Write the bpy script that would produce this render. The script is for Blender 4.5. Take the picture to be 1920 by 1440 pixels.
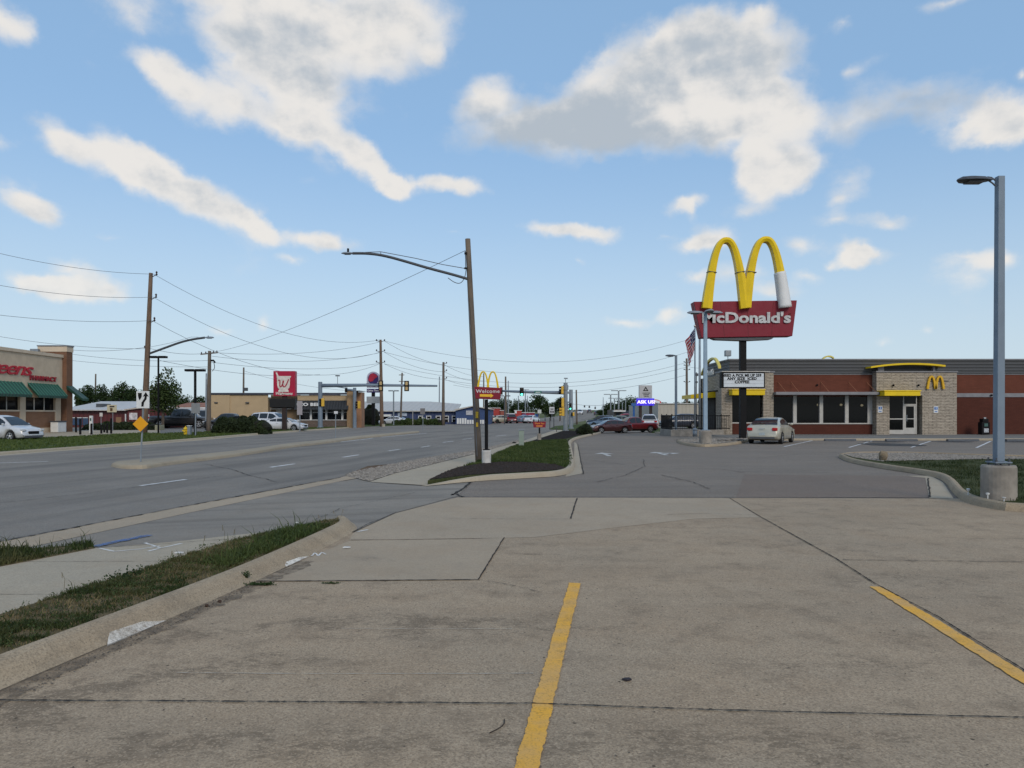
import bpy, math, random
from math import sin, cos, tan, atan, atan2, asin, radians as R, pi, sqrt
from mathutils import Vector, Matrix, noise as mnoise
random.seed(11)
S = bpy.context.scene
for o in list(bpy.data.objects): bpy.data.objects.remove(o)
COL = S.collection
# ------------------------------------------------------------------ camera
FPX, HX, HY, EYE = 1400.0, 960.0, 777.0, 1.65
cd = bpy.data.cameras.new('camera'); cam = bpy.data.objects.new('camera', cd); COL.objects.link(cam)
cam.location = (0, 0, EYE); cam.rotation_euler = (R(90), 0, 0)
cd.sensor_width = 36; cd.lens = FPX/1920*36; cd.shift_y = (HY-720)/1920; cd.clip_end = 9000; cd.clip_start = .05
S.camera = cam
# ------------------------------------------------------------------ view and sun
S.view_settings.view_transform = 'Standard'; S.view_settings.look = 'None'; S.view_settings.exposure = 0.0; S.view_settings.gamma = 1
SUN_EL, SUN_AZ = R(32), R(162)            # azimuth clockwise from +Y: behind and to the right of the viewer
sd = bpy.data.lights.new('sun', 'SUN'); sun = bpy.data.objects.new('sun', sd); COL.objects.link(sun)
sd.energy = 1.5; sd.angle = R(18); sd.color = (1, .89, .74)
sdir = Vector((sin(SUN_AZ)*cos(SUN_EL), cos(SUN_AZ)*cos(SUN_EL), sin(SUN_EL)))
sun.rotation_euler = sdir.to_track_quat('Z', 'Y').to_euler()
# ------------------------------------------------------------------ node helpers
def N(nt, t, **kw):
    n = nt.nodes.new(t)
    for k, v in kw.items():
        if k in ('op',): n.operation = v
        elif hasattr(n, k) and not k.startswith('_'): setattr(n, k, v)
    return n
def setin(nt, sock, v):
    if isinstance(v, bpy.types.NodeSocket): nt.links.new(v, sock)
    elif v is not None:
        if hasattr(sock, 'default_value'):
            if sock.type == 'RGBA' and len(v) == 3: v = (*v, 1)
            sock.default_value = v
def math_(nt, op, a, b=None, c=None, clamp=False):
    n = nt.nodes.new('ShaderNodeMath'); n.operation = op; n.use_clamp = clamp
    for i, v in enumerate((a, b, c)):
        if v is not None: setin(nt, n.inputs[i], v)
    return n.outputs[0]
def mixc(nt, f, a, b, mode='MIX'):
    n = nt.nodes.new('ShaderNodeMix'); n.data_type = 'RGBA'; n.blend_type = mode; n.clamp_factor = True
    setin(nt, n.inputs[0], f); setin(nt, n.inputs[6], a); setin(nt, n.inputs[7], b)
    return n.outputs[2]
def ramp(nt, v, lo, hi, a=0., b=1., interp='SMOOTHSTEP'):
    n = nt.nodes.new('ShaderNodeMapRange'); n.interpolation_type = interp; n.clamp = True
    setin(nt, n.inputs[0], v); n.inputs[1].default_value = lo; n.inputs[2].default_value = hi
    n.inputs[3].default_value = a; n.inputs[4].default_value = b
    return n.outputs[0]
def noise_(nt, vec, scale, detail=3, rough=.5, dist=0.):
    n = nt.nodes.new('ShaderNodeTexNoise'); setin(nt, n.inputs['Vector'], vec)
    n.inputs['Scale'].default_value = scale; n.inputs['Detail'].default_value = detail
    n.inputs['Roughness'].default_value = rough; n.inputs['Distortion'].default_value = dist
    return n.outputs[0]
def mapping(nt, vec, loc=(0, 0, 0), rot=(0, 0, 0), scale=(1, 1, 1), kind='POINT'):
    n = nt.nodes.new('ShaderNodeMapping'); n.vector_type = kind; setin(nt, n.inputs[0], vec)
    n.inputs[1].default_value = loc; n.inputs[2].default_value = rot; n.inputs[3].default_value = scale
    return n.outputs[0]
def blobs(nt, vec, lst):
    """sum of soft elliptical patches (cx, cy, rx, ry, rot, weight) read from a 2-D vector"""
    acc = None
    for cx, cy, rx, ry, rot, w in lst:
        m = mapping(nt, vec, (cx, cy, 0), (0, 0, rot), (rx, ry, 1), 'TEXTURE')
        g = nt.nodes.new('ShaderNodeTexGradient'); g.gradient_type = 'SPHERICAL'; nt.links.new(m, g.inputs[0])
        acc = math_(nt, 'MULTIPLY', g.outputs['Fac'], w) if acc is None else math_(nt, 'MULTIPLY_ADD', g.outputs['Fac'], w, acc)
    return acc
# ------------------------------------------------------------------ sky with clouds
W = bpy.data.worlds.new('World'); S.world = W; W.use_nodes = True
nt = W.node_tree; nt.nodes.clear()
out = nt.nodes.new('ShaderNodeOutputWorld')
sky = nt.nodes.new('ShaderNodeTexSky'); sky.sky_type = 'NISHITA'; sky.sun_disc = False
sky.sun_elevation = SUN_EL; sky.sun_rotation = SUN_AZ; sky.air_density = 1.0; sky.dust_density = 1.6; sky.ozone_density = 1.6; sky.altitude = 300
tc = nt.nodes.new('ShaderNodeTexCoord')
sx = nt.nodes.new('ShaderNodeSeparateXYZ'); nt.links.new(tc.outputs['Generated'], sx.inputs[0])
az = math_(nt, 'ARCTAN2', sx.outputs[0], sx.outputs[1]); el = math_(nt, 'ARCSINE', sx.outputs[2])
cb = nt.nodes.new('ShaderNodeCombineXYZ'); nt.links.new(az, cb.inputs[0]); nt.links.new(el, cb.inputs[1])
ae = cb.outputs[0]
# turbulence that bends the outlines
nA = nt.nodes.new('ShaderNodeTexNoise'); nt.links.new(ae, nA.inputs['Vector']); nA.inputs['Scale'].default_value = 11; nA.inputs['Detail'].default_value = 5; nA.inputs['Roughness'].default_value = .6
vm = nt.nodes.new('ShaderNodeVectorMath'); vm.operation = 'SUBTRACT'; nt.links.new(nA.outputs['Color'], vm.inputs[0]); vm.inputs[1].default_value = (.5, .5, .5)
vm2 = nt.nodes.new('ShaderNodeVectorMath'); vm2.operation = 'MULTIPLY'; nt.links.new(vm.outputs[0], vm2.inputs[0]); vm2.inputs[1].default_value = (.06, .045, 0)
vm3 = nt.nodes.new('ShaderNodeVectorMath'); vm3.operation = 'ADD'; nt.links.new(ae, vm3.inputs[0]); nt.links.new(vm2.outputs[0], vm3.inputs[1])
wv = vm3.outputs[0]
def skyb(px, py, rx, ry, rot, w):
    a = atan((px-HX)/FPX); e = atan((HY-py)/FPX*cos(a))
    k = 1.27 if ry >= 34 else 1.35
    return (a, e, rx*k/FPX*cos(a)**2, ry*k/FPX*cos(a), -R(rot), w*(.95 if ry >= 34 else 1.3))
SKY_STR = 0.128; CLOUD_LIT = (6.8, 6.45, 6.0); CLOUD_GREY = (3.65, 4.0, 4.35); CLOUD_FAR = (6.2, 6.8, 7.2); SKY_VEIL = (2.6, 4.4, 6.7); SKY_LOW = (4.7, 5.7, 6.4)
CL = [(420,10,290,60,0,.8),(640,50,240,85,5,.9),(770,20,110,75,0,.8),(690,110,80,40,20,.5),(560,90,120,60,20,.55),(240,30,110,40,20,.35),
 (300,130,70,26,15,.75),(360,170,95,42,25,1.0),(440,195,70,35,35,.8),(440,110,90,45,25,.55),(520,155,130,62,20,.95),(580,180,70,60,10,.8),(270,55,60,50,30,.25),
 (525,235,60,34,20,.8),(600,265,90,48,15,.95),(690,300,80,30,28,.85),(735,335,60,20,50,.55),(790,345,70,20,-5,.7),(870,343,60,17,5,.7),
 (100,260,70,38,25,.8),(170,275,120,52,20,1.),(260,290,90,55,30,.8),(300,330,110,48,22,.9),(360,355,90,45,30,.9),(440,400,80,38,35,1.),(480,425,50,20,30,.6),(560,440,70,22,5,.7),(630,450,60,24,10,.7),(550,478,40,12,0,.55),
 (8,265,46,34,0,.8),(45,375,75,45,25,.9),(75,400,60,25,20,.6),(200,440,40,10,0,.35),(20,45,60,32,30,.8),(70,70,40,20,30,.4),
 (125,510,55,34,0,.9),(60,540,75,24,0,.75),(210,530,60,22,5,.75),(150,550,90,22,0,.8),
 (1120,205,200,75,-8,1.),(1000,245,190,50,0,1.),(905,180,70,32,-10,.8),(1230,130,160,75,-15,1.),(1350,95,130,75,0,1.1),(1440,130,90,90,20,.9),(1300,230,210,60,0,1.1),(1430,225,120,60,5,1.),(1250,60,90,40,-20,.5),(1425,18,35,25,0,.5),(1130,100,60,30,-30,.4),
 (1600,230,130,36,5,.7),(1720,180,140,42,5,.75),(1800,230,130,45,0,.9),(1870,235,80,48,0,1.),(1900,260,60,30,0,.6),
 (1455,315,82,48,0,1.2),(1410,310,48,34,0,.8),(1430,370,75,42,-10,.8),(1500,320,40,40,0,.6),(1395,400,50,20,0,.3),
 (1285,380,42,22,-15,.75),(1290,402,30,14,60,.4),(1590,340,50,18,0,.4),(1585,375,50,20,0,.55),(1570,410,60,16,5,.55),(1670,418,55,16,3,.6),
 (1025,425,60,16,5,.7),(1110,432,62,20,3,.9),(1090,486,20,8,0,.4),(850,430,35,10,0,.4),
 (1340,455,55,28,0,.8),(1290,465,60,16,0,.6),(1495,455,48,22,0,.6),(1590,465,48,30,0,.95),(1620,478,60,18,0,.7),(1515,513,38,16,0,.55),(1425,510,45,40,10,.5),(1365,520,60,20,0,.4),(1450,550,60,20,0,.6),(1300,522,30,16,0,.55),(1230,535,35,8,0,.4),
 (1810,475,80,24,0,.6),(1880,478,60,22,0,.6),(1820,515,100,26,0,.42),(1240,447,30,8,0,.4),
 (418,618,28,9,0,.55),(497,604,18,20,0,.6),(1168,605,50,14,0,.6),(1265,592,32,26,0,.65),(1235,600,60,16,0,.3),(1660,641,30,12,0,.5),(1742,617,24,13,0,.5),(1560,590,70,8,0,.25),(1850,590,90,10,0,.25),
 (810,98,26,16,20,.35),(930,60,40,26,20,.3),(1575,48,32,20,0,.5),(1595,130,20,14,20,.35),(1640,118,50,14,0,.2),(1780,2,80,14,0,.5),(1915,152,20,12,0,.6),(670,200,50,26,0,.28),(580,345,40,16,0,.2),(1700,400,60,12,0,.2),(960,150,200,20,0,.12)]
GR = [(560,130,130,60,20,.7),(470,110,80,35,20,.4),(640,70,220,60,0,.35),(1000,230,200,60,0,1.),(1120,220,150,70,0,.8),(1330,85,150,65,0,1.),(1200,150,120,50,-20,.5),(1430,120,70,70,0,.6),(1150,265,260,30,0,.8),
 (1700,195,160,40,4,.9),(1640,235,120,35,0,.55),(1590,260,150,20,0,.4),(370,355,90,24,25,.5),(300,350,80,20,20,.3),(20,560,160,18,0,.25),(1430,400,90,20,0,.4),(60,405,60,18,20,.3),(620,460,60,14,0,.3),(1165,615,60,8,0,.3)]
bl = blobs(nt, wv, [skyb(*b) for b in CL])
fb = noise_(nt, mapping(nt, ae, scale=(1, 1.35, 1)), 13, 10, .60)
fb2 = noise_(nt, mapping(nt, ae, loc=(-.012, -.018, 0), scale=(1, 1.35, 1)), 13, 4, .5)
fbl = noise_(nt, mapping(nt, ae, scale=(1, 2.2, 1)), 5, 3, .5)
dens = math_(nt, 'ADD', bl, math_(nt, 'MULTIPLY', math_(nt, 'SUBTRACT', fb, .5), 1.5))
mid = noise_(nt, mapping(nt, ae, loc=(3.1, 1.7, 0), scale=(1, 1.2, 1)), 7.5, 3, .5)
dens = math_(nt, 'ADD', dens, math_(nt, 'MULTIPLY', math_(nt, 'SUBTRACT', mid, .5), .7))
# clouds outside the photographed part of the sky, so that the dome is not bare there
far_ = ramp(nt, math_(nt, 'ABSOLUTE', az), .72, .95)
rest = math_(nt, 'MULTIPLY', far_, ramp(nt, math_(nt, 'ADD', fbl, math_(nt, 'MULTIPLY', fb, .35)), .62, .85, 0, .9))
top_ = math_(nt, 'MULTIPLY', ramp(nt, el, .56, .72), ramp(nt, fbl, .45, .62, 0, .8))
dens = math_(nt, 'ADD', dens, math_(nt, 'MAXIMUM', rest, top_))
alpha = math_(nt, 'MULTIPLY', ramp(nt, dens, .18, .92), ramp(nt, math_(nt, 'ADD', bl, math_(nt, 'MAXIMUM', rest, top_)), .05, 1.1, .45, .97))
grey = math_(nt, 'ADD', blobs(nt, wv, [skyb(*b) for b in GR]), math_(nt, 'MULTIPLY', math_(nt, 'SUBTRACT', fbl, .5), .3))
grey = math_(nt, 'ADD', grey, ramp(nt, dens, .8, 2.2, 0, .3))
relief = math_(nt, 'MULTIPLY', math_(nt, 'SUBTRACT', fb, fb2), 2.6)
grey = math_(nt, 'ADD', grey, relief)
ccol = mixc(nt, ramp(nt, grey, -.1, 1.35), CLOUD_LIT, CLOUD_GREY)
ccol = mixc(nt, ramp(nt, el, 0, .22, .55, 0), ccol, CLOUD_FAR)
veil = mixc(nt, ramp(nt, el, 0, .38), SKY_LOW, SKY_VEIL)
hazec = mixc(nt, ramp(nt, el, 0, .35, .9, .6), sky.outputs[0], veil)
b1 = nt.nodes.new('ShaderNodeBackground'); nt.links.new(hazec, b1.inputs[0]); b1.inputs[1].default_value = SKY_STR
b2 = nt.nodes.new('ShaderNodeBackground'); nt.links.new(ccol, b2.inputs[0]); b2.inputs[1].default_value = SKY_STR
ms = nt.nodes.new('ShaderNodeMixShader'); nt.links.new(math_(nt, 'MULTIPLY', alpha, .93), ms.inputs[0]); nt.links.new(b1.outputs[0], ms.inputs[1]); nt.links.new(b2.outputs[0], ms.inputs[2])
nt.links.new(ms.outputs[0], out.inputs[0])
W.cycles.sampling_method = 'MANUAL'; W.cycles.sample_map_resolution = 512
# ================================================================== materials
def mat_new(name):
    m = bpy.data.materials.new(name); m.use_nodes = True; t = m.node_tree
    return m, t, t.nodes['Principled BSDF'], t.nodes['Material Output']
def ocoord(t):
    n = t.nodes.new('ShaderNodeTexCoord'); return n.outputs['Object']
def gpos(t):
    n = t.nodes.new('ShaderNodeNewGeometry'); return n.outputs['Position']
def bump(t, b, h, dist, strength=1.):
    n = t.nodes.new('ShaderNodeBump'); n.inputs['Strength'].default_value = strength; n.inputs['Distance'].default_value = dist
    t.links.new(h, n.inputs['Height']); t.links.new(n.outputs[0], b.inputs['Normal'])
_mc = {}
def M(name, col=(.5, .5, .5), rough=.6, metal=0., var=.12, scale=3., bumpd=0., spec=None, dirt=0.):
    """painted / plain surface with a little unevenness and grime"""
    if name in _mc: return _mc[name]
    m, t, b, o = mat_new(name); p = ocoord(t)
    n = noise_(t, p, scale, 5, .6)
    c = mixc(t, ramp(t, n, .3, .7), tuple(x*(1-var) for x in col), tuple(min(1, x*(1+var)) for x in col))
    if dirt:
        n2 = noise_(t, mapping(t, p, scale=(1, 1, .25)), scale*2.3, 6, .7)
        c = mixc(t, ramp(t, n2, .5, .8, 0, dirt), c, (.09, .075, .06))
    t.links.new(c, b.inputs['Base Color'])
    t.links.new(ramp(t, noise_(t, p, scale*3, 3), .3, .7, max(0, rough-.08), min(1, rough+.08)), b.inputs['Roughness'])
    b.inputs['Metallic'].default_value = metal
    b.inputs['Specular IOR Level'].default_value = .28 if spec is None else spec
    if bumpd: bump(t, b, noise_(t, p, scale*8, 4, .65), bumpd)
    _mc[name] = m; return m
def glow(name, col, s):
    if name in _mc: return _mc[name]
    m, t, b, o = mat_new(name); b.inputs['Base Color'].default_value = (*col, 1)
    b.inputs['Emission Color'].default_value = (*col, 1); b.inputs['Emission Strength'].default_value = s
    _mc[name] = m; return m
def glass(name='dark window glass', tr=.35, tint=(.25, .30, .32)):
    if name in _mc: return _mc[name]
    m, t, b, o = mat_new(name)
    b.inputs['Base Color'].default_value = (.006, .007, .008, 1); b.inputs['Roughness'].default_value = .06; b.inputs['Specular IOR Level'].default_value = .22
    x = t.nodes.new('ShaderNodeBsdfTransparent'); x.inputs[0].default_value = (*tint, 1)
    s = t.nodes.new('ShaderNodeMixShader'); s.inputs[0].default_value = tr
    t.links.new(b.outputs[0], s.inputs[1]); t.links.new(x.outputs[0], s.inputs[2]); t.links.new(s.outputs[0], o.inputs[0])
    _mc[name] = m; return m
GL_SOLID = M('tinted car glass', (.016, .02, .024), .06, 0, .1, 2, spec=.6)
def car_paint(name, col, metal=.25):
    if name in _mc: return _mc[name]
    m, t, b, o = mat_new(name); p = ocoord(t)
    c = mixc(t, ramp(t, noise_(t, p, 2.5, 4), .35, .7), col, tuple(x*.88 for x in col))
    zz = t.nodes.new('ShaderNodeSeparateXYZ'); t.links.new(p, zz.inputs[0])
    d = math_(t, 'MULTIPLY', ramp(t, zz.outputs[2], .2, .7, .4, 0), ramp(t, noise_(t, p, 9, 5), .3, .7))
    c = mixc(t, d, c, (.16, .14, .11)); t.links.new(c, b.inputs['Base Color'])
    b.inputs['Metallic'].default_value = metal; b.inputs['Roughness'].default_value = .32; b.inputs['Coat Weight'].default_value = .7; b.inputs['Coat Roughness'].default_value = .06
    _mc[name] = m; return m
def paving(name, c1, c2, c3, fine=.16, blot=.35, stains=(), streak=None, bumpd=.0012, rough=.9, pits=.5, dirs=0., lanes=None):
    """c1/c2 large patches, c3 dirt colour; stains = world patches where dirt gathers; streak = (scale, amount) along y; lanes"""
    m, t, b, o = mat_new(name); p = gpos(t)
    pr = mapping(t, p, rot=(0, 0, dirs))
    c = mixc(t, ramp(t, noise_(t, p, .33, 4, .55), .36, .64), c1, c2)
    c = mixc(t, ramp(t, noise_(t, mapping(t, p, loc=(7, 3, 0)), .9, 5, .65), .45, .62, 0, .35), c, (c1[0]*.86, c1[1]*.80, c1[2]*.74))
    med = noise_(t, p, 2.3, 8, .68)
    c = mixc(t, ramp(t, med, .46, .76, 0, blot), c, c3)
    c = mixc(t, ramp(t, noise_(t, p, 1.1, 7, .7), .52, .8, 0, blot*.55), c, tuple(min(1, x*1.35) for x in c2))
    # tyre-borne dirt in soft streaks
    if streak:
        sv = mapping(t, pr, scale=(streak[0], .07, 1))
        c = mixc(t, ramp(t, noise_(t, sv, 1., 4, .6), .44, .66, 0, streak[1]), c, c3)
    if stains:
        s = blobs(t, p, stains)
        soft = ramp(t, noise_(t, mapping(t, p, scale=(1, 1.3, 1)), 3.2, 9, .74), .40, .66)
        crisp = ramp(t, noise_(t, mapping(t, p, scale=(1, 2.0, 1)), 16, 7, .78), .46, .56)
        mixd = math_(t, 'ADD', math_(t, 'MULTIPLY', soft, .45), math_(t, 'MULTIPLY', math_(t, 'MULTIPLY', crisp, soft), .9))
        s = math_(t, 'MULTIPLY', s, mixd)
        c = mixc(t, ramp(t, s, 0, .8, 0, .62), c, tuple(x*.65 for x in c3))
    f1 = noise_(t, p, 75, 3, .75)
    mot = noise_(t, p, 13, 8, .78)
    c = mixc(t, ramp(t, mot, .50, .72, 0, min(1, fine*2.2)), c, tuple(x*.62 for x in c1))
    c = mixc(t, ramp(t, mot, .28, .48, min(1, fine*1.5), 0), c, tuple(min(1, x*1.38) for x in c1))
    c = mixc(t, ramp(t, f1, .46, .62, 0, min(1, fine*3.0)), c, tuple(x*.52 for x in c1))
    va = t.nodes.new('ShaderNodeTexVoronoi'); va.inputs['Scale'].default_value = 95; t.links.new(p, va.inputs['Vector'])
    sa = t.nodes.new('ShaderNodeSeparateColor'); t.links.new(va.outputs['Color'], sa.inputs[0])
    c = mixc(t, ramp(t, sa.outputs[0], .70, .98, 0, min(1, fine*1.5)), c, tuple(min(1, x*1.5) for x in c2))
    c = mixc(t, ramp(t, sa.outputs[1], .74, .98, 0, min(1, fine*2.6)), c, tuple(x*.45 for x in c1))
    v = t.nodes.new('ShaderNodeTexVoronoi'); v.inputs['Scale'].default_value = 9; t.links.new(mapping(t, p), v.inputs['Vector'])
    sep = t.nodes.new('ShaderNodeSeparateColor'); t.links.new(v.outputs['Color'], sep.inputs[0])
    pit = math_(t, 'MULTIPLY', ramp(t, v.outputs['Distance'], .05, .12, 1, 0), ramp(t, sep.outputs[0], .80, .82))
    c = mixc(t, math_(t, 'MULTIPLY', pit, pits), c, tuple(x*.3 for x in c3))
    t.links.new(c, b.inputs['Base Color']); b.inputs['Roughness'].default_value = rough; b.inputs['Specular IOR Level'].default_value = .25
    bump(t, b, math_(t, 'ADD', f1, math_(t, 'MULTIPLY', med, 2)), bumpd)
    return m
def worn(name, col, base, amount=.3, scale=6, edge=.25, rough=.8):
    """paint with bare patches that let the surface below show"""
    m, t, b, o = mat_new(name); p = gpos(t)
    n = noise_(t, p, scale, 8, .72); f = noise_(t, p, 75, 3, .7)
    c = mixc(t, ramp(t, noise_(t, p, 3, 5, .6), .35, .7), col, base)
    c = mixc(t, ramp(t, f, .48, .68, 0, .5), c, tuple(x*.5 for x in base))
    c = mixc(t, ramp(t, noise_(t, mapping(t, p, scale=(1, .5, 1)), 5, 7, .75), .5, .7, 0, .45), c, tuple(x*.35 for x in base))
    t.links.new(c, b.inputs['Base Color']); b.inputs['Roughness'].default_value = rough
    x = t.nodes.new('ShaderNodeBsdfTransparent'); s = t.nodes.new('ShaderNodeMixShader')
    t.links.new(ramp(t, math_(t, 'ADD', n, math_(t, 'MULTIPLY', f, .25)), amount+.33, amount+.33+edge, 1, 0), s.inputs[0])
    t.links.new(x.outputs[0], s.inputs[1]); t.links.new(b.outputs[0], s.inputs[2]); t.links.new(s.outputs[0], o.inputs[0])
    return m
def brickmat(name, c1, c2, mortar, bw=.22, bh=.075, msz=.01, bumpd=.004, rough=.85, axis='xz', stone=False):
    m, t, b, o = mat_new(name); p = ocoord(t)
    s = t.nodes.new('ShaderNodeSeparateXYZ'); t.links.new(p, s.inputs[0]); k = t.nodes.new('ShaderNodeCombineXYZ')
    h = math_(t, 'ADD', s.outputs[0], s.outputs[1])
    t.links.new(h, k.inputs[0]); t.links.new(s.outputs[2], k.inputs[1])
    vec = k.outputs[0]
    if stone: 
        nn = noise_(t, mapping(t, vec, scale=(1, 4, 1)), 2.2, 3, .6)
        kk = t.nodes.new('ShaderNodeCombineXYZ'); t.links.new(math_(t, 'MULTIPLY', nn, .07), kk.inputs[1])
        va = t.nodes.new('ShaderNodeVectorMath'); va.operation = 'ADD'; t.links.new(vec, va.inputs[0]); t.links.new(kk.outputs[0], va.inputs[1]); vec = va.outputs[0]
    bt = t.nodes.new('ShaderNodeTexBrick'); t.links.new(vec, bt.inputs['Vector'])
    bt.inputs['Color1'].default_value = (*c1, 1); bt.inputs['Color2'].default_value = (*c2, 1); bt.inputs['Mortar'].default_value = (*mortar, 1)
    bt.inputs['Scale'].default_value = 1; bt.inputs['Brick Width'].default_value = bw; bt.inputs['Row Height'].default_value = bh; bt.inputs['Mortar Size'].default_value = msz
    bt.inputs['Mortar Smooth'].default_value = .3; bt.inputs['Bias'].default_value = 0
    c = mixc(t, ramp(t, noise_(t, p, 1.3, 6, .65), .35, .75, 0, .4), bt.outputs[0], tuple(x*.6 for x in c1))
    c = mixc(t, ramp(t, noise_(t, mapping(t, p, scale=(1, 1, 2.6) if stone else (1, 1, 1)), 5 if stone else 22, 4, .75), .45, .6, 0, .6 if stone else .25), c, tuple(x*(1.55 if stone else 1.2) for x in c2))
    t.links.new(c, b.inputs['Base Color']); b.inputs['Roughness'].default_value = rough; b.inputs['Specular IOR Level'].default_value = .15
    bump(t, b, math_(t, 'SUBTRACT', math_(t, 'MULTIPLY', noise_(t, p, 12, 5, .7), .6), bt.outputs['Fac']), bumpd)
    return m
def leafmat(name, lo, mid, hi, rough=.65, trans=.25):
    m, t, b, o = mat_new(name)
    g = t.nodes.new('ShaderNodeNewGeometry'); r = g.outputs['Random Per Island']
    n = noise_(t, g.outputs['Position'], .8, 3, .6)
    c = mixc(t, r, lo, mid); c = mixc(t, ramp(t, n, .42, .66, 0, .7), c, hi)
    t.links.new(c, b.inputs['Base Color']); b.inputs['Roughness'].default_value = rough; b.inputs['Specular IOR Level'].default_value = .2
    tr = t.nodes.new('ShaderNodeBsdfTranslucent'); t.links.new(c, tr.inputs[0])
    s = t.nodes.new('ShaderNodeMixShader'); s.inputs[0].default_value = trans
    t.links.new(b.outputs[0], s.inputs[1]); t.links.new(tr.outputs[0], s.inputs[2]); t.links.new(s.outputs[0], o.inputs[0])
    return m
def groundmat(name, c1, c2, c3, s1=.6, s2=9, bumpd=.02, fine=60):
    m, t, b, o = mat_new(name); p = gpos(t)
    c = mixc(t, ramp(t, noise_(t, p, s1, 5, .6), .38, .62), c1, c2)
    c = mixc(t, ramp(t, noise_(t, p, s2, 6, .7), .45, .7, 0, .8), c, c3)
    c = mixc(t, ramp(t, noise_(t, p, fine, 2, .6), .4, .7, 0, .5), c, tuple(x*.5 for x in c1))
    t.links.new(c, b.inputs['Base Color']); b.inputs['Roughness'].default_value = .95; b.inputs['Specular IOR Level'].default_value = .1
    bump(t, b, noise_(t, p, s2*2, 6, .7), bumpd)
    return m
def woodmat(name, c1, c2, c3):
    m, t, b, o = mat_new(name); p = ocoord(t)
    n = noise_(t, mapping(t, p, scale=(1, 1, .05)), 22, 5, .7)
    c = mixc(t, ramp(t, n, .35, .65), c1, c2)
    c = mixc(t, ramp(t, noise_(t, mapping(t, p, scale=(1, 1, .35)), 3, 5, .6), .45, .7, 0, .8), c, c3)
    t.links.new(c, b.inputs['Base Color']); b.inputs['Roughness'].default_value = .9; bump(t, b, n, .012)
    return m
def ribmat(name, col, pitch, axis=0, depth=.02, dark=.6, rough=.5, metal=0.):
    """corrugated sheet: ridges along one axis"""
    m, t, b, o = mat_new(name); p = ocoord(t); s = t.nodes.new('ShaderNodeSeparateXYZ'); t.links.new(p, s.inputs[0])
    src = s.outputs[axis] if axis < 3 else math_(t, 'ADD', s.outputs[0], s.outputs[1])
    w = math_(t, 'PINGPONG', src, pitch/2)
    w = ramp(t, w, pitch*.12, pitch*.3)
    c = mixc(t, w, tuple(x*dark for x in col), col)
    c = mixc(t, ramp(t, noise_(t, p, .7, 5, .6), .4, .75, 0, .3), c, tuple(x*.7 for x in col))
    t.links.new(c, b.inputs['Base Color']); b.inputs['Roughness'].default_value = rough; b.inputs['Metallic'].default_value = metal; bump(t, b, w, depth)
    return m
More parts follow.
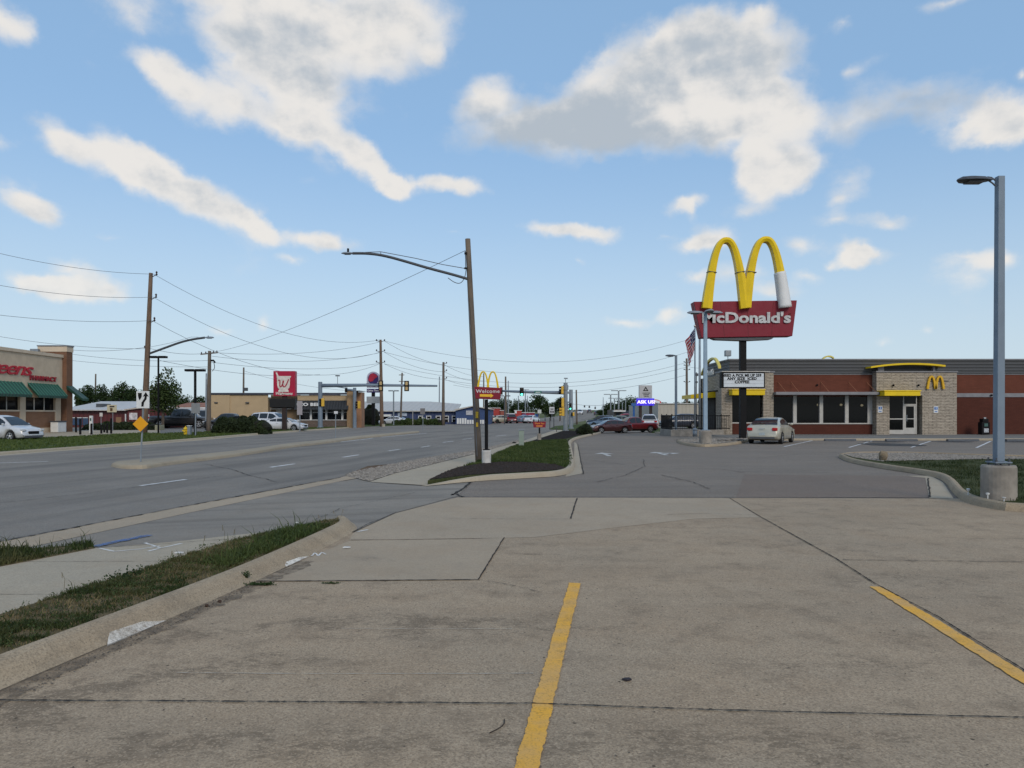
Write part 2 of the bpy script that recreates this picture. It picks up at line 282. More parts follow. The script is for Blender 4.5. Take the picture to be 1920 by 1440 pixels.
# ================================================================== geometry helpers
def gp(px, py, z=0.):
    Y = (EYE-z)*FPX/(py-HY); return Vector(((px-HX)/FPX*Y, Y, z))
def at(px, py, Y): return Vector(((px-HX)/FPX*Y, Y, EYE-(py-HY)/FPX*Y))
def X_(px, Y): return (px-HX)/FPX*Y
def Z_(py, Y): return EYE-(py-HY)/FPX*Y
class MB:
    def __init__(s): s.v = []; s.f = []; s.mi = []; s.cm = 0
    def add(s, vs, fs, mi=None):
        k = len(s.v); s.v += [tuple(v) for v in vs]; s.f += [tuple(i+k for i in f) for f in fs]; s.mi += [s.cm if mi is None else mi]*len(fs); return s
    def box(s, x0, x1, y0, y1, z0, z1, mi=None):
        if x0 > x1: x0, x1 = x1, x0
        if y0 > y1: y0, y1 = y1, y0
        if z0 > z1: z0, z1 = z1, z0
        v = [(x, y, z) for x in (x0, x1) for y in (y0, y1) for z in (z0, z1)]
        return s.add(v, [(0, 1, 3, 2), (4, 6, 7, 5), (0, 4, 5, 1), (2, 3, 7, 6), (0, 2, 6, 4), (1, 5, 7, 3)], mi)
    def prism(s, pts, axis, a, b, mi=None):
        """extrude a 2-D outline: axis 'z' pts=(x,y); 'y' pts=(x,z); 'x' pts=(y,z)"""
        n = len(pts)
        f = {'z': lambda p, k: (p[0], p[1], k), 'y': lambda p, k: (p[0], k, p[1]), 'x': lambda p, k: (k, p[0], p[1])}[axis]
        v = [f(p, a) for p in pts]+[f(p, b) for p in pts]
        fs = [tuple(range(n))[::-1], tuple(range(n, 2*n))]+[(i, (i+1) % n, n+(i+1) % n, n+i) for i in range(n)]
        return s.add(v, fs, mi)
    def tube(s, pts, rad, n=8, mi=None, cap=True, sq=False):
        pts = [Vector(p) for p in pts]
        if not isinstance(rad, (list, tuple)): rad = [rad]*len(pts)
        vs = []; fs = []; up = Vector((0, 0, 1)); prev = None
        for i, p in enumerate(pts):
            d = (pts[min(i+1, len(pts)-1)]-pts[max(i-1, 0)]); d = d.normalized() if d.length > 0 else up
            if prev is None: a = d.cross(Vector((0, 1, 0)) if abs(d.y) < .9 else Vector((1, 0, 0))).normalized()
            else: a = (prev-d*prev.dot(d)).normalized()
            prev = a; b = d.cross(a)
            for k in range(n):
                t = 2*pi*(k+(.5 if sq else 0))/n; vs.append(p+a*cos(t)*rad[i]+b*sin(t)*rad[i])
        for i in range(len(pts)-1):
            for k in range(n): fs.append((i*n+k, i*n+(k+1) % n, (i+1)*n+(k+1) % n, (i+1)*n+k))
        if cap: fs += [tuple(range(n))[::-1], tuple(range((len(pts)-1)*n, len(pts)*n))]
        return s.add(vs, fs, mi)
    def cyl(s, x, y, z0, z1, r, r2=None, n=16, mi=None): return s.tube([(x, y, z0), (x, y, z1)], [r, r if r2 is None else r2], n, mi)
    def lathe(s, x, y, prof, n=16, mi=None):
        vs = [(x+r*cos(2*pi*k/n), y+r*sin(2*pi*k/n), z) for r, z in prof for k in range(n)]
        fs = [(i*n+k, i*n+(k+1) % n, (i+1)*n+(k+1) % n, (i+1)*n+k) for i in range(len(prof)-1) for k in range(n)]
        fs += [tuple(range(n))[::-1], tuple(range((len(prof)-1)*n, len(prof)*n))]
        return s.add(vs, fs, mi)
    def poly(s, pts, z=None, mi=None):
        return s.add([(p[0], p[1], p[2] if z is None else z) for p in pts], [tuple(range(len(pts)))], mi)
    def ell(s, c, r, n=10, m=6, jit=0, mi=None):
        vs = [(c[0], c[1], c[2]-r[2])]
        for i in range(1, m):
            ph = -pi/2+pi*i/m
            for k in range(n):
                q = 1+random.uniform(-jit, jit); th = 2*pi*k/n
                vs.append((c[0]+r[0]*cos(ph)*cos(th)*q, c[1]+r[1]*cos(ph)*sin(th)*q, c[2]+r[2]*sin(ph)*q))
        vs.append((c[0], c[1], c[2]+r[2])); fs = [(0, 1+(k+1) % n, 1+k) for k in range(n)]
        for i in range(m-2):
            for k in range(n): fs.append((1+i*n+k, 1+i*n+(k+1) % n, 1+(i+1)*n+(k+1) % n, 1+(i+1)*n+k))
        e = 1+(m-1)*n; fs += [(1+(m-2)*n+k, 1+(m-2)*n+(k+1) % n, e) for k in range(n)]
        return s.add(vs, fs, mi)
    def build(s, name, mats, parent=None, smooth=False, bevel=0., local=False):
        off = Vector((0, 0, 0))
        if parent is not None and not local:
            q = parent
            while q is not None: off += Vector(q.location); q = q.parent
        me = bpy.data.meshes.new(name); me.from_pydata([tuple(Vector(v)-off) for v in s.v], [], s.f)
        for m in (mats if isinstance(mats, (list, tuple)) else [mats]): me.materials.append(m)
        me.polygons.foreach_set('material_index', s.mi)
        if smooth: me.polygons.foreach_set('use_smooth', [True]*len(me.polygons))
        me.validate(); me.update()
        o = bpy.data.objects.new(name, me); COL.objects.link(o)
        if parent is not None: o.parent = parent
        if bevel:
            b = o.modifiers.new('bevel', 'BEVEL'); b.width = bevel; b.segments = 2; b.limit_method = 'ANGLE'; b.angle_limit = R(40)
        if smooth == 'auto': 
            pass
        return o
def tag(o, label=None, cat=None, group=None, kind=None):
    if label: o['label'] = label
    if cat: o['category'] = cat
    if group: o['group'] = group
    if kind: o['kind'] = kind
    return o
def thing(name, loc, label, cat, group=None):
    o = bpy.data.objects.new(name, None); COL.objects.link(o); o.location = loc; o.empty_display_size = .2
    return tag(o, label, cat, group)
def struct(name, mb, m, **k):
    o = mb.build(name, m, **k); o['kind'] = 'structure'; return o
def copy_tree(o, parent=None):
    c = o.copy(); COL.objects.link(c)
    if parent is not None: c.parent = parent
    for ch in list(o.children): copy_tree(ch, c)
    return c
_tx = {}
def text_part(name, s, size, m, parent, loc, rot=(R(90), 0, 0), ext=.02, off=0., shear=0., sx=1., spacing=1., align='CENTER'):
    """lettering as a real mesh; baseline centre at loc (parent space)"""
    cu = bpy.data.curves.new('lettering', 'FONT'); cu.body = s; cu.size = size; cu.extrude = ext; cu.offset = off; cu.shear = shear
    cu.align_x = align; cu.space_character = spacing; cu.resolution_u = 3
    to = bpy.data.objects.new('tmp', cu); COL.objects.link(to)
    dg = bpy.context.evaluated_depsgraph_get(); me = bpy.data.meshes.new_from_object(to.evaluated_get(dg))
    bpy.data.objects.remove(to); me.materials.clear(); me.materials.append(m)
    mt = Matrix.Translation(Vector(loc)) @ Matrix.Rotation(rot[2], 4, 'Z') @ Matrix.Rotation(rot[0], 4, 'X') @ Matrix.Diagonal((sx, 1, 1, 1))
    me.transform(mt)
    o = bpy.data.objects.new(name, me); COL.objects.link(o); o.parent = parent
    return o
def inpoly(x, y, P):
    c = False; n = len(P); j = n-1
    for i in range(n):
        xi, yi = P[i][0], P[i][1]; xj, yj = P[j][0], P[j][1]
        if (yi > y) != (yj > y) and x < (xj-xi)*(y-yi)/(yj-yi)+xi: c = not c
        j = i
    return c
def chaikin(P, it=2):
    for _ in range(it):
        Q = [P[0]]
        for a, b in zip(P[:-1], P[1:]): Q += [a*.75+b*.25, a*.25+b*.75]
        P = Q+[P[-1]]
    return P
def tri_poly(mb, P, z, mi=None):
    mb.poly([(p[0], p[1], z) for p in P], None, mi)
# ================================================================== ground, roads and pavements
TAN = (.415, .316, .216); TAN2 = (.358, .282, .200); DIRT = (.130, .096, .065)
lot_m = paving('tan lot concrete', TAN, TAN2, DIRT, fine=.25, blot=.68, pits=.85, streak=(1.2, .18), dirs=R(90), bumpd=.003,
    stains=[(*gp(760, 1175)[:2], 1.5, .55, 0, 1.8), (*gp(560, 1400)[:2], 1.2, .35, .1, 1.2), (*gp(1350, 1400)[:2], 1.2, .35, 0, 1.2), (*gp(1560, 1250)[:2], 1.3, .35, 0, 1.0), (*gp(520, 1250)[:2], 1.0, .4, .2, .9), (*gp(620, 1125)[:2], 1.0, .25, 0, 1.2), (*gp(1150, 1180)[:2], 1.0, .3, 0, .7), (*gp(60, 1340)[:2], .6, .5, 0, 1.6), (*gp(330, 1195)[:2], .22, 1.2, -.08, 1.0), (*gp(250, 1285)[:2], 1.1, .33, .6, 1.6), (*gp(200, 1400)[:2], 1.1, .3, .2, 1.0), (*gp(900, 1410)[:2], 1.5, .3, 0, .8),
            (*gp(1700, 1090)[:2], 2.2, .5, 0, .8), (*gp(1450, 1020)[:2], 2.2, .45, -.1, .9), (*gp(1300, 990)[:2], 2.4, .3, -.05, .9), (*gp(420, 1190)[:2], 1.2, .16, .5, 1.5), (*gp(1500, 1400)[:2], 1.3, .3, 0, .7), (*gp(1800, 1190)[:2], 1, .5, 0, .6)])
grey_m = paving('grey slab concrete', (.395, .318, .232), (.355, .29, .214), (.18, .142, .104), fine=.12, blot=.22, pits=.3, bumpd=.001, stains=[(*gp(700, 1050)[:2], .8, .3, 0, .5)])
apron_m = paving('grey apron concrete', (.272, .244, .208), (.230, .208, .180), (.11, .098, .084), fine=.14, blot=.35, pits=.3, streak=(1.4, .5), dirs=R(72))
walk_m = paving('sidewalk concrete', (.415, .355, .27), (.37, .32, .245), (.23, .19, .145), fine=.12, blot=.25, pits=.35, bumpd=.001)
kerb_m = paving('kerb concrete', (.385, .305, .212), (.33, .268, .192), (.13, .105, .08), fine=.2, blot=.6, pits=.5, bumpd=.002)
drive_m = paving('aged grey asphalt drive', (.250, .212, .176), (.216, .185, .156), (.126, .104, .087), fine=.3, blot=.35, pits=.4, streak=(1.0, .35), dirs=R(80), bumpd=.004,
    stains=[(*gp(1590, 882+25)[:2], 2.6, 1.2, 0, .5)])
road_m = paving('blue grey road asphalt', (.252, .228, .200), (.216, .198, .176), (.102, .094, .086), fine=.25, blot=.25, pits=.3, streak=(.75, .7), dirs=R(12), bumpd=.004)
patch_m = paving('brownish asphalt patch', (.228, .180, .146), (.198, .158, .130), (.115, .09, .073), fine=.3, blot=.35, pits=.3, bumpd=.004)
farlot_m = paving('faded parking asphalt', (.20, .19, .175), (.17, .163, .152), (.11, .10, .095), fine=.15, blot=.3, pits=.2)
gravel_m = groundmat('pale gravel', (.20, .18, .155), (.15, .135, .115), (.30, .27, .24), 1.2, 14, .03, 22)
dirt_m = groundmat('brown dirt', (.13, .085, .055), (.20, .14, .095), (.08, .055, .04), 1.5, 8, .03)
turf_m = groundmat('short turf', (.050, .060, .022), (.075, .080, .034), (.032, .046, .015), .5, 6, .03)
strip_soil_m = groundmat('thin dry turf soil', (.12, .095, .050), (.19, .145, .085), (.06, .062, .028), 2.5, 12, .02)
mulch_m = groundmat('dark mulch', (.018, .011, .009), (.012, .008, .007), (.03, .02, .015), 3, 16, .05, 45)
field_m = groundmat('far grass field', (.10, .12, .05), (.14, .15, .07), (.07, .10, .035), .02, .3, .05, 3)
def hill(Y): 
    t = min(1, max(0, (Y-160)/540)); return 5.6*t*t*(3-2*t)
# ground: one sheet to the horizon
g = MB(); ys = [-60, 0, 60, 120]+[160+i*45 for i in range(13)]+[1000, 2000, 5000]
xs = [-5000, -1500, -400, -100, 0, 100, 400, 1500, 5000]
g.add([(x, y, hill(y)) for y in ys for x in xs], [(j*9+i, j*9+i+1, j*9+i+10, j*9+i+9) for j in range(len(ys)-1) for i in range(8)])
struct('ground', g, field_m)
def sheet(name, pts, z, m): 
    b = MB(); tri_poly(b, pts, z); return struct(name, b, m)
sheet('pavement_base', [Vector((-9, 0, 0)), Vector((9, 0, 0)), Vector((9, 50, 0)), Vector((-6, 50, 0)), Vector((-9, 30, 0))], .0035, apron_m)
lotW = [Vector((-70, 25, 0)), Vector((-70, 130, 0)), Vector((30, 130, 0)), Vector((20, 85, 0)), Vector((3.5, 64, 0)), Vector((-6, 45, 0)), Vector((-14, 25, 0))]
sheet('far_parking_lots', lotW, .003, farlot_m)
drive = [Vector((-5.4, 14.72, 0)), Vector((60, 14.72, 0)), Vector((60, 90, 0)), Vector((16, 90, 0)), Vector((9.0, 74, 0)), gp(1100, 812), gp(1066, 826), gp(1060, 893), gp(885, 903), gp(858, 932)]
sheet('asphalt_drive', drive, .007, drive_m)
road = [gp(-900, 1205), gp(0, 1018), gp(350, 950), gp(638, 896), gp(655, 886), gp(720, 874), gp(890, 845), gp(1000, 822), gp(1058, 807), Vector((9.5, 115, 0)), Vector((-40, 115, 0)), gp(560, 805.5), gp(480, 815), gp(340, 828), gp(0, 853), gp(-900, 925)]
sheet('road', road, .011, road_m)
fr = MB(); rows = [(115, -22, 8.5), (150, -8, 13), (200, 3, 20), (260, 12, 29), (330, 24, 37), (420, 34, 45), (520, 44, 54), (620, 52, 61), (700, 58, 67), (900, 74, 83)]
import bisect
rr = []
for (a, b_) in zip(rows[:-1], rows[1:]):
    for k in range(6):
        t = k/6; rr.append(tuple(a[i]*(1-t)+b_[i]*t for i in range(3)))
rr.append(rows[-1])
v = []; f = []
for i, (y, x0, x1) in enumerate(rr):
    v += [(x0, y, hill(y)+.012+max(0, (y-150))*.0006), (x1, y, hill(y)+.012+max(0, (y-150))*.0006)]
    if i: f.append((2*i-2, 2*i-1, 2*i+1, 2*i))
fr.add(v, f); struct('far_road', fr, road_m)
# gutters, apron, sidewalks
sheet('road_gutter', [gp(-900, 1205), gp(0, 1018), gp(350, 950), gp(638, 896), gp(700, 884), gp(700, 892), gp(640, 903), gp(350, 964), gp(0, 1040), gp(-900, 1250)], .015, walk_m if False else grey_m)
sheet('driveway_apron', [gp(-200, 1085), gp(0, 1039), gp(350, 963.5), gp(640, 902.5), gp(695, 905), gp(800, 913), gp(884, 905), gp(858, 931), gp(740, 963), gp(658, 1001), gp(640, 1030), gp(330, 1040), gp(175, 1038), gp(0, 1085)], .011, apron_m)
lot = [Vector((-3.45, 1.5, 0)), Vector((40, 1.5, 0)), Vector((40, 14.3, 0)), gp(1745, 936), gp(858, 934), gp(741, 964), gp(660, 1002), gp(610, 1020), gp(300, 1165), gp(0, 1295)]
sheet('concrete_lot', lot, .015, lot_m)
sheet('clean_lot_slab', [gp(858, 934.5), gp(1368, 936), gp(1425, 972), gp(1300, 975), gp(1150, 992), gp(1000, 1010), gp(946, 1011), gp(655, 1015), gp(662, 1002), gp(742, 964)], .018, grey_m)
sheet('repaired_lot_slab', [gp(480, 1093.5), gp(897, 1090.5), gp(945, 1011.5), gp(656, 1016.5), gp(600, 1040)], .0195, paving('repair slab concrete', (.385, .308, .222), (.348, .282, .206), (.18, .15, .125), fine=.1, blot=.18, pits=.2, bumpd=.001, stains=[(*gp(700, 1050)[:2], .6, .35, 0, .6)]))
sheet('sidewalk', [gp(-500, 1130), gp(0, 1066), gp(178, 1031), gp(330, 1018), gp(645, 984), gp(560, 1010), gp(230, 1110), gp(0, 1190), gp(-500, 1330)], .02, walk_m)
sheet('planter_sidewalk', [gp(693, 905), gp(800, 911.5), gp(835, 893), gp(893, 871), gp(915, 861), gp(960, 840), gp(1000, 828), gp(1045, 813), gp(1062, 806.5), gp(1040, 806.5), gp(985, 826), gp(930, 841), gp(890, 852.5), gp(800, 874.5), gp(740, 889)], .02, walk_m)
sheet('roadside_gravel', [gp(648, 893), gp(692, 903.5), gp(740, 888), gp(800, 873.5), gp(890, 851.5), gp(975, 829), gp(985, 823), gp(890, 845.5), gp(800, 859), gp(720, 874), gp(662, 886)], .018, gravel_m)
sheet('dirt_edge', [gp(652, 891), gp(672, 889), gp(700, 880), gp(722, 876), gp(745, 871.5), gp(720, 872.5), gp(690, 875), gp(675, 881)], .024, dirt_m)
sheet('brown_asphalt_patch', [gp(1395, 890), gp(1700, 893), gp(1735, 897), gp(1741, 934.5), gp(1380, 933)], .011, patch_m)
sheet('planter_gutter', [gp(1077, 829), gp(1083, 834), gp(1094, 888), gp(1060, 895), gp(1064, 886), gp(1076, 872)], .014, walk_m)
sheet('island_gutter', [gp(1700, 893.5), gp(1735, 897), gp(1742, 935), gp(1788, 936), gp(1768, 905), gp(1745, 893)], .0155, walk_m)
sheet('verge_sidewalk', [gp(-400, 828), gp(140, 818), gp(300, 812), gp(300, 806), gp(-400, 812)], .008, walk_m)
# ---- kerbs
def kerb(name, pts, h=.14, w=.16, g=0., z0=.016, m=None, it=2, sub=None, ts=0.):
    P = chaikin([Vector((p[0], p[1], 0)) for p in pts], it)
    prof = ([(-g, z0)] if g else [])+([(0, z0), (.05, h*.33), (.10, h*.68), (.14, h*.88), (.18, h*.975), (.215, h), (w-.02, h), (w, h-.012), (w, 0)] if w > .2 else [(0, z0), (.02, h*.55), (.045, h*.86), (.08, h), (w-.03, h), (w, h-.015), (w, 0)])
    if sub: prof = sub
    v = []; f = []; n = len(prof)
    for i, p in enumerate(P):
        d = (P[min(i+1, len(P)-1)]-P[max(i-1, 0)]).normalized(); nn = Vector((-d.y, d.x, 0))
        tp_ = min(1, .08+(p-P[0]).length/ts) if ts else 1
        for u, z in prof: q = p+nn*u; v.append((q.x, q.y, z*tp_ if z > .02 else z))
    for i in range(len(P)-1):
        for k in range(n-1): f.append((i*n+k, i*n+k+1, (i+1)*n+k+1, (i+1)*n+k))
    f += [tuple(range(n)), tuple(range((len(P)-1)*n, len(P)*n))[::-1]]
    b = MB(); b.add(v, f); return b
KL = [Vector((-3.35, 2.2, 0)), gp(0, 1300), gp(200, 1215), gp(460, 1104), gp(560, 1055), gp(650, 1008), gp(672, 994), gp(664, 984)]
struct('lot_kerb', kerb('', KL, .15, .24), kerb_m)
KP = [gp(800, 912.5), gp(880, 904), gp(1000, 897), gp(1050, 894), gp(1076, 886), gp(1078, 868), gp(1073, 845), gp(1070, 829), gp(1090, 821), gp(1130, 813), gp(1128, 809)]
struct('planter_kerb', kerb('', KP, .15, .17, ts=2.2), walk_m)
KR = [gp(1572, 858), gp(1590, 868), gp(1655, 880), gp(1745, 893), gp(1772, 904), gp(1792, 935), gp(1830, 951), gp(1920, 965), Vector((13.5, 11.4, 0))]
struct('island_kerb', kerb('', KR, .15, .17), kerb_m)
KS = [gp(1268, 829), gp(1278, 834), gp(1300, 838), gp(1335, 839), gp(1385, 834), gp(1408, 827), gp(1408, 824)]
struct('sign_island_kerb', kerb('', KS, .15, .17), kerb_m)
KV = [gp(-900, 925), gp(0, 853), gp(340, 828), gp(480, 815.2), gp(560, 809), gp(640, 803.5), gp(655, 802.5)]
KV = [p for p in KV]
struct('verge_kerb', kerb('', KV, .13, .16, .55, .013), walk_m)
# building sidewalk
bs = MB(); bs.box(14.6, 62, 47.2, 57.4, 0, .13); struct('building_sidewalk', bs, farlot_m, bevel=.03)
bs2 = MB(); bs2.box(14.62, 62, 46.98, 47.2, 0, .136); struct('building_kerb', bs2, walk_m, bevel=.02)
# patches of white and blue marking paint on kerb and walk
def kerbpaint(a, b_, ulo, uhi, skew=0.):
    q = MB(); n = 24; m_ = 6; d = (b_-a); d.z = 0; L = d.length; d.normalize(); nn = Vector((-d.y, d.x, 0))
    prof = [(-.05, .016), (0, .016), (.05, .15*.33), (.10, .15*.68), (.14, .15*.88), (.18, .146), (.215, .15)]
    def zz(u):
        for (u0, z0), (u1, z1) in zip(prof[:-1], prof[1:]):
            if u <= u1: return z0+(z1-z0)*(u-u0)/(u1-u0)
        return .15
    v = []; f = []
    for i in range(n+1):
        s_ = i/n; e = min(1, s_*5)*min(1, (1-s_)*3.5); w_ = .015+e*(1-.45*s_)
        for k in range(m_+1):
            u = ulo+skew*s_+(uhi-ulo)*(k/m_)*w_; v.append((*(a+d*(L*s_)+nn*u)[:2], zz(u)+.004))
    for i in range(n):
        for k in range(m_): o = i*(m_+1)+k; f.append((o, o+m_+1, o+m_+2, o+1))
    q.add(v, f); return q
wp = worn('faded white paint', (.80, .76, .70), (.60, .55, .48), .10, 14, .5)
struct('white_kerb_paint', kerbpaint(gp(196, 1217), gp(312, 1168), -.02, .075, .02), wp)
wp2 = worn('solid white paint', (.72, .68, .61), (.52, .47, .41), .22, 12, .4)
struct('white_kerb_dash', kerbpaint(gp(534, 1067), gp(580, 1046), .0, .05, 0), wp2)
def strip(pts, w, z, seg=.05, jit=.0, wj=.0, b=None):
    b = b or MB(); P = []
    for p, q in zip(pts[:-1], pts[1:]):
        n = max(1, int((q-p).length/seg)); P += [p.lerp(q, k/n) for k in range(n)]
    P.append(pts[-1]); v = []; f = []; off = 0
    for i, p in enumerate(P):
        d = (P[min(i+1, len(P)-1)]-P[max(i-1, 0)]); d.z = 0; d = d.normalized(); nn = Vector((-d.y, d.x, 0))
        off = off*.7+random.uniform(-jit, jit); ww = w*(1+random.uniform(-wj, wj))
        a = p+nn*(ww/2+off); c = p-nn*(ww/2-off); v += [(a.x, a.y, z), (c.x, c.y, z)]
        if i: f.append((2*i-2, 2*i-1, 2*i+1, 2*i))
    b.add(v, f); return b
yel = worn('worn yellow paint', (.74, .38, .035), (.60, .35, .11), .36, 11, .30)
def flat(px, py): return gp(px, py)
struct('parking_line', strip([Vector((-.06, 2.5, 0)), gp(988, 1440), gp(1078, 1097)], .112, .022, .02, .004, .05), yel)
struct('parking_line', strip([gp(1642, 1104), gp(1742, 1166), gp(1930, 1284), gp(2200, 1460)], .118, .022, .02, .004, .05), yel)
crk = M('dark joint filler', (.022, .019, .017), .95, 0, .3, 9)
J = MB()
J = strip([gp(-200, 1318), gp(0, 1320), gp(400, 1322), gp(1000, 1326), gp(1330, 1338), gp(1920, 1353), gp(2300, 1362)], .011, .0245, .02, .002, .7)
strip([gp(480, 1093.5), gp(610, 1093), gp(897, 1090.5), gp(945, 1011)], .013, .0245, .03, .002, .6, J)
strip([gp(658, 1015.5), gp(760, 1015), gp(905, 1013)], .010, .0245, .04, .002, .5, J)
strip([gp(856, 933), gp(1742, 935.5)], .028, .0245, .06, .003, .6, J)
strip([gp(1368, 936), gp(1420, 968), gp(1570, 1052), gp(1640, 1098), gp(1760, 1162), gp(1935, 1272), gp(2300, 1500)], .014, .0245, .03, .002, .6, J)
strip([gp(1580, 1053), gp(1740, 1055), gp(1930, 1057)], .011, .0245, .04, .003, .8, J)
strip([gp(1082, 936), gp(1070, 975)], .022, .0245, .04, .003, .5, J)
strip([gp(1068, 976), gp(960, 976), gp(830, 974)], .008, .0245, .05, .003, .9, J)
strip([gp(1418, 968), gp(1330, 965), gp(1250, 967)], .01, .0245, .05, .004, .9, J)
strip([gp(884, 905), gp(868, 918), gp(846, 930), gp(854, 928), gp(870, 934)], .045, .0245, .06, .015, .7, J)
strip([gp(742, 963.5), gp(690, 985), gp(660, 1001)], .012, .0245, .05, .004, .6, J)
strip([gp(945, 1041), gp(1010, 1043), gp(1050, 1043)], .006, .0245, .05, .004, .9, J)
strip([gp(897, 1091), gp(960, 1101), gp(1016, 1115)], .006, .0245, .03, .006, .9, J)
strip([gp(1740, 898), gp(1744, 934)], .03, .0245, .06, .008, .6, J)
strip([gp(1083, 833), gp(1094, 890)], .03, .0245, .06, .008, .5, J)
strip([gp(-200, 1063), gp(0, 1018.5), gp(350, 950.5), gp(640, 896.5)], .035, .0245, .08, .012, .8, J)
strip([gp(175, 1031), gp(330, 1021), gp(480, 1010)], .010, .0245, .05, .004, .6, J)
strip([gp(0, 1056.5), gp(178, 1056.5), gp(330, 1056.5)], .006, .0245, .05, .003, .6, J)
strip([gp(0, 1119), gp(170, 1119)], .005, .0245, .05, .003, .6, J)
strip([gp(1240, 892), gp(1300, 905), gp(1330, 918)], .02, .0245, .1, .02, .9, J)
strip([gp(1390, 886), gp(1560, 887), gp(1590, 889)], .025, .0245, .1, .01, .8, J)
strip([gp(1095, 862), gp(1180, 874), gp(1260, 880), gp(1345, 880)], .018, .0245, .1, .02, .9, J)
strip([gp(1120, 905), gp(1170, 893), gp(1210, 876), gp(1205, 862)], .015, .0245, .1, .02, .9, J)
strip([gp(0, 945), gp(180, 925), gp(420, 893)], .018, .0245, .1, .02, .9, J)
strip([gp(520, 905), gp(470, 893), gp(430, 880), gp(380, 871)], .02, .0245, .1, .02, .9, J)
strip([gp(1420, 860), gp(1500, 852), gp(1570, 849)], .02, .0245, .1, .02, .9, J)
strip([gp(560, 990), gp(640, 955), gp(780, 925)], .008, .0245, .05, .01, .9, J)
strip([gp(1345, 880), gp(1375, 884), gp(1395, 888)], .025, .0245, .1, .01, .8, J)
struct('pavement_joints', J, crk)
# hairline paint traces between wheel tracks
lt = worn('pale scratch paint', (.5, .44, .36), (.4, .34, .28), .42, 5, .3)
struct('pale_scratches', strip([gp(330, 1267), gp(600, 1269), gp(1000, 1268)], .006, .0205, .05, .002, .8, strip([gp(640, 1183), gp(960, 1184)], .006, .0205, .05, .002, .8)), lt)
# blue and white utility marks on the walk
blue = worn('blue marking paint', (.04, .11, .33), (.12, .18, .30), .16, 14, .45)
struct('blue_marking', strip([gp(180, 1028), gp(220, 1018), gp(280, 1006)], .12, .0245, .04, .01, .25), blue)
wm = worn('thin white marking paint', (.7, .69, .66), (.5, .48, .44), .48, 12, .25)
mm = strip([gp(186, 1031), gp(215, 1037), gp(262, 1033), gp(300, 1027)], .035, .0235, .05, .004, .3)
strip([gp(272, 1021), gp(302, 1031), gp(340, 1022)], .04, .0235, .05, .004, .3, mm); strip([gp(278, 1037), gp(302, 1031)], .035, .0235, .05, .004, .3, mm)
struct('white_utility_marks', mm, wm)
struct('white_scribble', strip([gp(585, 1046), gp(590, 1040), gp(597, 1046), gp(603, 1039), gp(612, 1043)], .02, .0235, .03, .003, .3, strip([gp(670, 1000), gp(690, 996)], .04, .0235, .03, .003, .3)), wm)
gd = worn('gutter dirt and painted shade', (.13, .10, .07), (.17, .13, .09), -.02, 7, .5)
struct('gutter_dirt_painted_shade', strip([p+Vector((.07, 0, 0)) for p in KL[:5]], .22, .0215, .06, .02, .25), gd)  # dirt strip whose dark tone also paints shade at the kerb foot
gd2 = worn('kerb grime and painted shade', (.13, .10, .07), (.17, .13, .09), .02, 4, .5)
struct('kerb_grime_painted_shade', kerbpaint(gp(-20, 1305), gp(560, 1055), -.04, .11, 0), gd2)  # grime film that also darkens the kerb face in place of real shade
# lane dashes
wl = worn('white lane paint', (.72, .72, .72), (.42, .42, .42), .44, 3, .3)
D = MB()
for (a, b_) in (((262, 912), (348, 900)), ((507, 877), (552, 870.5)), ((643, 858), (672, 853.5)), ((728, 846), (750, 843)), ((790, 839), (806, 836.5)), ((868, 824), (885, 822)), ((715, 820), (800, 812.5)), ((640, 829), (700, 822)), ((868, 811), (900, 809.8)), ((930, 818), (950, 816)), ((-40, 870), (90, 866)), ((830, 830), (850, 827.5))):
    strip([gp(*a), gp(*b_)], .14, .016, .5, .004, .15, D)
struct('lane_markings', D, wl)
yl = worn('faded yellow lane paint', (.42, .30, .10), (.30, .25, .16), .40, 3, .3)
# stall lines by the restaurant
SL = MB()
for pa, pb in (((1470, 838), (1523, 826.5)), ((1592, 839.5), (1635, 827)), ((1708, 839.5), (1745, 827.5)), ((1831, 840), (1858, 827.5)), ((1960, 840), (1980, 827.5))):
    strip([gp(*pa), gp(*pb)], .11, .016, .5, .003, .1, SL)
struct('stall_lines', SL, wl)
SW = MB()
for x in (20.6, 22.6): strip([Vector((x+1.3, 52.5, 0)), Vector((x+2.6, 48.5, 0))], .14, .139, .5, .003, .1, SW)
struct('walk_stripes', SW, wl)
def arrow(cx, cy, L, turn=False):
    b = MB(); c = gp(cx, cy); z = .016
    def q(x, y): return (c.x+x, c.y+y, z)
    b.poly([q(-.09, -L/2), q(.09, -L/2), q(.09, L*.12), q(-.09, L*.12)])
    b.poly([q(-.42, L*.12), q(.42, L*.12), q(0, L/2)])
    if turn:
        b.poly([q(.09, -L*.2), q(.55, L*.02), q(.45, L*.11), q(.09, -L*.04)]); b.poly([q(.38, -.28*L+.9*.3), q(.95, L*.2-.1), q(.3, L*.26)])
    return b
ARW = worn('white arrow paint', (.54, .53, .51), (.38, .37, .35), .34, 6, .4)
struct('lane_arrow', arrow(1135, 852.5, 2.6), ARW)
struct('turn_arrow', arrow(1238, 851, 2.6, True), bpy.data.materials['Material'] if 0 else ARW)
# dark oil spots under the stall heads
oil = worn('oil stain', (.035, .032, .03), (.05, .046, .043), .28, 2.2, .35)
O = MB()
for x, y, rx, ry in ((22.2, 44.6, 1.2, .8), (20.6, 40.5, 1.6, 2.2), (26.3, 44.6, 1.3, .8), (30.1, 44.6, 1.3, .8), (34.2, 44.6, 1.3, .8)):
    O.poly([(x+rx*cos(a*pi/8)*random.uniform(.8, 1.1), y+ry*sin(a*pi/8)*random.uniform(.8, 1.1), .0175) for a in range(16)])
struct('oil_stains', O, oil)
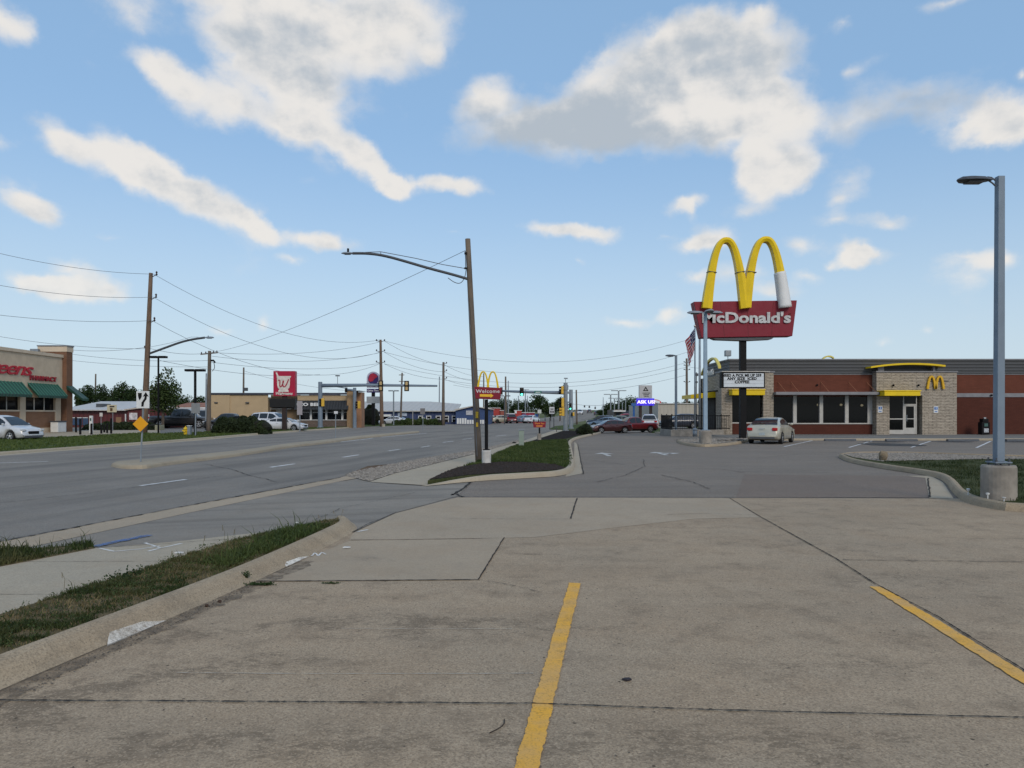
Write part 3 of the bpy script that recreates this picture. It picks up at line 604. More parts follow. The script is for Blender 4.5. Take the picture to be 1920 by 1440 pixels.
# ---- raised planting beds
def mound(pts, z, amp=.03, step=.25, m=turf_m, name='lawn', kind='structure', extra=None):
    P = [(p[0], p[1]) for p in pts]; b = MB()
    b.prism(P, 'z', -.02, z)
    o = b.build(name, m); o['kind'] = kind; return o
bedP = [gp(802, 910), gp(882, 900), gp(1000, 893), gp(1050, 890), gp(1071, 883), gp(1073, 868), gp(1068, 845), gp(1065, 828), gp(1088, 819), gp(1126, 811), gp(1120, 809), gp(1085, 806), gp(1062, 807), gp(1045, 813.5), gp(1000, 829), gp(962, 841), gp(917, 862), gp(895, 872), gp(836, 894)]
mound(bedP, .115, name='planter_bed')
struct('front_mulch_bed', MB().poly([(p.x, p.y, .125) for p in (gp(803, 909), gp(882, 899), gp(1000, 892), gp(1045, 889), gp(1062, 886.5), gp(1040, 878), gp(985, 874), gp(940, 873), gp(900, 877), gp(860, 884), gp(836, 893))]), mulch_m)
struct('rear_mulch_bed', MB().poly([(p.x, p.y, .125) for p in (gp(985, 834.5), gp(1000, 829.5), gp(1045, 814), gp(1062, 808.5), gp(1090, 812), gp(1110, 813), gp(1085, 819), gp(1062, 826), gp(1020, 829))]), mulch_m)
stripP = [Vector((-3.61, 2.2, 0)), Vector((-3.30, 4.42, 0)), Vector((-3.11, 5.4, 0)), Vector((-2.81, 7.1, 0)), Vector((-2.54, 9.2, 0)), Vector((-2.42, 10.2, 0)), gp(640, 984), gp(560, 992, .06), gp(420, 1035), gp(230, 1100), gp(0, 1178), gp(-500, 1330)]
mound(stripP, .11, m=strip_soil_m, name='grass_strip_soil')
wedgeP = [gp(-400, 1118), gp(0, 1066), gp(178, 1031), gp(170, 1024), gp(0, 1036), gp(-400, 1095)]
mound(wedgeP, .028, m=strip_soil_m, name='grass_wedge_soil')
islP = [Vector((p[0], p[1], 0)) for p in (gp(1580, 858), gp(1597, 866), gp(1660, 877), gp(1748, 889), gp(1782, 903), gp(1800, 931), gp(1835, 946), gp(1925, 959), (14, 11.9), (24, 12), (24, 26), gp(1920, 863), gp(1700, 854.5), gp(1600, 855))]
mound(islP, .12, name='island_bed')
struct('island_gravel', MB().poly([(p[0], p[1], .13) for p in (gp(1582, 857.6), gp(1600, 864), gp(1655, 872.5), gp(1720, 870), gp(1835, 868), gp(2100, 869), gp(2100, 863.5), gp(1920, 863.3), gp(1700, 854.8), gp(1602, 855.3))]), gravel_m)
KB = [gp(2100, 862.5), gp(1920, 861.5), gp(1700, 853), gp(1600, 853.4), gp(1573, 857)]
struct('island_kerb_rear', kerb('', KB, .15, .16), kerb_m)
struct('sign_island_gravel', MB().poly([(p[0], p[1], .12) for p in (gp(1270, 828), gp(1280, 832.5), gp(1302, 836.3), gp(1335, 837), gp(1383, 832), gp(1406, 826), gp(1404, 822), gp(1330, 820.5), gp(1272, 823.5))]), gravel_m)
vergeP = [gp(-900, 922), gp(0, 851.5), gp(340, 827), gp(480, 814.5), gp(560, 808.4), gp(640, 803.2), gp(655, 802), gp(600, 803), gp(520, 806), gp(400, 811), gp(300, 815.5), gp(265, 814), gp(130, 821.5), gp(0, 827), gp(-900, 850)]
mound(vergeP, .11, name='road_verge', m=groundmat('verge turf', (.060, .085, .024), (.080, .100, .034), (.045, .065, .018), .3, 3, .03, 20))
v2 = [gp(560, 800.6), gp(640, 801.5), gp(760, 797.8), gp(825, 795), gp(800, 794), gp(700, 796), gp(640, 798), gp(560, 799)]
mound(v2, .1, name='far_verge', m=bpy.data.materials['verge turf'])
v3 = [gp(1030, 805.5), gp(1062, 806.5), gp(1120, 808), gp(1115, 800), gp(1105, 795), gp(1060, 798), gp(1040, 800)]
mound(v3, .08, name='corner_lawn', m=bpy.data.materials['verge turf'])
lawn4 = [gp(1222, 812), gp(1247, 812), gp(1247, 804), gp(1222, 803)]
mound(lawn4, .08, name='patio_lawn', m=bpy.data.materials['verge turf'])
# median with kerb all round
medP = [gp(*p) for p in ((208, 875), (225, 880), (275, 880.5), (300, 875), (400, 862.5), (480, 851.5), (544, 839.5), (600, 834), (675, 823), (750, 815.5), (788, 811.5), (785, 810), (750, 813), (675, 819.5), (600, 829), (544, 834.5), (480, 845), (400, 855), (300, 865), (250, 869), (215, 872))]
mc = Vector((0, 0, 0))
mb = MB(); P = chaikin(medP+[medP[0]], 2)[:-1]; n = len(P)
cen = [p for p in P]
def inset(P, d):
    out = []
    for i, p in enumerate(P):
        a = P[i-1]; c = P[(i+1) % len(P)]; t = (c-a); t.z = 0; t.normalize(); out.append(p+Vector((-t.y, t.x, 0))*d)
    return out
area = sum(P[i-1].x*P[i].y-P[i].x*P[i-1].y for i in range(n)); sg = 1 if area > 0 else -1
rings = [(0, .012), (.03, .09), (.08, .13)]
v = []
for d, z in rings: v += [(p.x, p.y, z) for p in inset(P, d*sg)]
f = [(r*n+i, r*n+(i+1) % n, (r+1)*n+(i+1) % n, (r+1)*n+i) for r in range(2) for i in range(n)]+[tuple(range(2*n, 3*n))]
mb.add(v, f); struct('median', mb, paving('median concrete', (.36, .305, .225), (.31, .265, .20), (.17, .14, .105), fine=.15, blot=.4))
# ================================================================== shared object materials
steel = M('galvanised steel', (.24, .27, .30), .45, .35, .1, 4, dirt=.15)
bluegrey = M('blue grey painted steel', (.17, .215, .27), .5, .1, .08, 2, dirt=.15)
blackm = M('black painted metal', (.007, .007, .008), .6, 0, .2, 5, spec=.15)
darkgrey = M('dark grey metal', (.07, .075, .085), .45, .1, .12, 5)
whitep = M('white painted metal', (.62, .63, .63), .5, 0, .06, 3, dirt=.12)
redp = M('sign red', (.19, .009, .024), .5, 0, .04, 1.0, dirt=.04)
yelp = M('arch yellow', (.72, .50, .012), .38, 0, .06, 1.2, dirt=.08)
conc = kerb_m
basec = M('cast concrete base', (.26, .235, .205), .9, 0, .25, 2.5, .004, dirt=.3)
wood = woodmat('weathered pole wood', (.145, .120, .098), (.085, .068, .055), (.165, .125, .090))
wood2 = woodmat('brown pole wood', (.17, .115, .080), (.10, .066, .046), (.20, .12, .075))
rubber = M('tyre rubber', (.018, .018, .019), .85, 0, .2, 8)
alloy = M('alloy wheel', (.45, .46, .48), .3, .7, .05, 6)
wiremat = M('cable sheath', (.13, .14, .16), .6)
porc = M('brown insulator', (.05, .03, .03), .3)
# ================================================================== parametric vehicle (front towards local +x)
def lerp_prof(P, x):
    if x <= P[0][0]: return P[0][1]
    for a, b in zip(P[:-1], P[1:]):
        if x <= b[0]: t = (x-a[0])/(b[0]-a[0]+1e-9); return a[1]+(b[1]-a[1])*t
    return P[-1][1]
CARS = {
 'sedan': dict(L=4.8, W=1.84, top=[(-2.4, .60), (-2.37, .92), (-2.25, 1.02), (-1.9, 1.06), (-1.0, 1.02), (.8, .99), (1.15, .97), (1.9, .86), (2.25, .74), (2.4, .52)], bot=[(-2.4, .36), (-2.2, .24), (2.1, .2), (2.4, .3)],
     cab=[(-2.0, 1.03), (-1.55, 1.25), (-1.0, 1.41), (-.4, 1.47), (.1, 1.455), (.5, 1.36), (1.2, .96)], wh=(-1.42, 1.38), r=.335, win=[(-1.32, -.62), (-.55, .15), (.2, .78)]),
 'minivan': dict(L=5.0, W=1.95, top=[(-2.5, .5), (-2.47, 1.0), (-2.4, 1.08), (0, 1.06), (1.2, 1.06), (1.5, 1.03), (2.1, .90), (2.4, .78), (2.5, .5)], bot=[(-2.5, .36), (-2.3, .24), (2.2, .2), (2.5, .3)],
     cab=[(-2.44, 1.06), (-2.35, 1.45), (-2.2, 1.68), (-1.5, 1.74), (0, 1.75), (.45, 1.66), (.9, 1.42), (1.5, 1.03)], wh=(-1.5, 1.5), r=.35, win=[(-2.15, -1.2), (-1.1, -.1), (0, .95)]),
 'suv': dict(L=4.7, W=1.9, top=[(-2.35, .55), (-2.32, 1.05), (-2.25, 1.12), (0, 1.08), (.8, 1.07), (1.2, 1.05), (2.0, .98), (2.25, .86), (2.35, .5)], bot=[(-2.35, .42), (-2.1, .3), (2.0, .28), (2.35, .36)],
     cab=[(-2.3, 1.1), (-2.1, 1.5), (-1.9, 1.66), (-1, 1.72), (0, 1.71), (.3, 1.64), (.7, 1.4), (1.2, 1.05)], wh=(-1.38, 1.38), r=.36, win=[(-1.95, -1.25), (-1.15, -.3), (-.2, .62)]),
 'pickup': dict(L=5.7, W=2.0, top=[(-2.85, .62), (-2.83, 1.12), (-2.78, 1.16), (-.75, 1.16), (-.6, 1.12), (1.2, 1.1), (1.5, 1.08), (2.5, 1.02), (2.78, .9), (2.85, .6)], bot=[(-2.85, .5), (-2.6, .42), (2.5, .36), (2.85, .42)],
     cab=[(-.8, 1.12), (-.75, 1.6), (-.6, 1.78), (0, 1.84), (.6, 1.82), (.85, 1.7), (1.5, 1.08)], wh=(-1.75, 1.8), r=.39, win=[(-.62, .1), (.17, .95)]),
}
def make_car(name, kind, paint, loc, head, label, cat, group=None, chrome=None, detail=True):
    K = CARS[kind]; L, Wd = K['L'], K['W']; hw = Wd/2
    root = thing(name, loc, label, cat, group); root.rotation_euler = (0, 0, head)
    n = 40; xs_ = [-L/2+L*i/n for i in range(n+1)]
    v = []; f = []
    for x in xs_:
        e = abs(x)/(L/2); w = hw*(1-.02*e**2-.14*max(0, (e-.80)/.20)**2.2)
        zt = lerp_prof(K['top'], x); zb = lerp_prof(K['bot'], x)
        for wx in K['wh']:
            dd = abs(x-wx); ra = K['r']*1.17
            if dd < ra: zb = max(zb, K['r']+sqrt(ra*ra-dd*dd)*.93)
        zm = (zt+zb)/2
        half = [(w*.90, zb), (w*.985, min(zb+.08, zm)), (w, zm), (w*.985, zt-.16), (w*.95, zt-.06), (w*.86, zt-.01), (w*.45, zt+.012), (0, zt+.018)]
        ring = [(y, z) for y, z in half]+[(-y, z) for y, z in half[-2::-1]]
        v += [(x, y, z) for y, z in ring]
    m = 15
    for i in range(n):
        for k in range(m-1): f.append((i*m+k, (i+1)*m+k, (i+1)*m+k+1, i*m+k+1))
        f.append((i*m+m-1, (i+1)*m+m-1, (i+1)*m, i*m))
    f += [tuple(range(m)), tuple(range(n*m, (n+1)*m))[::-1]]
    b = MB(); b.add(v, f); b.build('body', paint, root, smooth=True, local=True)
    # dark underside and wheel housings
    u = MB(); u.box(-L/2+.25, L/2-.25, -hw*.80, hw*.80, .2, .62); u.build('underbody', blackm, root, local=True)
    # cabin
    C_ = K['cab']; wb = hw*.885; slope = .42
    def yw(x, z):
        belt = lerp_prof(K['top'], x); return wb-max(0, z-belt)*slope
    cx = []; a0, a1 = C_[0][0], C_[-1][0]
    for i in range(25): cx.append(a0+(a1-a0)*i/24)
    v = []; f = []
    for x in cx:
        zt = lerp_prof(C_, x); belt = lerp_prof(K['top'], x)-.03; yt = yw(x, zt)
        ring = [(wb, belt), (yt+.015, max(belt, zt-.07)), (yt-.06, zt-.012), (yt*.5, zt+.015), (0, zt+.02)]
        ring = ring+[(-y, z) for y, z in ring[-2::-1]]; v += [(x, y, z) for y, z in ring]
    m = 9
    for i in range(24):
        for k in range(m-1): f.append((i*m+k, (i+1)*m+k, (i+1)*m+k+1, i*m+k+1))
    b = MB(); b.add(v, f); b.build('roof', paint, root, smooth=True, local=True)
    # side glass
    for s in (-1, 1):
        for (x0, x1) in K['win']:
            g = MB(); pts = []
            for x in (x0, (x0+x1)/2, x1):
                pts.append((x, lerp_prof(K['top'], x)+.03))
            top_ = []
            for x in (x1, x1-(x1-x0)*.33, x1-(x1-x0)*.66, x0):
                top_.append((x, lerp_prof(C_, x)-.10))
            P = [p for p in pts]+[p for p in top_ if p[1] > lerp_prof(K['top'], p[0])+.06]
            def side(x, z):
                zt = lerp_prof(C_, x); belt = lerp_prof(K['top'], x)-.03; yt = yw(x, zt)+.015; q = min(1, max(0, (z-belt)/max(.05, zt-.07-belt))); return wb+(yt-wb)*q
            g.add([(x, s*(side(x, z)+.008), z) for x, z in P]+[(x, s*(side(x, z)-.01), z) for x, z in P], [tuple(range(len(P))), tuple(range(len(P), 2*len(P)))[::-1]]+[(i, (i+1) % len(P), len(P)+(i+1) % len(P), len(P)+i) for i in range(len(P))])
            g.build('side_window', GL_SOLID, root, local=True)
    def slopeglass(nm, i0, i1, flip):
        (xa, za), (xb, zb_) = C_[i0], C_[i1]; g = MB()
        pts = []
        if i0 < i1: seg = C_[i0:i1+1]
        else: seg = C_[i1:i0+1][::-1]
        vs = []
        for q, (x, z) in enumerate(seg):
            t = q/(len(seg)-1); inw = .09-.02*t
            y = yw(x, z)-inw
            d = Vector((seg[-1][0]-seg[0][0], 0, seg[-1][1]-seg[0][1])).normalized(); nn = Vector((d.z, 0, -d.x)); nn = nn if nn.z > 0 else -nn
            zz = z; xx = x
            if q == 0: xx += d.x*.06; zz += d.z*.06+.0
            if q == len(seg)-1: xx -= d.x*.07; zz -= d.z*.07
            vs += [(xx+nn.x*.026, -y, zz+nn.z*.026), (xx+nn.x*.034, 0, zz+nn.z*.034), (xx+nn.x*.026, y, zz+nn.z*.026)]
        fs = [(3*q+k, 3*q+k+1, 3*q+4+k, 3*q+3+k) for q in range(len(seg)-1) for k in range(2)]
        g.add(vs, fs); g.build(nm, GL_SOLID, root, smooth=True, local=True)
    nC = len(C_)
    slopeglass('windshield', nC-1, nC-(3 if kind == 'sedan' else 3), 1)
    slopeglass('rear_window', 0, 2 if kind != 'pickup' else 1, 0)
    # wheels
    for wx in K['wh']:
        for s in (-1, 1):
            r = K['r']; t = MB(); y0 = s*(hw-.21); y1 = s*(hw-.005)
            prof = [(y0, r*.93), (y0+s*.02, r), (y1-s*.03, r), (y1, r*.93), (y1+s*.0, r*.70), (y1-s*.03, r*.66)]
            nn = 20; vs = [(wx+rr*cos(2*pi*k/nn), y, r+rr*sin(2*pi*k/nn)) for y, rr in prof for k in range(nn)]
            fs = [(i*nn+k, i*nn+(k+1) % nn, (i+1)*nn+(k+1) % nn, (i+1)*nn+k) for i in range(len(prof)-1) for k in range(nn)]+[tuple(range(nn)), tuple(range((len(prof)-1)*nn, len(prof)*nn))]
            t.add(vs, fs); w = t.build('wheel', rubber, root, local=True)
            if detail:
                rm = MB(); yy = y1-s*.012
                for k in range(5):
                    a = 2*pi*k/5+.3
                    rm.prism([(wx+.03*cos(a+1.5), r+.03*sin(a+1.5)), (wx+r*.64*cos(a+.16), r+r*.64*sin(a+.16)), (wx+r*.64*cos(a-.16), r+r*.64*sin(a-.16)), (wx+.03*cos(a-1.5), r+.03*sin(a-1.5))], 'y', yy, yy-s*.03)
                vs = [(wx+rr*cos(2*pi*k/20), yy+s*.004, r+rr*sin(2*pi*k/20)) for rr in (r*.58, r*.68) for k in range(20)]
                rm.add(vs, [(k, (k+1) % 20, 20+(k+1) % 20, 20+k) for k in range(20)]); rm.ell((wx, yy, r), (.06, .02, .06), 8, 4)
                rm.build('rim', alloy, w, local=True)
    # lamps, plate, mirrors, bumper strip
    zt = lerp_prof(K['top'], -L/2+.05); zf = lerp_prof(K['top'], L/2-.25)
    tl = glass_red
    for s in (-1, 1):
        t = MB(); z1 = zt-.02 if kind != 'pickup' else 1.08
        t.box(-L/2-.012, -L/2+.16, s*(hw*.58), s*(hw*.875), z1-.17, z1-.01); t.build('tail_lamp', tl, root, bevel=.02, local=True)
        h = MB(); h.box(L/2-.35, L/2-.02, s*(hw*.60), s*(hw*.90), zf-.16, zf-.02); h.build('headlight', lampglass, root, bevel=.03, local=True)
        mr = MB(); mx = K['win'][-1][1]+.05; mr.ell((mx, s*(wb+.13), lerp_prof(K['top'], mx)+.09), (.07, .11, .07), 10, 6); mr.build('side_mirror', paint, root, smooth=True, local=True)
        if detail:
            for (x0, x1) in K['win'][-2:]: dh = MB(); dh.box(x0+.02, x0+.18, s*(hw*.985), s*(hw+.02), .86, .89); dh.build('door_handle', chrome or paint, root, local=True)
    p = MB(); p.box(-L/2-.02, -L/2+.02, -.16, .16, .50 if kind != 'pickup' else .6, .64 if kind != 'pickup' else .72); p.build('licence_plate', platem, root, local=True)
    p = MB(); p.box(L/2-.03, L/2+.012, -hw*.42, hw*.42, .48, .68); p.build('grille', blackm, root, local=True)
    p = MB(); p.box(-L/2-.01, -L/2+.12, -hw*.72, hw*.72, .30, .40); p.build('rear_bumper', darkgrey, root, local=True)
    p = MB(); p.box(L/2-.12, L/2+.01, -hw*.72, hw*.72, .24, .36); p.build('front_bumper', darkgrey, root, local=True)
    return root
glass_red = M('red tail lamp', (.40, .015, .02), .15, 0, .1, 9)
lampglass = M('headlamp glass', (.55, .56, .58), .12, .1, .1, 9)
platem = M('licence plate', (.35, .40, .42), .5, 0, .2, 20)
champ = car_paint('pale champagne paint', (.46, .44, .36), .25)
silver = car_paint('light silver paint', (.58, .59, .61), .15)
whitec = car_paint('white car paint', (.62, .64, .68), .05)
maroon = car_paint('dark maroon paint', (.050, .003, .007), .2)
red_c = car_paint('deep red paint', (.125, .005, .009), .15)
bluec = car_paint('pale blue paint', (.14, .20, .28), .3)
blackc = car_paint('black car paint', (.012, .012, .014), .1)
pinkc = car_paint('bright red paint', (.40, .03, .06), .1)
greenc = car_paint('dull green paint', (.16, .19, .15), .2)
navyc = car_paint('dark navy paint', (.02, .028, .05), .2)
def car_at(name, kind, paint, px, py, head, label, cat, group=None, sc=1., z=.02, chrome=None):
    c = make_car(name, kind, paint, (0, 0, 0), R(head), label, cat, group, chrome)
    p = gp(px, py); c.location = (p.x, p.y, z+.0); c.scale = (sc, sc, sc); return c
# the pale sedan parked by the sign
champc = make_car('sedan', 'sedan', champ, (14.98, 43.1, .012), R(90-31), 'pale champagne sedan parked rear towards the viewer beside the tall black sign post', 'car')
bs_ = MB()
for x0, x1 in ((-.16, .16),): bs_.prism([(x0, .83), (x1, .83), (x1-.04, .87), (x0+.04, .87)], 'x', -2.424, -2.41)
bs_.build('badge', alloy, champc, local=True)
van = car_at('minivan', 'minivan', silver, 4, 827, -13, 'silver minivan half out of the picture in front of the green awnings', 'minivan', None, .9)
van.location.x += .1
G1 = 'cars parked by the tan restaurant'
car_at('suv', 'suv', whitec, 514, 806, -14, 'white sport utility car partly hidden behind the long dark hedge', 'car', G1, 1.08)
car_at('sedan', 'sedan', whitec, 533, 808.5, -4, 'white sedan parked directly behind the dark sign post with the mortar logo', 'car', G1, .90)
car_at('pickup_truck', 'pickup', blackc, 432, 806, 175, 'black pickup truck standing behind the dark hedge with only its cab showing', 'pickup truck', G1, .95)
car_at('sedan', 'sedan', whitec, 738, 797, 165, 'small white sedan parked in front of the blue warehouse', 'car', None, .92)
G2 = 'cars waiting at the lot exit'
car_at('sedan', 'sedan', maroon, 1144, 812.3, 194, 'dark maroon sedan nearest in the line of cars, left of the red pickup', 'car', G2, .78)
car_at('pickup_truck', 'pickup', red_c, 1188, 811.2, 200, 'deep red crew cab pickup truck overlapping the maroon sedan', 'pickup truck', G2, .76)
car_at('suv', 'suv', whitec, 1217, 806.5, 80, 'white sport utility car half hidden behind the tail of the red pickup', 'car', G2, .95)
car_at('sedan', 'sedan', bluec, 1137, 803.5, 150, 'pale blue sedan behind the nose of the maroon sedan', 'car', G2, .9)
car_at('suv', 'suv', navyc, 1127, 799, 160, 'dark navy car farthest left behind the pale blue sedan', 'car', G2, .85)
car_at('sedan', 'sedan', greenc, 1158, 800.5, 170, 'dull green sedan seen above the roof of the maroon sedan', 'car', G2, 1.0)
car_at('sedan', 'sedan', pinkc, 1171, 795, 178, 'bright red car parked beyond the red pickup under the trees', 'car', G2, 1.2)
car_at('suv', 'suv', navyc, 1275, 803.5, 180, 'dark navy car seen through the black patio railing', 'car', None, 1.0, .0)
G3 = 'cars far down the road'
for i, (px, Y, k, m, h, lb) in enumerate(((1087.5, 330, 'suv', whitec, 262, 'white car driving away far down the road, leftmost of the distant three'), (1105, 380, 'sedan', blackc, 84, 'dark car near the middle of the road far away below the crest'), (1119, 300, 'sedan', navyc, 84, 'dark blue car far down the road close to the right verge'))):
    c = make_car('sedan' if k == 'sedan' else 'suv', k, m, (X_(px, Y), Y, hill(Y)+.3), R(h), lb, 'car', G3, detail=False); c.scale = (1.3, 1.3, 1.3)
G4 = 'dark vehicles left of the tan building'
car_at('pickup_truck', 'pickup', blackc, 342, 803, 5, 'black pickup truck in shade between the red shed and the tan building', 'pickup truck', G4, 1.25)
car_at('suv', 'suv', blackc, 374, 801, 175, 'black car parked right of the other dark vehicle beside the tan wall', 'car', G4, 1.25)
# ================================================================== restaurant with stone piers (right)
FY = 57.0; BZ = .13
def F(px, Y=FY): return X_(px, Y)
def H(py, Y=FY): return Z_(py, Y)
brickU = brickmat('rust red upper brick', (.145, .048, .031), (.118, .040, .026), (.09, .036, .026), .4, .11, .008, .002)
brickL = brickmat('dark red lower brick', (.090, .030, .021), (.075, .025, .018), (.05, .021, .016), .4, .11, .008, .002)
stoneV = brickmat('pale stacked stone', (.42, .365, .30), (.31, .27, .222), (.10, .085, .07), .62, .115, .016, .03, stone=True)
fascia = ribmat('charcoal ribbed fascia', (.055, .058, .064), .24, 2, .03, .55)
trimg = M('grey metal trim', (.20, .20, .215), .5, .1, .1, 2)
cream = M('window frame metal', (.42, .41, .39), .5, 0, .08, 3)
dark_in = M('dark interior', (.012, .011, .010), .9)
rb = thing('restaurant_building', (F(1370), FY, BZ), 'low restaurant with red brick walls, stone piers and charcoal ribbed fascia', 'restaurant')
x0, xw, xt0, xt1, xe = F(1368), F(1447), F(1637), F(1786), 62.0
zt = H(675); zf = H(700)
b = MB()   # fascia body and roof
b.box(x0, xe, FY, FY+.3, zf, zt); b.box(x0, x0+.3, FY+.3, FY+6.6, zf, zt); b.box(x0+.3, xe, FY+.3, FY+6.6, zf-.1, zf+.2)
b.build('fascia', fascia, rb)
b = MB(); b.box(x0-.06, xe, FY-.06, FY+.36, zt+.002, zt+.09); b.box(x0-.06, x0+.36, FY+.36, FY+6.6, zt+.002, zt+.09); b.build('parapet_cap', trimg, rb)
# brick walls: bay with windows
zc0, zc1 = H(744), H(736); zs = H(793); zw0 = H(792)
wy = FY+.12
b = MB(); b.box(xw, xt0, wy, wy+.25, zc1-.3, zf-.002); b.build('upper_brick_wall', brickU, rb)
b = MB(); b.box(xw, xt0, wy, wy+.25, BZ, zs-.06); b.build('lower_brick_wall', brickL, rb)
b = MB(); b.box(xt1, xe, wy, wy+.25, zc1-.05, zf-.002); b.build('upper_brick_wall', brickU, rb)
b = MB(); b.box(xt1, xe, wy, wy+.25, BZ, zc0-.02); b.build('lower_brick_wall', brickL, rb)
b = MB(); b.box(xt1+.02, xe, wy-.05, wy+.2, zc0-.02, zc1-.05); b.build('wall_band', trimg, rb)
b = MB(); b.box(x0, xe, wy-.04, wy+.26, zf-.10, zf-.004); b.build('fascia_trim', trimg, rb)
# side and rear walls
b = MB(); b.box(F(1352)+.05, F(1352)+.3, FY+1.2, FY+6.5, BZ, zf-.12); b.build('side_wall', stoneV, rb)
b = MB(); b.box(F(1352)+.32, xe, FY+6.2, FY+6.4, BZ, zf-.12); b.build('rear_wall', brickL, rb)
# interior shell so that the windows look into a room
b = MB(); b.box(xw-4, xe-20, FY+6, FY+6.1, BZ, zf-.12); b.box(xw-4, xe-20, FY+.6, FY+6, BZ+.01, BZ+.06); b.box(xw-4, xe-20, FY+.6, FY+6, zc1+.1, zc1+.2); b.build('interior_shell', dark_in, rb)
# canopy over windows with rods
b = MB(); b.box(xw-.02, xt0+.02, wy-1.1, wy-.005, H(741), H(735.5)); b.build('canopy', trimg, rb, bevel=.02)
for px in (1460, 1484, 1540, 1592, 1626):
    b = MB(); b.tube([(F(px), wy-.02, H(716)), (F(px+6), wy-1.0, H(736))], .018, 6); b.build('canopy_rod', M('rusty rod', (.30, .13, .07), .6), rb)
# windows
gl = glass('restaurant window glass', .35, (.25, .27, .28))
mull = [1447, 1491.5, 1541, 1589, 1637]
for i in range(4):
    a, c = F(mull[i])+(.13 if i else .02), F(mull[i+1])-(.13 if i < 3 else .12)
    w = MB(); w.box(a, c, wy+.10, wy+.12, zs, H(742)); wo = w.build('window_pane', gl, rb)
    w = MB()
    fr_ = .05
    w.box(a, a+fr_, wy+.05, wy+.16, zs, H(742)); w.box(c-fr_, c, wy+.05, wy+.16, zs, H(742)); w.box(a+fr_, c-fr_, wy+.05, wy+.16, H(742)-.05, H(742)); w.build('window_frame', darkgrey, wo)
for p in mull[1:4]+[0]:
    b = MB(); b.box(F(p)-.13, F(p)+.13, wy-.02, wy+.2, zs, H(741.5)) if p else b.box(F(1628), xt0-.01, wy-.02, wy+.2, zs, H(741.5)); b.build('mullion', cream, rb)
b = MB(); b.box(xw+.01, xt0-.01, wy-.06, wy+.22, zs-.09, zs-.003); b.build('window_sill', cream, rb)
lampw = glow('warm pendant light', (1., .75, .45), 18.)
for px, py in ((1577, 759), (1616, 760), (1534, 759)):
    b = MB(); b.ell((F(px, FY+3), FY+3, H(py, FY+3)), (.11, .11, .09), 10, 6); b.build('pendant_lamp', lampw, rb)
for px in (1480, 1508):
    b = MB(); b.lathe(F(px, FY+2.4), FY+2.4, [(.45, H(760, FY+2.4)), (.1, H(757.5, FY+2.4))], 16); b.build('pendant_shade', glow('amber shade', (.5, .25, .10), .5), rb)
# stone entrance tower
ty = FY-.55
dx0, dx1 = F(1661), F(1722); dz = H(742)
b = MB()
b.box(xt0, dx0, ty, FY+.6, BZ, H(699)); b.box(dx1, xt1, ty, FY+.6, BZ, H(699)); b.box(dx0, dx1, ty, FY+.6, dz, H(699))
b.build('entrance_stone_wall', stoneV, rb)
b = MB(); b.box(xt0-.08, xt1+.05, ty-.08, FY+.66, H(699)+.002, H(696.5)); b.build('tower_cap', trimg, rb)
b = MB(); b.box(dx0+.02, dx1-.02, FY+1.2, FY+1.25, BZ, dz-.02); b.build('vestibule_wall', dark_in, rb)
dy = ty+.35
door = MB(); door.box(F(1662.5), F(1690), dy, dy+.02, H(807)+.03, dz-.05); sp = door.build('door_side_pane', gl, rb)
fm = MB()
for a, c, z0_, z1_ in ((F(1661.5), F(1662.6), BZ+.02, dz), (F(1690), F(1692), BZ+.02, dz), (F(1714.5), F(1716), BZ+.02, dz), (F(1662.6), F(1690), H(786.5), H(784.5)), (F(1662.6), F(1690), BZ+.02, H(806)), (F(1692), F(1714.5), H(759.5), H(757.5)), (F(1661.5), F(1716), dz-.04, dz)):
    fm.box(a, c, dy-.04, dy+.06, z0_, z1_)
fm.build('door_frame', cream, rb)
d = MB(); a, c = F(1692.3), F(1714.2)
d.box(a, a+.14, dy-.02, dy+.05, BZ+.03, H(759.7)); d.box(c-.14, c, dy-.02, dy+.05, BZ+.03, H(759.7)); d.box(a+.14, c-.14, dy-.02, dy+.05, H(762), H(759.7)); d.box(a+.14, c-.14, dy-.02, dy+.05, BZ+.03, H(802)); d.box(a+.14, c-.14, dy-.02, dy+.05, H(786), H(784.5))
do = d.build('door', cream, rb)
d = MB(); d.box(a+.14, c-.14, dy, dy+.02, H(802), H(762)); d.build('door_glass', gl, do)
d = MB(); d.box(a+.16, a+.20, dy-.08, dy-.03, H(790), H(778)); d.build('door_handle', steel, do)
d = MB(); d.box(F(1692.4), F(1714), dy, dy+.02, H(757), dz-.05); d.build('transom_pane', gl, rb)
# yellow entrance awnings
def awn(xa, xb, y0, y1, zlo, zhi): 
    q = MB(); q.box(xa, xb, y0, y1, zlo, zhi); q.box(xa-.05, xb+.05, y0-.04, y1, zhi+.002, zhi+.08); return q
awn(F(1663, 55), F(1731, 55), ty-1.1, ty-.003, H(742, 55.2), H(733.5, 55.2)).build('entrance_awning', yelp, rb, bevel=.02)
# curved yellow blades on the roof line
def blade(xa, xb, zend, rise, y0, y1, th=.16, n=14):
    q = MB(); t = [i/n for i in range(n+1)]
    up = [(xa+(xb-xa)*k, zend+rise*(1-(2*k-1.12)**2*.8)) for k in t]; lo = [(p[0], p[1]-th) for p in up[::-1]]
    return q.prism(up+lo, 'y', y0, y1)
blade(F(1640, 55.5), F(1781, 55.5), H(686, 55.5), .26, ty-.4, ty+.5, .13).build('roof_blade', yelp, rb)
b = MB(); b.box(F(1653, 56), F(1664, 56), ty+.06, ty+.3, H(697), H(686.5, 56)); b.build('blade_support', trimg, rb)
b = MB(); b.box(F(1757, 56), F(1761, 56), ty+.06, ty+.3, H(697), H(682, 56)); b.build('blade_support', trimg, rb)
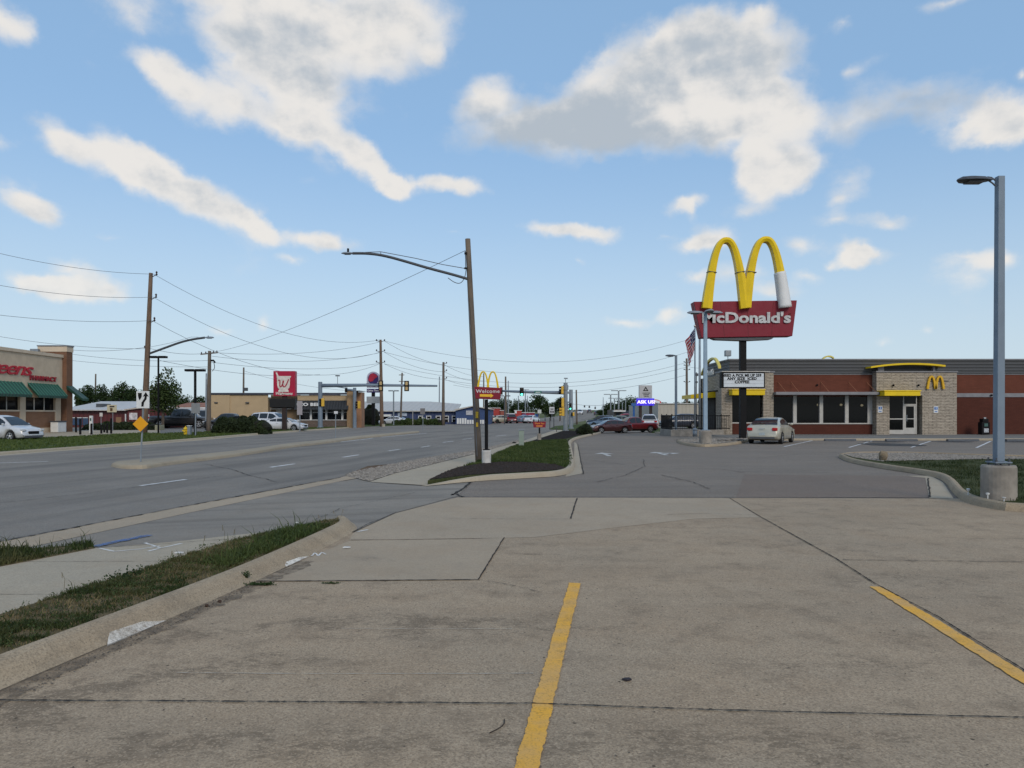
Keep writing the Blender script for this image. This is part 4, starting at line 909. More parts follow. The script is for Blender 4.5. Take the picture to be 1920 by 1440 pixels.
# pale arches on the wall
def arch_pts(cx, cz, hw_, Hh, t0=-1, t1=1, n=24):
    P = []
    for i in range(n+1):
        t = t0+(t1-t0)*i/n; t = (1 if t > 0 else -1)*abs(t)**.8
        P.append((cx+hw_*t, cz-Hh*abs(t)**2.55))
    return P
def arch(mb, cx, cz, hw_, Hh, w0, w1, y, dep, t0=-1, t1=1, n=24, ridge=0.):
    """one swept arch: cx, apex z = cz, half width, height; w0 apex width, w1 foot width, depth along y"""
    P = arch_pts(cx, cz, hw_, Hh, t0, t1, n); v = []; f = []
    for i, (x, z) in enumerate(P):
        a = P[max(i-1, 0)]; c = P[min(i+1, n)]; d = Vector((c[0]-a[0], c[1]-a[1])); d.normalize(); nx, nz = -d.y, d.x
        k = min(1, (cz-z)/Hh); w = (w0+(w1-w0)*k)/2
        v += [(x+nx*w, y-dep/2, z+nz*w), (x, y-dep/2-ridge, z), (x-nx*w, y-dep/2, z-nz*w), (x-nx*w, y+dep/2, z-nz*w), (x+nx*w, y+dep/2, z+nz*w)]
    for i in range(n):
        for q in range(5): f.append((i*5+q, i*5+(q+1) % 5, (i+1)*5+(q+1) % 5, (i+1)*5+q))
    f += [(4, 3, 2, 1, 0), tuple(n*5+q for q in range(5))]
    mb.add(v, f); return mb
b = MB(); ay = ty-.12; Ya = ty
amb = M('wall arch amber', (.62, .36, .02), .4)
for cx in (1744.8, 1760.0): arch(b, F(cx, Ya), H(706, Ya), .30, .94, .13, .17, ay, .14)
b.build('wall_arches', amb, rb)
b = MB(); b.box(F(1737), F(1770), ay+.07, ty-.003, H(716), H(715)); b.build('arch_bracket', darkgrey, rb)
# wall signs (blue access symbol) and small fixtures
def access_sign(px, py, Y, nm, par, w=.34, h=.5):
    q = MB(); X = F(px, Y); Z = H(py, Y); q.box(X-w/2, X+w/2, Y-.03, Y-.003, Z-h/2, Z+h/2); s = q.build(nm, whitep, par)
    q = MB(); q.box(X-w*.36, X+w*.36, Y-.045, Y-.032, Z-h*.02, Z+h*.38); q.box(X-w*.3, X+w*.3, Y-.04, Y-.032, Z-h*.36, Z-h*.24); q.build('sign_panel', M('access blue', (.03, .14, .42), .5), s)
    q = MB(); q.ell((X, Y-.05, Z+h*.28), (.03, .01, .03), 8, 4); q.box(X-.02, X+.02, Y-.055, Y-.046, Z+h*.08, Z+h*.22); q.box(X-.05, X+.06, Y-.055, Y-.046, Z+h*.05, Z+h*.09); q.build('symbol', whitep, s)
access_sign(1650, 767.5, ty, 'access_sign', rb); access_sign(1754.5, 768, ty, 'access_sign', rb)
for px in (1667, 1713.5): b = MB(); b.lathe(F(px), ty-.12, [(.05, H(725)), (.09, H(722.5)), (.05, H(721))], 10); b.box(F(px)-.02, F(px)+.02, ty-.1, ty-.003, H(723), H(722)); b.build('wall_light', blackm, rb)
b = MB(); b.ell((F(1532.5), wy-.1, H(722)), (.08, .08, .08), 8, 5); b.build('wall_light', blackm, rb)
b = MB(); b.ell((F(1859), wy-.14, H(741)), (.1, .08, .08), 8, 5); b.build('wall_light', blackm, rb)
# left pier with second entrance
b = MB(); py0 = FY-.4
b.box(F(1350), F(1370), py0, FY+1.2, BZ, H(699)); b.box(F(1428), F(1447), py0, FY+.6, BZ, H(699)); b.box(F(1370), F(1428), py0, FY+.6, H(741), H(699)); b.build('corner_stone_wall', stoneV, rb)
b = MB(); b.box(F(1349), F(1449), py0-.06, FY+1.2, H(699)+.002, H(696.5)); b.build('pier_cap', trimg, rb)
awn(F(1371, 56), F(1432, 56), py0-.9, py0-.003, H(741, 56), H(732, 56)).build('corner_awning', yelp, rb, bevel=.02)
q = MB(); q.box(F(1370), F(1428), py0+.35, py0+.37, H(792), H(741)); wo = q.build('corner_window', gl, rb)
q = MB(); q.box(F(1388), F(1389.5), py0+.3, py0+.42, H(792), H(741)); q.box(F(1370), F(1428), py0+.3, py0+.42, H(794), H(791.8)); q.build('window_frame', cream, wo)
q = MB(); q.box(F(1370), F(1428), py0+.3, py0+.5, BZ, H(794)); q.build('lower_brick_wall', brickL, rb)
q = MB(); q.box(F(1372), F(1387), py0+.5, py0+.52, H(780), H(750)); q.build('poster', M('menu poster', (.12, .20, .18), .5, 0, .5, 4), rb)
# drive side: awning and lettering on the side wall, roof blade and flood lamp
SX = F(1352)+.05
q = MB(); q.prism([(SX-2.0, H(748, 60)), (SX-.003, H(746, 60)), (SX-.003, H(735, 60)), (SX-2.0, H(741, 60))], 'y', FY+1.5, FY+4.6); q.build('side_awning', yelp, rb)
q = MB(); q.box(SX-.1, SX-.003, FY+1.6, FY+4.5, BZ, H(746, 60)); q.build('side_door', blackm, rb)
text_part('side_lettering', 'McDonald\'s', .62, whitep, rb, (SX-.04-rb.location.x, 3.6, H(703, 60)-BZ), (R(90), 0, R(-90)), .03, .012)
n_ = 14; q = MB(); vv = []; ff = []
for i in range(n_+1):
    t = i/n_; y = FY+.6+5.4*t; z = H(693, 60)+1.15*sin(pi*min(1, .12+t*.62+0.0))**.8 if True else 0
    yy = y; zz = H(694, 58)+1.1*(1-(1-2*abs(t-.5)*0)*((t-.35)/.65)**2 if t > .35 else 1-((.35-t)/.35)**2*.75)
    vv += [(SX-.1, yy, zz), (SX+.12, yy, zz), (SX+.12, yy, zz-.17), (SX-.1, yy, zz-.17)]
    if i: ff += [((i-1)*4+k, (i-1)*4+(k+1) % 4, i*4+(k+1) % 4, i*4+k) for k in range(4)]
ff += [(3, 2, 1, 0), tuple(n_*4+k for k in range(4))]
q.add(vv, ff); q.build('side_roof_blade', M('pale yellow blade', (.62, .52, .12), .45), rb)
q = MB(); q.box(F(1365, FY+2)-.03, F(1365, FY+2)+.03, FY+2, FY+2.06, zt, H(667, FY+2)); q.box(F(1359, FY+2), F(1370, FY+2), FY+1.8, FY+2.2, H(668, FY+2), H(657, FY+2)); q.build('flood_lamp', steel, rb, bevel=.03)
blade(F(1543, 63), F(1564, 63), H(672, 63), .25, 63, 63.3, .12).build('rear_roof_blade', M('pale yellow blade', (.62, .52, .12), .45), rb)
q = MB(); q.box(F(1515, 62), F(1580, 62), 61, 63, zt-.25, zt+.08); q.build('roof_unit', steel, rb)
# news box by the brick wall
nb = thing('newspaper_box', (F(1845.5, 55.8), 55.8, BZ), 'black newspaper box standing against the dark red wall behind the tall lamp pole', 'newspaper box')
X = F(1845.5, 55.8)
q = MB(); q.box(X-.3, X+.3, 55.6, 56.1, BZ+.02, BZ+.95); q.box(X-.22, X+.22, 55.62, 56.05, BZ+.95, BZ+1.2); q.build('cabinet', blackm, nb, bevel=.03)
q = MB(); q.box(X-.16, X+.18, 55.57, 55.595, BZ+.18, BZ+.48); q.build('paper_card', M('newsprint', (.38, .40, .43), .8, 0, .3, 12), nb)
q = MB(); q.box(X-.13, X+.13, 55.57, 55.595, BZ+.62, BZ+.85); q.build('window', M('green window', (.06, .12, .11), .2), nb)
q = MB(); q.box(X-.08, X+.08, 55.7, 55.8, BZ+1.2, BZ+1.3); q.build('coin_slot', alloy, nb)
# patio: wall and railing
PX0, PX1, PY = F(1258, 56), F(1372, 56), 56.0
q = MB(); q.box(PX0, PX1-.6, PY, PY+.25, 0, .5); q.box(PX0, PX0+.25, PY+.25, PY+4.2, 0, .5); q.build('patio_wall', basec, None, bevel=.02); tag(bpy.data.objects['patio_wall'], 'low pale concrete wall under the black patio railing', 'wall')
pf = thing('patio_railing', (PX0, PY, .5), 'black metal railing with thin upright bars round the patio', 'railing')
def rail(name, a, c, par):
    q = MB(); a = Vector(a); c = Vector(c); n = max(2, int((c-a).length/.13))
    for k in range(n+1):
        p = a.lerp(c, k/n); big = k % 14 == 0; r = .03 if big else .011; q.box(p.x-r, p.x+r, p.y-r, p.y+r, .5, 1.68 if big else 1.6)
    d = (c-a).normalized()
    for z in (.6, 1.55): q.tube([(a.x, a.y, z), (c.x, c.y, z)], .025, 4)
    return q.build(name, blackm, par)
rail('front_panel', (PX0+.1, PY+.1, 0), (PX1-.1, PY+.1, 0), pf); rail('side_panel', (PX0+.1, PY+.2, 0), (PX0+.1, PY+4.2, 0), pf)
q = MB(); q.box(PX0+.3, F(1350, 56), PY+.25, PY+8, 0, .16); struct('patio_floor', q, walk_m)
# ================================================================== tall sign on the black post
SY = 48.0
sg_ = thing('pylon_sign', (X_(1392.5, SY), SY, .12), 'tall red sign with big yellow arches, one leg wrapped in white, on a black post', 'sign')
q = MB(); px_ = X_(1392.5, SY); q.box(px_-.19, px_+.19, SY-.19, SY+.19, .12, Z_(632, SY)); q.build('post', blackm, sg_, bevel=.01)
q = MB(); q.box(px_-.32, px_+.32, SY-.32, SY+.32, .12, .16); q.build('base_plate', blackm, sg_)
fy0, fy1 = SY-.45, SY+.45
TR = [(X_(1297.5, SY), Z_(567.5, SY)), (X_(1489.5, SY), Z_(565, SY)), (X_(1481, SY), Z_(631.5, SY)), (X_(1312, SY), Z_(634.5, SY))]
q = MB(); q.prism(TR, 'y', fy0, fy1); q.build('sign_cabinet', redp, sg_, bevel=.03)
seam = M('panel seam', (.10, .01, .015), .6)
for t in (.255, .515, .77):
    q = MB(); a = TR[0][0]+(TR[1][0]-TR[0][0])*t; c = TR[3][0]+(TR[2][0]-TR[3][0])*t; q.prism([(a-.012, TR[0][1]-.02), (a+.012, TR[0][1]-.02), (c+.012, TR[3][1]+.02), (c-.012, TR[3][1]+.02)], 'y', fy0-.004, fy0+.01); q.build('panel_seam', seam, sg_)
q = MB(); q.prism([(X_(1333, SY), Z_(634.7, SY)), (X_(1449, SY), Z_(633, SY)), (X_(1443, SY), Z_(637, SY)), (X_(1395, SY), Z_(639.5, SY)), (X_(1340, SY), Z_(637.5, SY))], 'y', fy0+.1, fy1-.1); q.build('under_tray', darkgrey, sg_)
letw = M('silver white lettering', (.42, .42, .43), .45, .2, .2, 4)
text_part('lettering', 'McDonald\'s', .92, letw, sg_, (X_(1394.5, SY)-px_, fy0-SY-.05, Z_(606.5, SY)-.12), (R(90), 0, 0), .05, .030, 0, 1.30, 1.0)
text_part('trade_mark', '®', .22, M('dull red mark', (.25, .05, .05), .6), sg_, (X_(1476, SY)-px_, fy0-SY-.02, Z_(593, SY)-.12))
AX = .0; hwA = X_(960+35.3, SY); apz = Z_(455, SY); foot = Z_(581, SY)
q = MB(); ca = X_(1355.5, SY); cb_ = X_(1428.5, SY)
arch(q, ca, apz, hwA, apz-foot, .33, .62, fy0-.12, .5, -1, 1, 30, .10)
q.build('left_arch', yelp, sg_)
q = MB(); arch(q, cb_, apz+.06, hwA*1.03, apz-foot, .33, .62, fy0-.121, .5, -1, .80, 27, .10); q.build('right_arch', yelp, sg_)
shr = M('white wrap sheet', (.68, .68, .68), .6, 0, .03, 1, .0, dirt=.0)
q = MB(); arch(q, cb_, apz+.06, hwA*1.03, apz-foot, .40, .70, fy0-.121, .6, .70, 1.0, 16, .10)
q2 = MB(); q2.v = [(x+.008*sin(z*3+x*4), y+.01*sin(z*4+x*3), z) for x, y, z in q.v]; q2.f = q.f; q2.mi = q.mi; q2.build('white_wrap', shr, sg_, smooth=True)
q = MB()
for cx in (ca, cb_):
    for t in (-.745, .745):
        if cx == cb_ and t > 0: continue
        q = MB(); xx = cx+hwA*t; zz = apz-(apz-foot)*abs(t)**2.55; q.prism([(xx-.27, zz-.015-.05*t), (xx+.27, zz-.015+.05*t), (xx+.27, zz+.015+.05*t), (xx-.27, zz+.015-.05*t)], 'y', fy0-.48, fy0+.13); q.build('arch_joint', darkgrey, sg_)
# readerboard on the same post
ry = SY-.35; q = MB(); q.box(X_(1353, ry), X_(1434.5, ry), ry, ry+.5, Z_(727.5, ry), Z_(697.5, ry)); q.build('reader_frame', blackm, sg_, bevel=.02)
q = MB(); q.box(X_(1357, ry), X_(1432, ry), ry-.02, ry-.002, Z_(725.5, ry), Z_(700, ry)); q.build('reader_panel', M('reader white', (.56, .60, .64), .4, 0, .06, 2), sg_)
for k in range(1, 4): q = MB(); z = Z_(700+k*6.4, ry); q.box(X_(1357, ry), X_(1432, ry), ry-.028, ry-.021, z-.008, z+.008); q.build('letter_track', M('track grey', (.38, .40, .44), .5), sg_)
q = MB(); q.box(X_(1353, ry), X_(1443, ry), ry-.05, ry+.5, Z_(697.3, ry), Z_(695.8, ry)); q.build('reader_cap', M('pale cap', (.45, .43, .40), .6), sg_)
for s, px, py in (("NEED A PICK ME UP 259", 1390.5, 706), ("ANY SIZE  ICED", 1391, 712.2), ("COFFEE", 1391, 718.4)):
    text_part('reader_text', s, .235, blackm, sg_, (X_(px, ry)-px_, ry-SY-.035, Z_(py, ry)-.12), (R(90), 0, 0), .006, .008, 0, .95 if len(s) > 18 else 1.1, 1.05)
# ================================================================== flag and poles by the patio
fp = thing('flagpole', (X_(1303, 54), 54, .02), 'silver flagpole left of the tall sign with a drooping flag', 'flagpole')
q = MB(); q.cyl(X_(1303, 54), 54, .02, Z_(612, 54), .07, .045, 12); q.lathe(X_(1303, 54), 54, [(.2, .52), (.17, .6), (.07, .68)], 12); q.cyl(X_(1303, 54), 54, .02, .55, .16); q.build('pole', steel, fp, smooth=True)
q = MB(); q.ell((X_(1303, 54), 54, Z_(611, 54)), (.09, .09, .09)); q.build('finial', alloy, fp)
fl = MB(); fw, fh, nu, nv = 1.9, 2.0, 24, 26
X1 = X_(1302, 54); zT = Z_(616, 54)
vs = []
for j in range(nv+1):
    for i in range(nu+1):
        u, w = i/nu, j/nv
        x = X1-u*(.42+.30*(1-w))*1.0-.0; z = zT-w*1.55-u*1.0-(u*w)*.15+.03*sin(u*9); y = 53.93-.16*sin(u*7+w*2)*u-.09*sin(u*13+w*4)
        vs.append((x, y, z))
fs = [(j*(nu+1)+i, j*(nu+1)+i+1, (j+1)*(nu+1)+i+1, (j+1)*(nu+1)+i) for j in range(nv) for i in range(nu)]
mi = [(2 if (i < nu*.42 and j < 14) else (j//2) % 2) for j in range(nv) for i in range(nu)]
for ii, (fi, m_) in enumerate(zip(fs, mi)): pass
fl.v = vs; fl.f = fs; fl.mi = mi
fo = fl.build('flag', [M('flag red', (.42, .03, .05), .8), M('flag white', (.62, .58, .60), .8), M('flag blue', (.03, .06, .16), .8)], None, smooth=True)
sm = fo.modifiers.new('thickness', 'SOLIDIFY'); sm.thickness = .006
tag(fo, 'American flag with red and white stripes hanging limp from the silver pole', 'flag')
stq = MB()
for j in range(4):
    for i in range(4+j % 2):
        k = (1+j*3)*(nu+1)+1+i*2; p = Vector(vs[k]); stq.ell((p.x, p.y-.03, p.z-.03), (.035, .02, .035), 6, 4)
stq.build('star', M('flag white', (.62, .58, .60), .8), fo)
q = MB(); q.cyl(X_(1312, 58), 58, 0, Z_(628, 58), .11, .08, 10); o = q.build('bare_pole', steel, None, smooth=True); tag(o, 'tall bare grey pole just right of the flagpole behind the railing', 'pole')
# ================================================================== street lights
ledm = M('lamp lens dark', (.04, .04, .045), .3)
def cobra_head(par, x, y, z, dx, dy=0., L=.7, m=None):
    """flat shoebox style head reaching along (dx,dy) from its neck at x,y,z"""
    q = MB(); d = Vector((dx, dy, 0)).normalized(); s = Vector((-d.y, d.x, 0)); c = Vector((x, y, z))
    prof = [(0, .05, .02), (.10, .09, .05), (.3, .17, .075), (.6, .19, .085), (.85, .15, .07), (1., .05, .02)]
    v = []; f = []
    for t, w, h in prof:
        p = c+d*(t*L); k = L/.7
        for a, b_ in ((-1, -.35), (-.7, .5), (0, 1), (.7, .5), (1, -.35), (0, -.6)): v.append(tuple(p+s*(w*a*k)+Vector((0, 0, h*b_*k))))
    n = 6
    for i in range(len(prof)-1):
        for k in range(n): f.append((i*n+k, i*n+(k+1) % n, (i+1)*n+(k+1) % n, (i+1)*n+k))
    f += [tuple(range(n))[::-1], tuple(range((len(prof)-1)*n, len(prof)*n))]
    q.add(v, f); hd = q.build('lamp_head', m or darkgrey, par, smooth=False)
    q = MB(); p = c+d*(.52*L); k = L/.7; q.box(p.x-.16*k, p.x+.16*k, p.y-.11*k, p.y+.11*k, z-.065*k, z-.035*k); q.build('lens', ledm, hd)
    return hd
lp = thing('lamp_post', (X_(1872, 13.5), 13.5, .12), 'square blue grey lamp post on a round concrete base, nearest on the right', 'street lamp', 'square lamp posts of the restaurant lot')
LX = X_(1872.5, 13.5); LYY = 13.5
q = MB(); q.lathe(LX, LYY, [(.285, .02), (.285, .12), (.283, .70), (.265, .735)], 28); q.build('concrete_base', basec, lp, smooth=False)
q = MB(); q.box(LX-.15, LX+.15, LYY-.15, LYY+.15, .775, .80); q.build('base_plate', bluegrey, lp)
q = MB()
for a in (-.115, .115):
    for c in (-.115, .115): q.cyl(LX+a, LYY+c, .735, .87, .013, n=6); q.cyl(LX+a, LYY+c, .80, .825, .026, n=6); q.cyl(LX+a, LYY+c, .75, .773, .026, n=6)
q.build('anchor_bolt', darkgrey, lp)
ptz = Z_(331, 13.5)
q = MB(); q.tube([(LX, LYY, .80), (LX+.02, LYY, ptz)], [.098, .084], 4, sq=True); q.build('pole', bluegrey, lp, bevel=.008)
q = MB(); q.tube([(LX-.06, LYY, ptz-.07), (LX-.13, LYY, ptz-.02), (LX-.2, LYY, ptz-.01)], .016, 6); q.tube([(LX-.06, LYY, ptz-.17), (LX-.11, LYY, ptz-.12), (LX-.2, LYY, ptz-.06)], .016, 6); q.build('arm', darkgrey, lp)
cobra_head(lp, LX-.12, LYY, ptz-.06, -1, 0, .62)
# twin head lamp by the sign
L2 = thing('lamp_post', (X_(1322, 39.6), 39.6, .12), 'pale blue lamp post with three flat heads in front of the red sign', 'street lamp', 'square lamp posts of the restaurant lot')
x2, y2 = X_(1322.5, 39.6), 39.6
q = MB(); q.lathe(x2, y2, [(.32, .02), (.32, .76), (.29, .80)], 20); q.build('concrete_base', basec, L2)
q = MB(); q.box(x2-.2, x2+.2, y2-.2, y2+.2, .80, .84); q.build('base_plate', bluegrey, L2)
paleb = M('pale blue pole paint', (.24, .33, .42), .5, 0, .08, 3)
q = MB(); q.tube([(x2, y2, .84), (x2, y2, Z_(585, 39.6))], [.14, .11], 4, sq=True); q.build('pole', paleb, L2)
for dx, dy in ((-1, .1), (1, .1), (.1, -1)): cobra_head(L2, x2+dx*.1, y2+dy*.1, Z_(586, 39.6), dx, dy, .85, M('pale lamp head', (.22, .24, .27), .5))
L3 = thing('lamp_post', (X_(1267.5, 59), 59, .02), 'slim grey lamp post with one flat head left of the flag', 'street lamp', 'square lamp posts of the restaurant lot')
x3 = X_(1267.5, 59); q = MB(); q.tube([(x3, 59, .02), (x3, 59, Z_(666, 59))], .12, 4, sq=True); q.build('pole', bluegrey, L3); cobra_head(L3, x3, 59, Z_(667, 59), -1, 0, .85)
def lot_light(px, py0, pyt, Y, label, heads=((-1, 0), (1, 0)), L=.8, r=.08, m=blackm, group='twin head lot lights'):
    x = X_(px, Y); r0 = thing('lot_light', (x, Y, 0), label, 'lot light', group); z = Z_(pyt, Y)
    q = MB(); q.tube([(x, Y, 0), (x, Y, z)], r, 6); q.build('pole', m, r0)
    for dx, dy in heads: 
        q = MB(); cx = x+dx*(L*.58); q.box(cx-L/2*abs(dx)-.12*abs(dy), cx+L/2*abs(dx)+.12*abs(dy), Y+dy*L*.6-.22, Y+dy*L*.6+.22, z-.02, z+.15); q.build('lamp_head', m, r0, bevel=.03)
    return r0
lot_light(297, 812, 671, 60, 'black twin head lot light just right of the tall wooden pole', L=.62)
lot_light(366, 812, 696, 55, 'black twin head lot light with wide heads left of the tan building', L=.66, r=.10)
lot_light(738, 797, 733.5, 110, 'thin grey twin head lot light above the white warehouse roof', L=.7, m=steel, r=.1)
lot_light(946, 794, 743, 125, 'distant lot light behind the small welcome sign arches', L=.9, m=darkgrey, r=.09)
lot_light(1160, 790, 733, 150, 'tall distant lot light left of the grey triangle sign', L=1.4, m=steel, r=.16)
lot_light(1145, 790, 740, 165, 'second distant lot light left of the triangle sign, slightly lower', L=1.4, m=steel, r=.14)
lot_light(1152, 790, 747, 200, 'shortest distant lot light between two taller ones near the trees', L=1.5, m=steel, r=.16)
# ================================================================== wooden utility poles
def pole(px0, py0, px1, py1, Y, r0, r1, label, m=wood, name='utility_pole', group='wooden utility poles', z0=0., n=10):
    a = Vector((X_(px0, Y), Y, z0)); b_ = at(px1, py1, Y); r = thing(name, a, label, 'utility pole', group)
    q = MB(); k = 8; q.tube([a.lerp(b_, i/k) for i in range(k+1)], [r0+(r1-r0)*i/k for i in range(k+1)], n); q.build('shaft', m, r, smooth=True)
    return r, a, b_
def insul(par, p, dx, dz=.25, r=.055):
    q = MB(); q.tube([p, (p[0]+dx*.75, p[1], p[2]+dz*.35), (p[0]+dx, p[1], p[2]+dz*.5)], .035, 6); q.lathe(p[0]+dx, p[1], [(r*.6, p[2]+dz*.3), (r*1.6, p[2]+dz*.45), (r*.7, p[2]+dz*.6), (r*1.5, p[2]+dz*.8), (r*.6, p[2]+dz)], 8); q.build('insulator', porc, par)
def crossarm(par, x, y, z, w, tilt=0., m=wood):
    q = MB(); q.tube([(x-w/2, y-.1, z-tilt), (x+w/2, y-.1, z+tilt)], .07, 4, sq=True); ca_ = q.build('crossarm', m, par)
    q = MB()
    for k in (-.45, -.2, .25, .45): q.lathe(x+w*k, y-.1, [(.03, z+tilt*2*k+.05), (.07, z+tilt*2*k+.12), (.03, z+tilt*2*k+.22)], 6)
    q.build('insulator', porc, ca_)
def lamp_arm(par, P, wire=None, r=.06, hl=.62, hd=None):
    q = MB(); q.tube(chaikin([Vector(p) for p in P], 2), r, 8); q.build('lamp_arm', darkgrey, par, smooth=True)
    e = P[-1]; dx = 1 if P[-1][0] > P[0][0] else -1
    h = cobra_head(par, e[0]-dx*.05, e[1], e[2], dx, 0, hl, steel)
    q = MB(); q.cyl(e[0]+dx*hl*.35, e[1], e[2]+.05, e[2]+.16, .035, n=8); q.build('light_sensor', blackm, h)
    if wire: q = MB(); q.tube(wire, .012, 4); q.build('guy_wire', wiremat, par)
PY_ = 24.6
P1, a1, b1_ = pole(898, 870, 877, 448, PY_, .115, .085, 'leaning weathered wooden pole with long curved lamp arm beside the small yellow arches', wood, z0=.05, n=16)
arm = [at(880, 524, PY_), at(850, 515, PY_), at(800, 502, PY_), at(760, 490, PY_), at(720, 479, PY_), at(690, 475, PY_), at(661, 475, PY_)]
lamp_arm(P1, arm, [at(876, 504, PY_), at(830, 496, PY_), at(780, 484.5, PY_), at(714, 472, PY_), at(685, 473, PY_)], .045, .42)
q = MB(); q.tube(chaikin([at(874, 505, PY_), at(872, 520, PY_), at(864, 532, PY_), at(852, 530, PY_), at(840, 521, PY_)], 2), .012, 4); q.tube([at(872, 470, PY_), at(873, 485, PY_), at(873, 504, PY_)], .014, 4); q.tube([at(714, 479, PY_), at(714, 472, PY_)], .012, 4); q.build('service_loop', wiremat, P1)
q = MB(); q.box(X_(871, PY_), X_(877, PY_), PY_-.16, PY_-.1, Z_(506, PY_), Z_(503, PY_)); q.box(X_(877, PY_), X_(885, PY_), PY_-.02, PY_+.02, Z_(506, PY_), Z_(505, PY_)); q.box(X_(871, PY_), X_(876, PY_), PY_-.1, PY_-.06, Z_(478, PY_), Z_(474, PY_)); q.build('bracket', blackm, P1)
q = MB(); q.tube([(X_(878, PY_), PY_-.10, Z_(560, PY_)), (X_(888, PY_), PY_-.125, Z_(700, PY_)), (X_(895, PY_), PY_-.13, Z_(855, PY_))], .012, 4); q.build('ground_wire', wiremat, P1)
q = MB(); q.box(X_(892, PY_), X_(897, PY_), PY_-.135, PY_-.105, Z_(784, PY_), Z_(772, PY_)); q.box(X_(893, PY_), X_(897, PY_), PY_-.14, PY_-.11, Z_(800, PY_), Z_(792, PY_)); q.build('yellow_marker', M('marker yellow', (.55, .36, .03), .6), P1)
YL = 61.
P2, a2, b2_ = pole(270, 815, 283, 512, YL, .26, .15, 'tall brown wooden pole at left with three arms of insulators and a lamp arm', wood2, n=14)
for px, py in ((284, 520), (283, 562), (280, 606)): insul(P2, at(px, py, YL), .42, .5, .06)
insul(P2, at(278.5, 651, YL), .1, .3); insul(P2, at(275, 655, YL), -.15, .3)
lamp_arm(P2, [at(277, 664, YL), at(310, 652, YL), at(340, 641, YL), at(362, 636, YL), at(384, 633, YL)], [at(280, 651, YL), at(320, 643, YL), at(358, 632, YL), at(372, 632, YL)], .09, .8)
Y7 = 100.
P3, a3, b3_ = pole(716, 803, 713.5, 637, Y7, .27, .16, 'brown wooden pole standing in front of the bell sign', wood2)
for py in (641, 660, 681): insul(P3, at(714, py, Y7), .5, .35, .07); insul(P3, at(713, py, Y7), -.5, .35, .07)
q = MB(); q.cyl(X_(719, 99), 99, 0, Z_(795, 99), .22, n=10); o = q.build('bollard', M('pale bollard', (.35, .32, .26), .7), None); tag(o, 'short pale bollard at the foot of the wooden pole by the bell sign', 'bollard')
P4, a4, b4_ = pole(831, 795, 831.5, 679, 112, .25, .16, 'wooden pole in front of the blue warehouse, left of the leaning pole', wood)
for py in (683, 697, 711): insul(P4, at(831, py, 112), .5, .35, .07)
P5, a5, b5_ = pole(391, 806, 393, 658, 70, .22, .15, 'wooden pole with a crossarm and transformer gear at the left end of the tan building', wood)
crossarm(P5, X_(393, 70), 70, Z_(663, 70), 1.6, .08)
q = MB(); q.tube([(X_(394, 70), 70, Z_(676, 70)), (X_(401, 70), 69.9, Z_(676, 70)), (X_(404, 70), 69.9, Z_(680, 70))], .09, 6); q.tube(chaikin([at(401, 680, 70), at(403, 690, 70), at(398, 696, 70)], 2), .03, 5); q.build('cutout_gear', blackm, P5)
P5b, *_ = pole(386, 800, 387, 700, 80, .1, .08, 'slim pale pole just left of the wooden pole by the tan building', steel, 'slim_pole', 'slim metal poles')
Pz, *_ = pole(456, 790, 457, 689, 130, .2, .14, 'thin wooden pole rising behind the tan building roof', wood); 
q = MB(); q.box(X_(456, 130), X_(464, 130), 129.7, 130.3, Z_(733, 130), Z_(727, 130)); q.build('transformer', darkgrey, Pz)
Pz, *_ = pole(178, 790, 179.5, 701, 120, .15, .11, 'wooden pole rising from behind the red shed at far left', wood)
Pz, *_ = pole(751, 797, 754, 699, 115, .17, .12, 'slim leaning wooden pole between the two backs of traffic signals', wood); 
for py in (703, 715): q = MB(); q.box(X_(748, 115), X_(758, 115), 114.9, 115.1, Z_(py, 115)-.05, Z_(py, 115)+.05); q.build('crossarm', wood, Pz)
Pz, *_ = pole(823.5, 797, 824, 706, 140, .12, .1, 'very slim pale pole left of the pole in front of the warehouse', steel, 'slim_pole', 'slim metal poles')
Pz, *_ = pole(1081.5, 795, 1080.5, 731, 120, .16, .12, 'short wooden pole right of the two signal masts', wood)
Pz, *_ = pole(948.5, 797, 948, 706, 150, .2, .16, 'far wooden pole seen above the red shops', wood)
Pz, *_ = pole(953, 797, 953, 714, 175, .15, .12, 'fainter far pole right beside another above the red shops', steel, 'slim_pole', 'slim metal poles')
Pz, *_ = pole(907, 797, 907, 700, 150, .16, .12, 'far pole seen between the two small yellow arches', wood)
Pz, *_ = pole(1288, 790, 1287.5, 672, 110, .22, .15, 'far wooden pole with brackets left of the flag', wood)
for py in (680, 686, 694, 717): insul(Pz, at(1288, py, 110), -.4, .2, .08); insul(Pz, at(1288, py, 110), .4, .2, .08)
q = MB(); q.box(X_(1306, 80)-.04, X_(1306, 80)+.04, 80, 80.1, 0, Z_(698, 80)); q.box(X_(1303, 80), X_(1309, 80), 79.9, 80.1, Z_(705, 80), Z_(700, 80)); q.box(X_(1303, 80), X_(1308, 80), 79.9, 80.1, Z_(718, 80), Z_(715, 80)); o = q.build('roof_antenna', darkgrey, None); tag(o, 'slim antenna mast seen between the two flag poles', 'antenna')
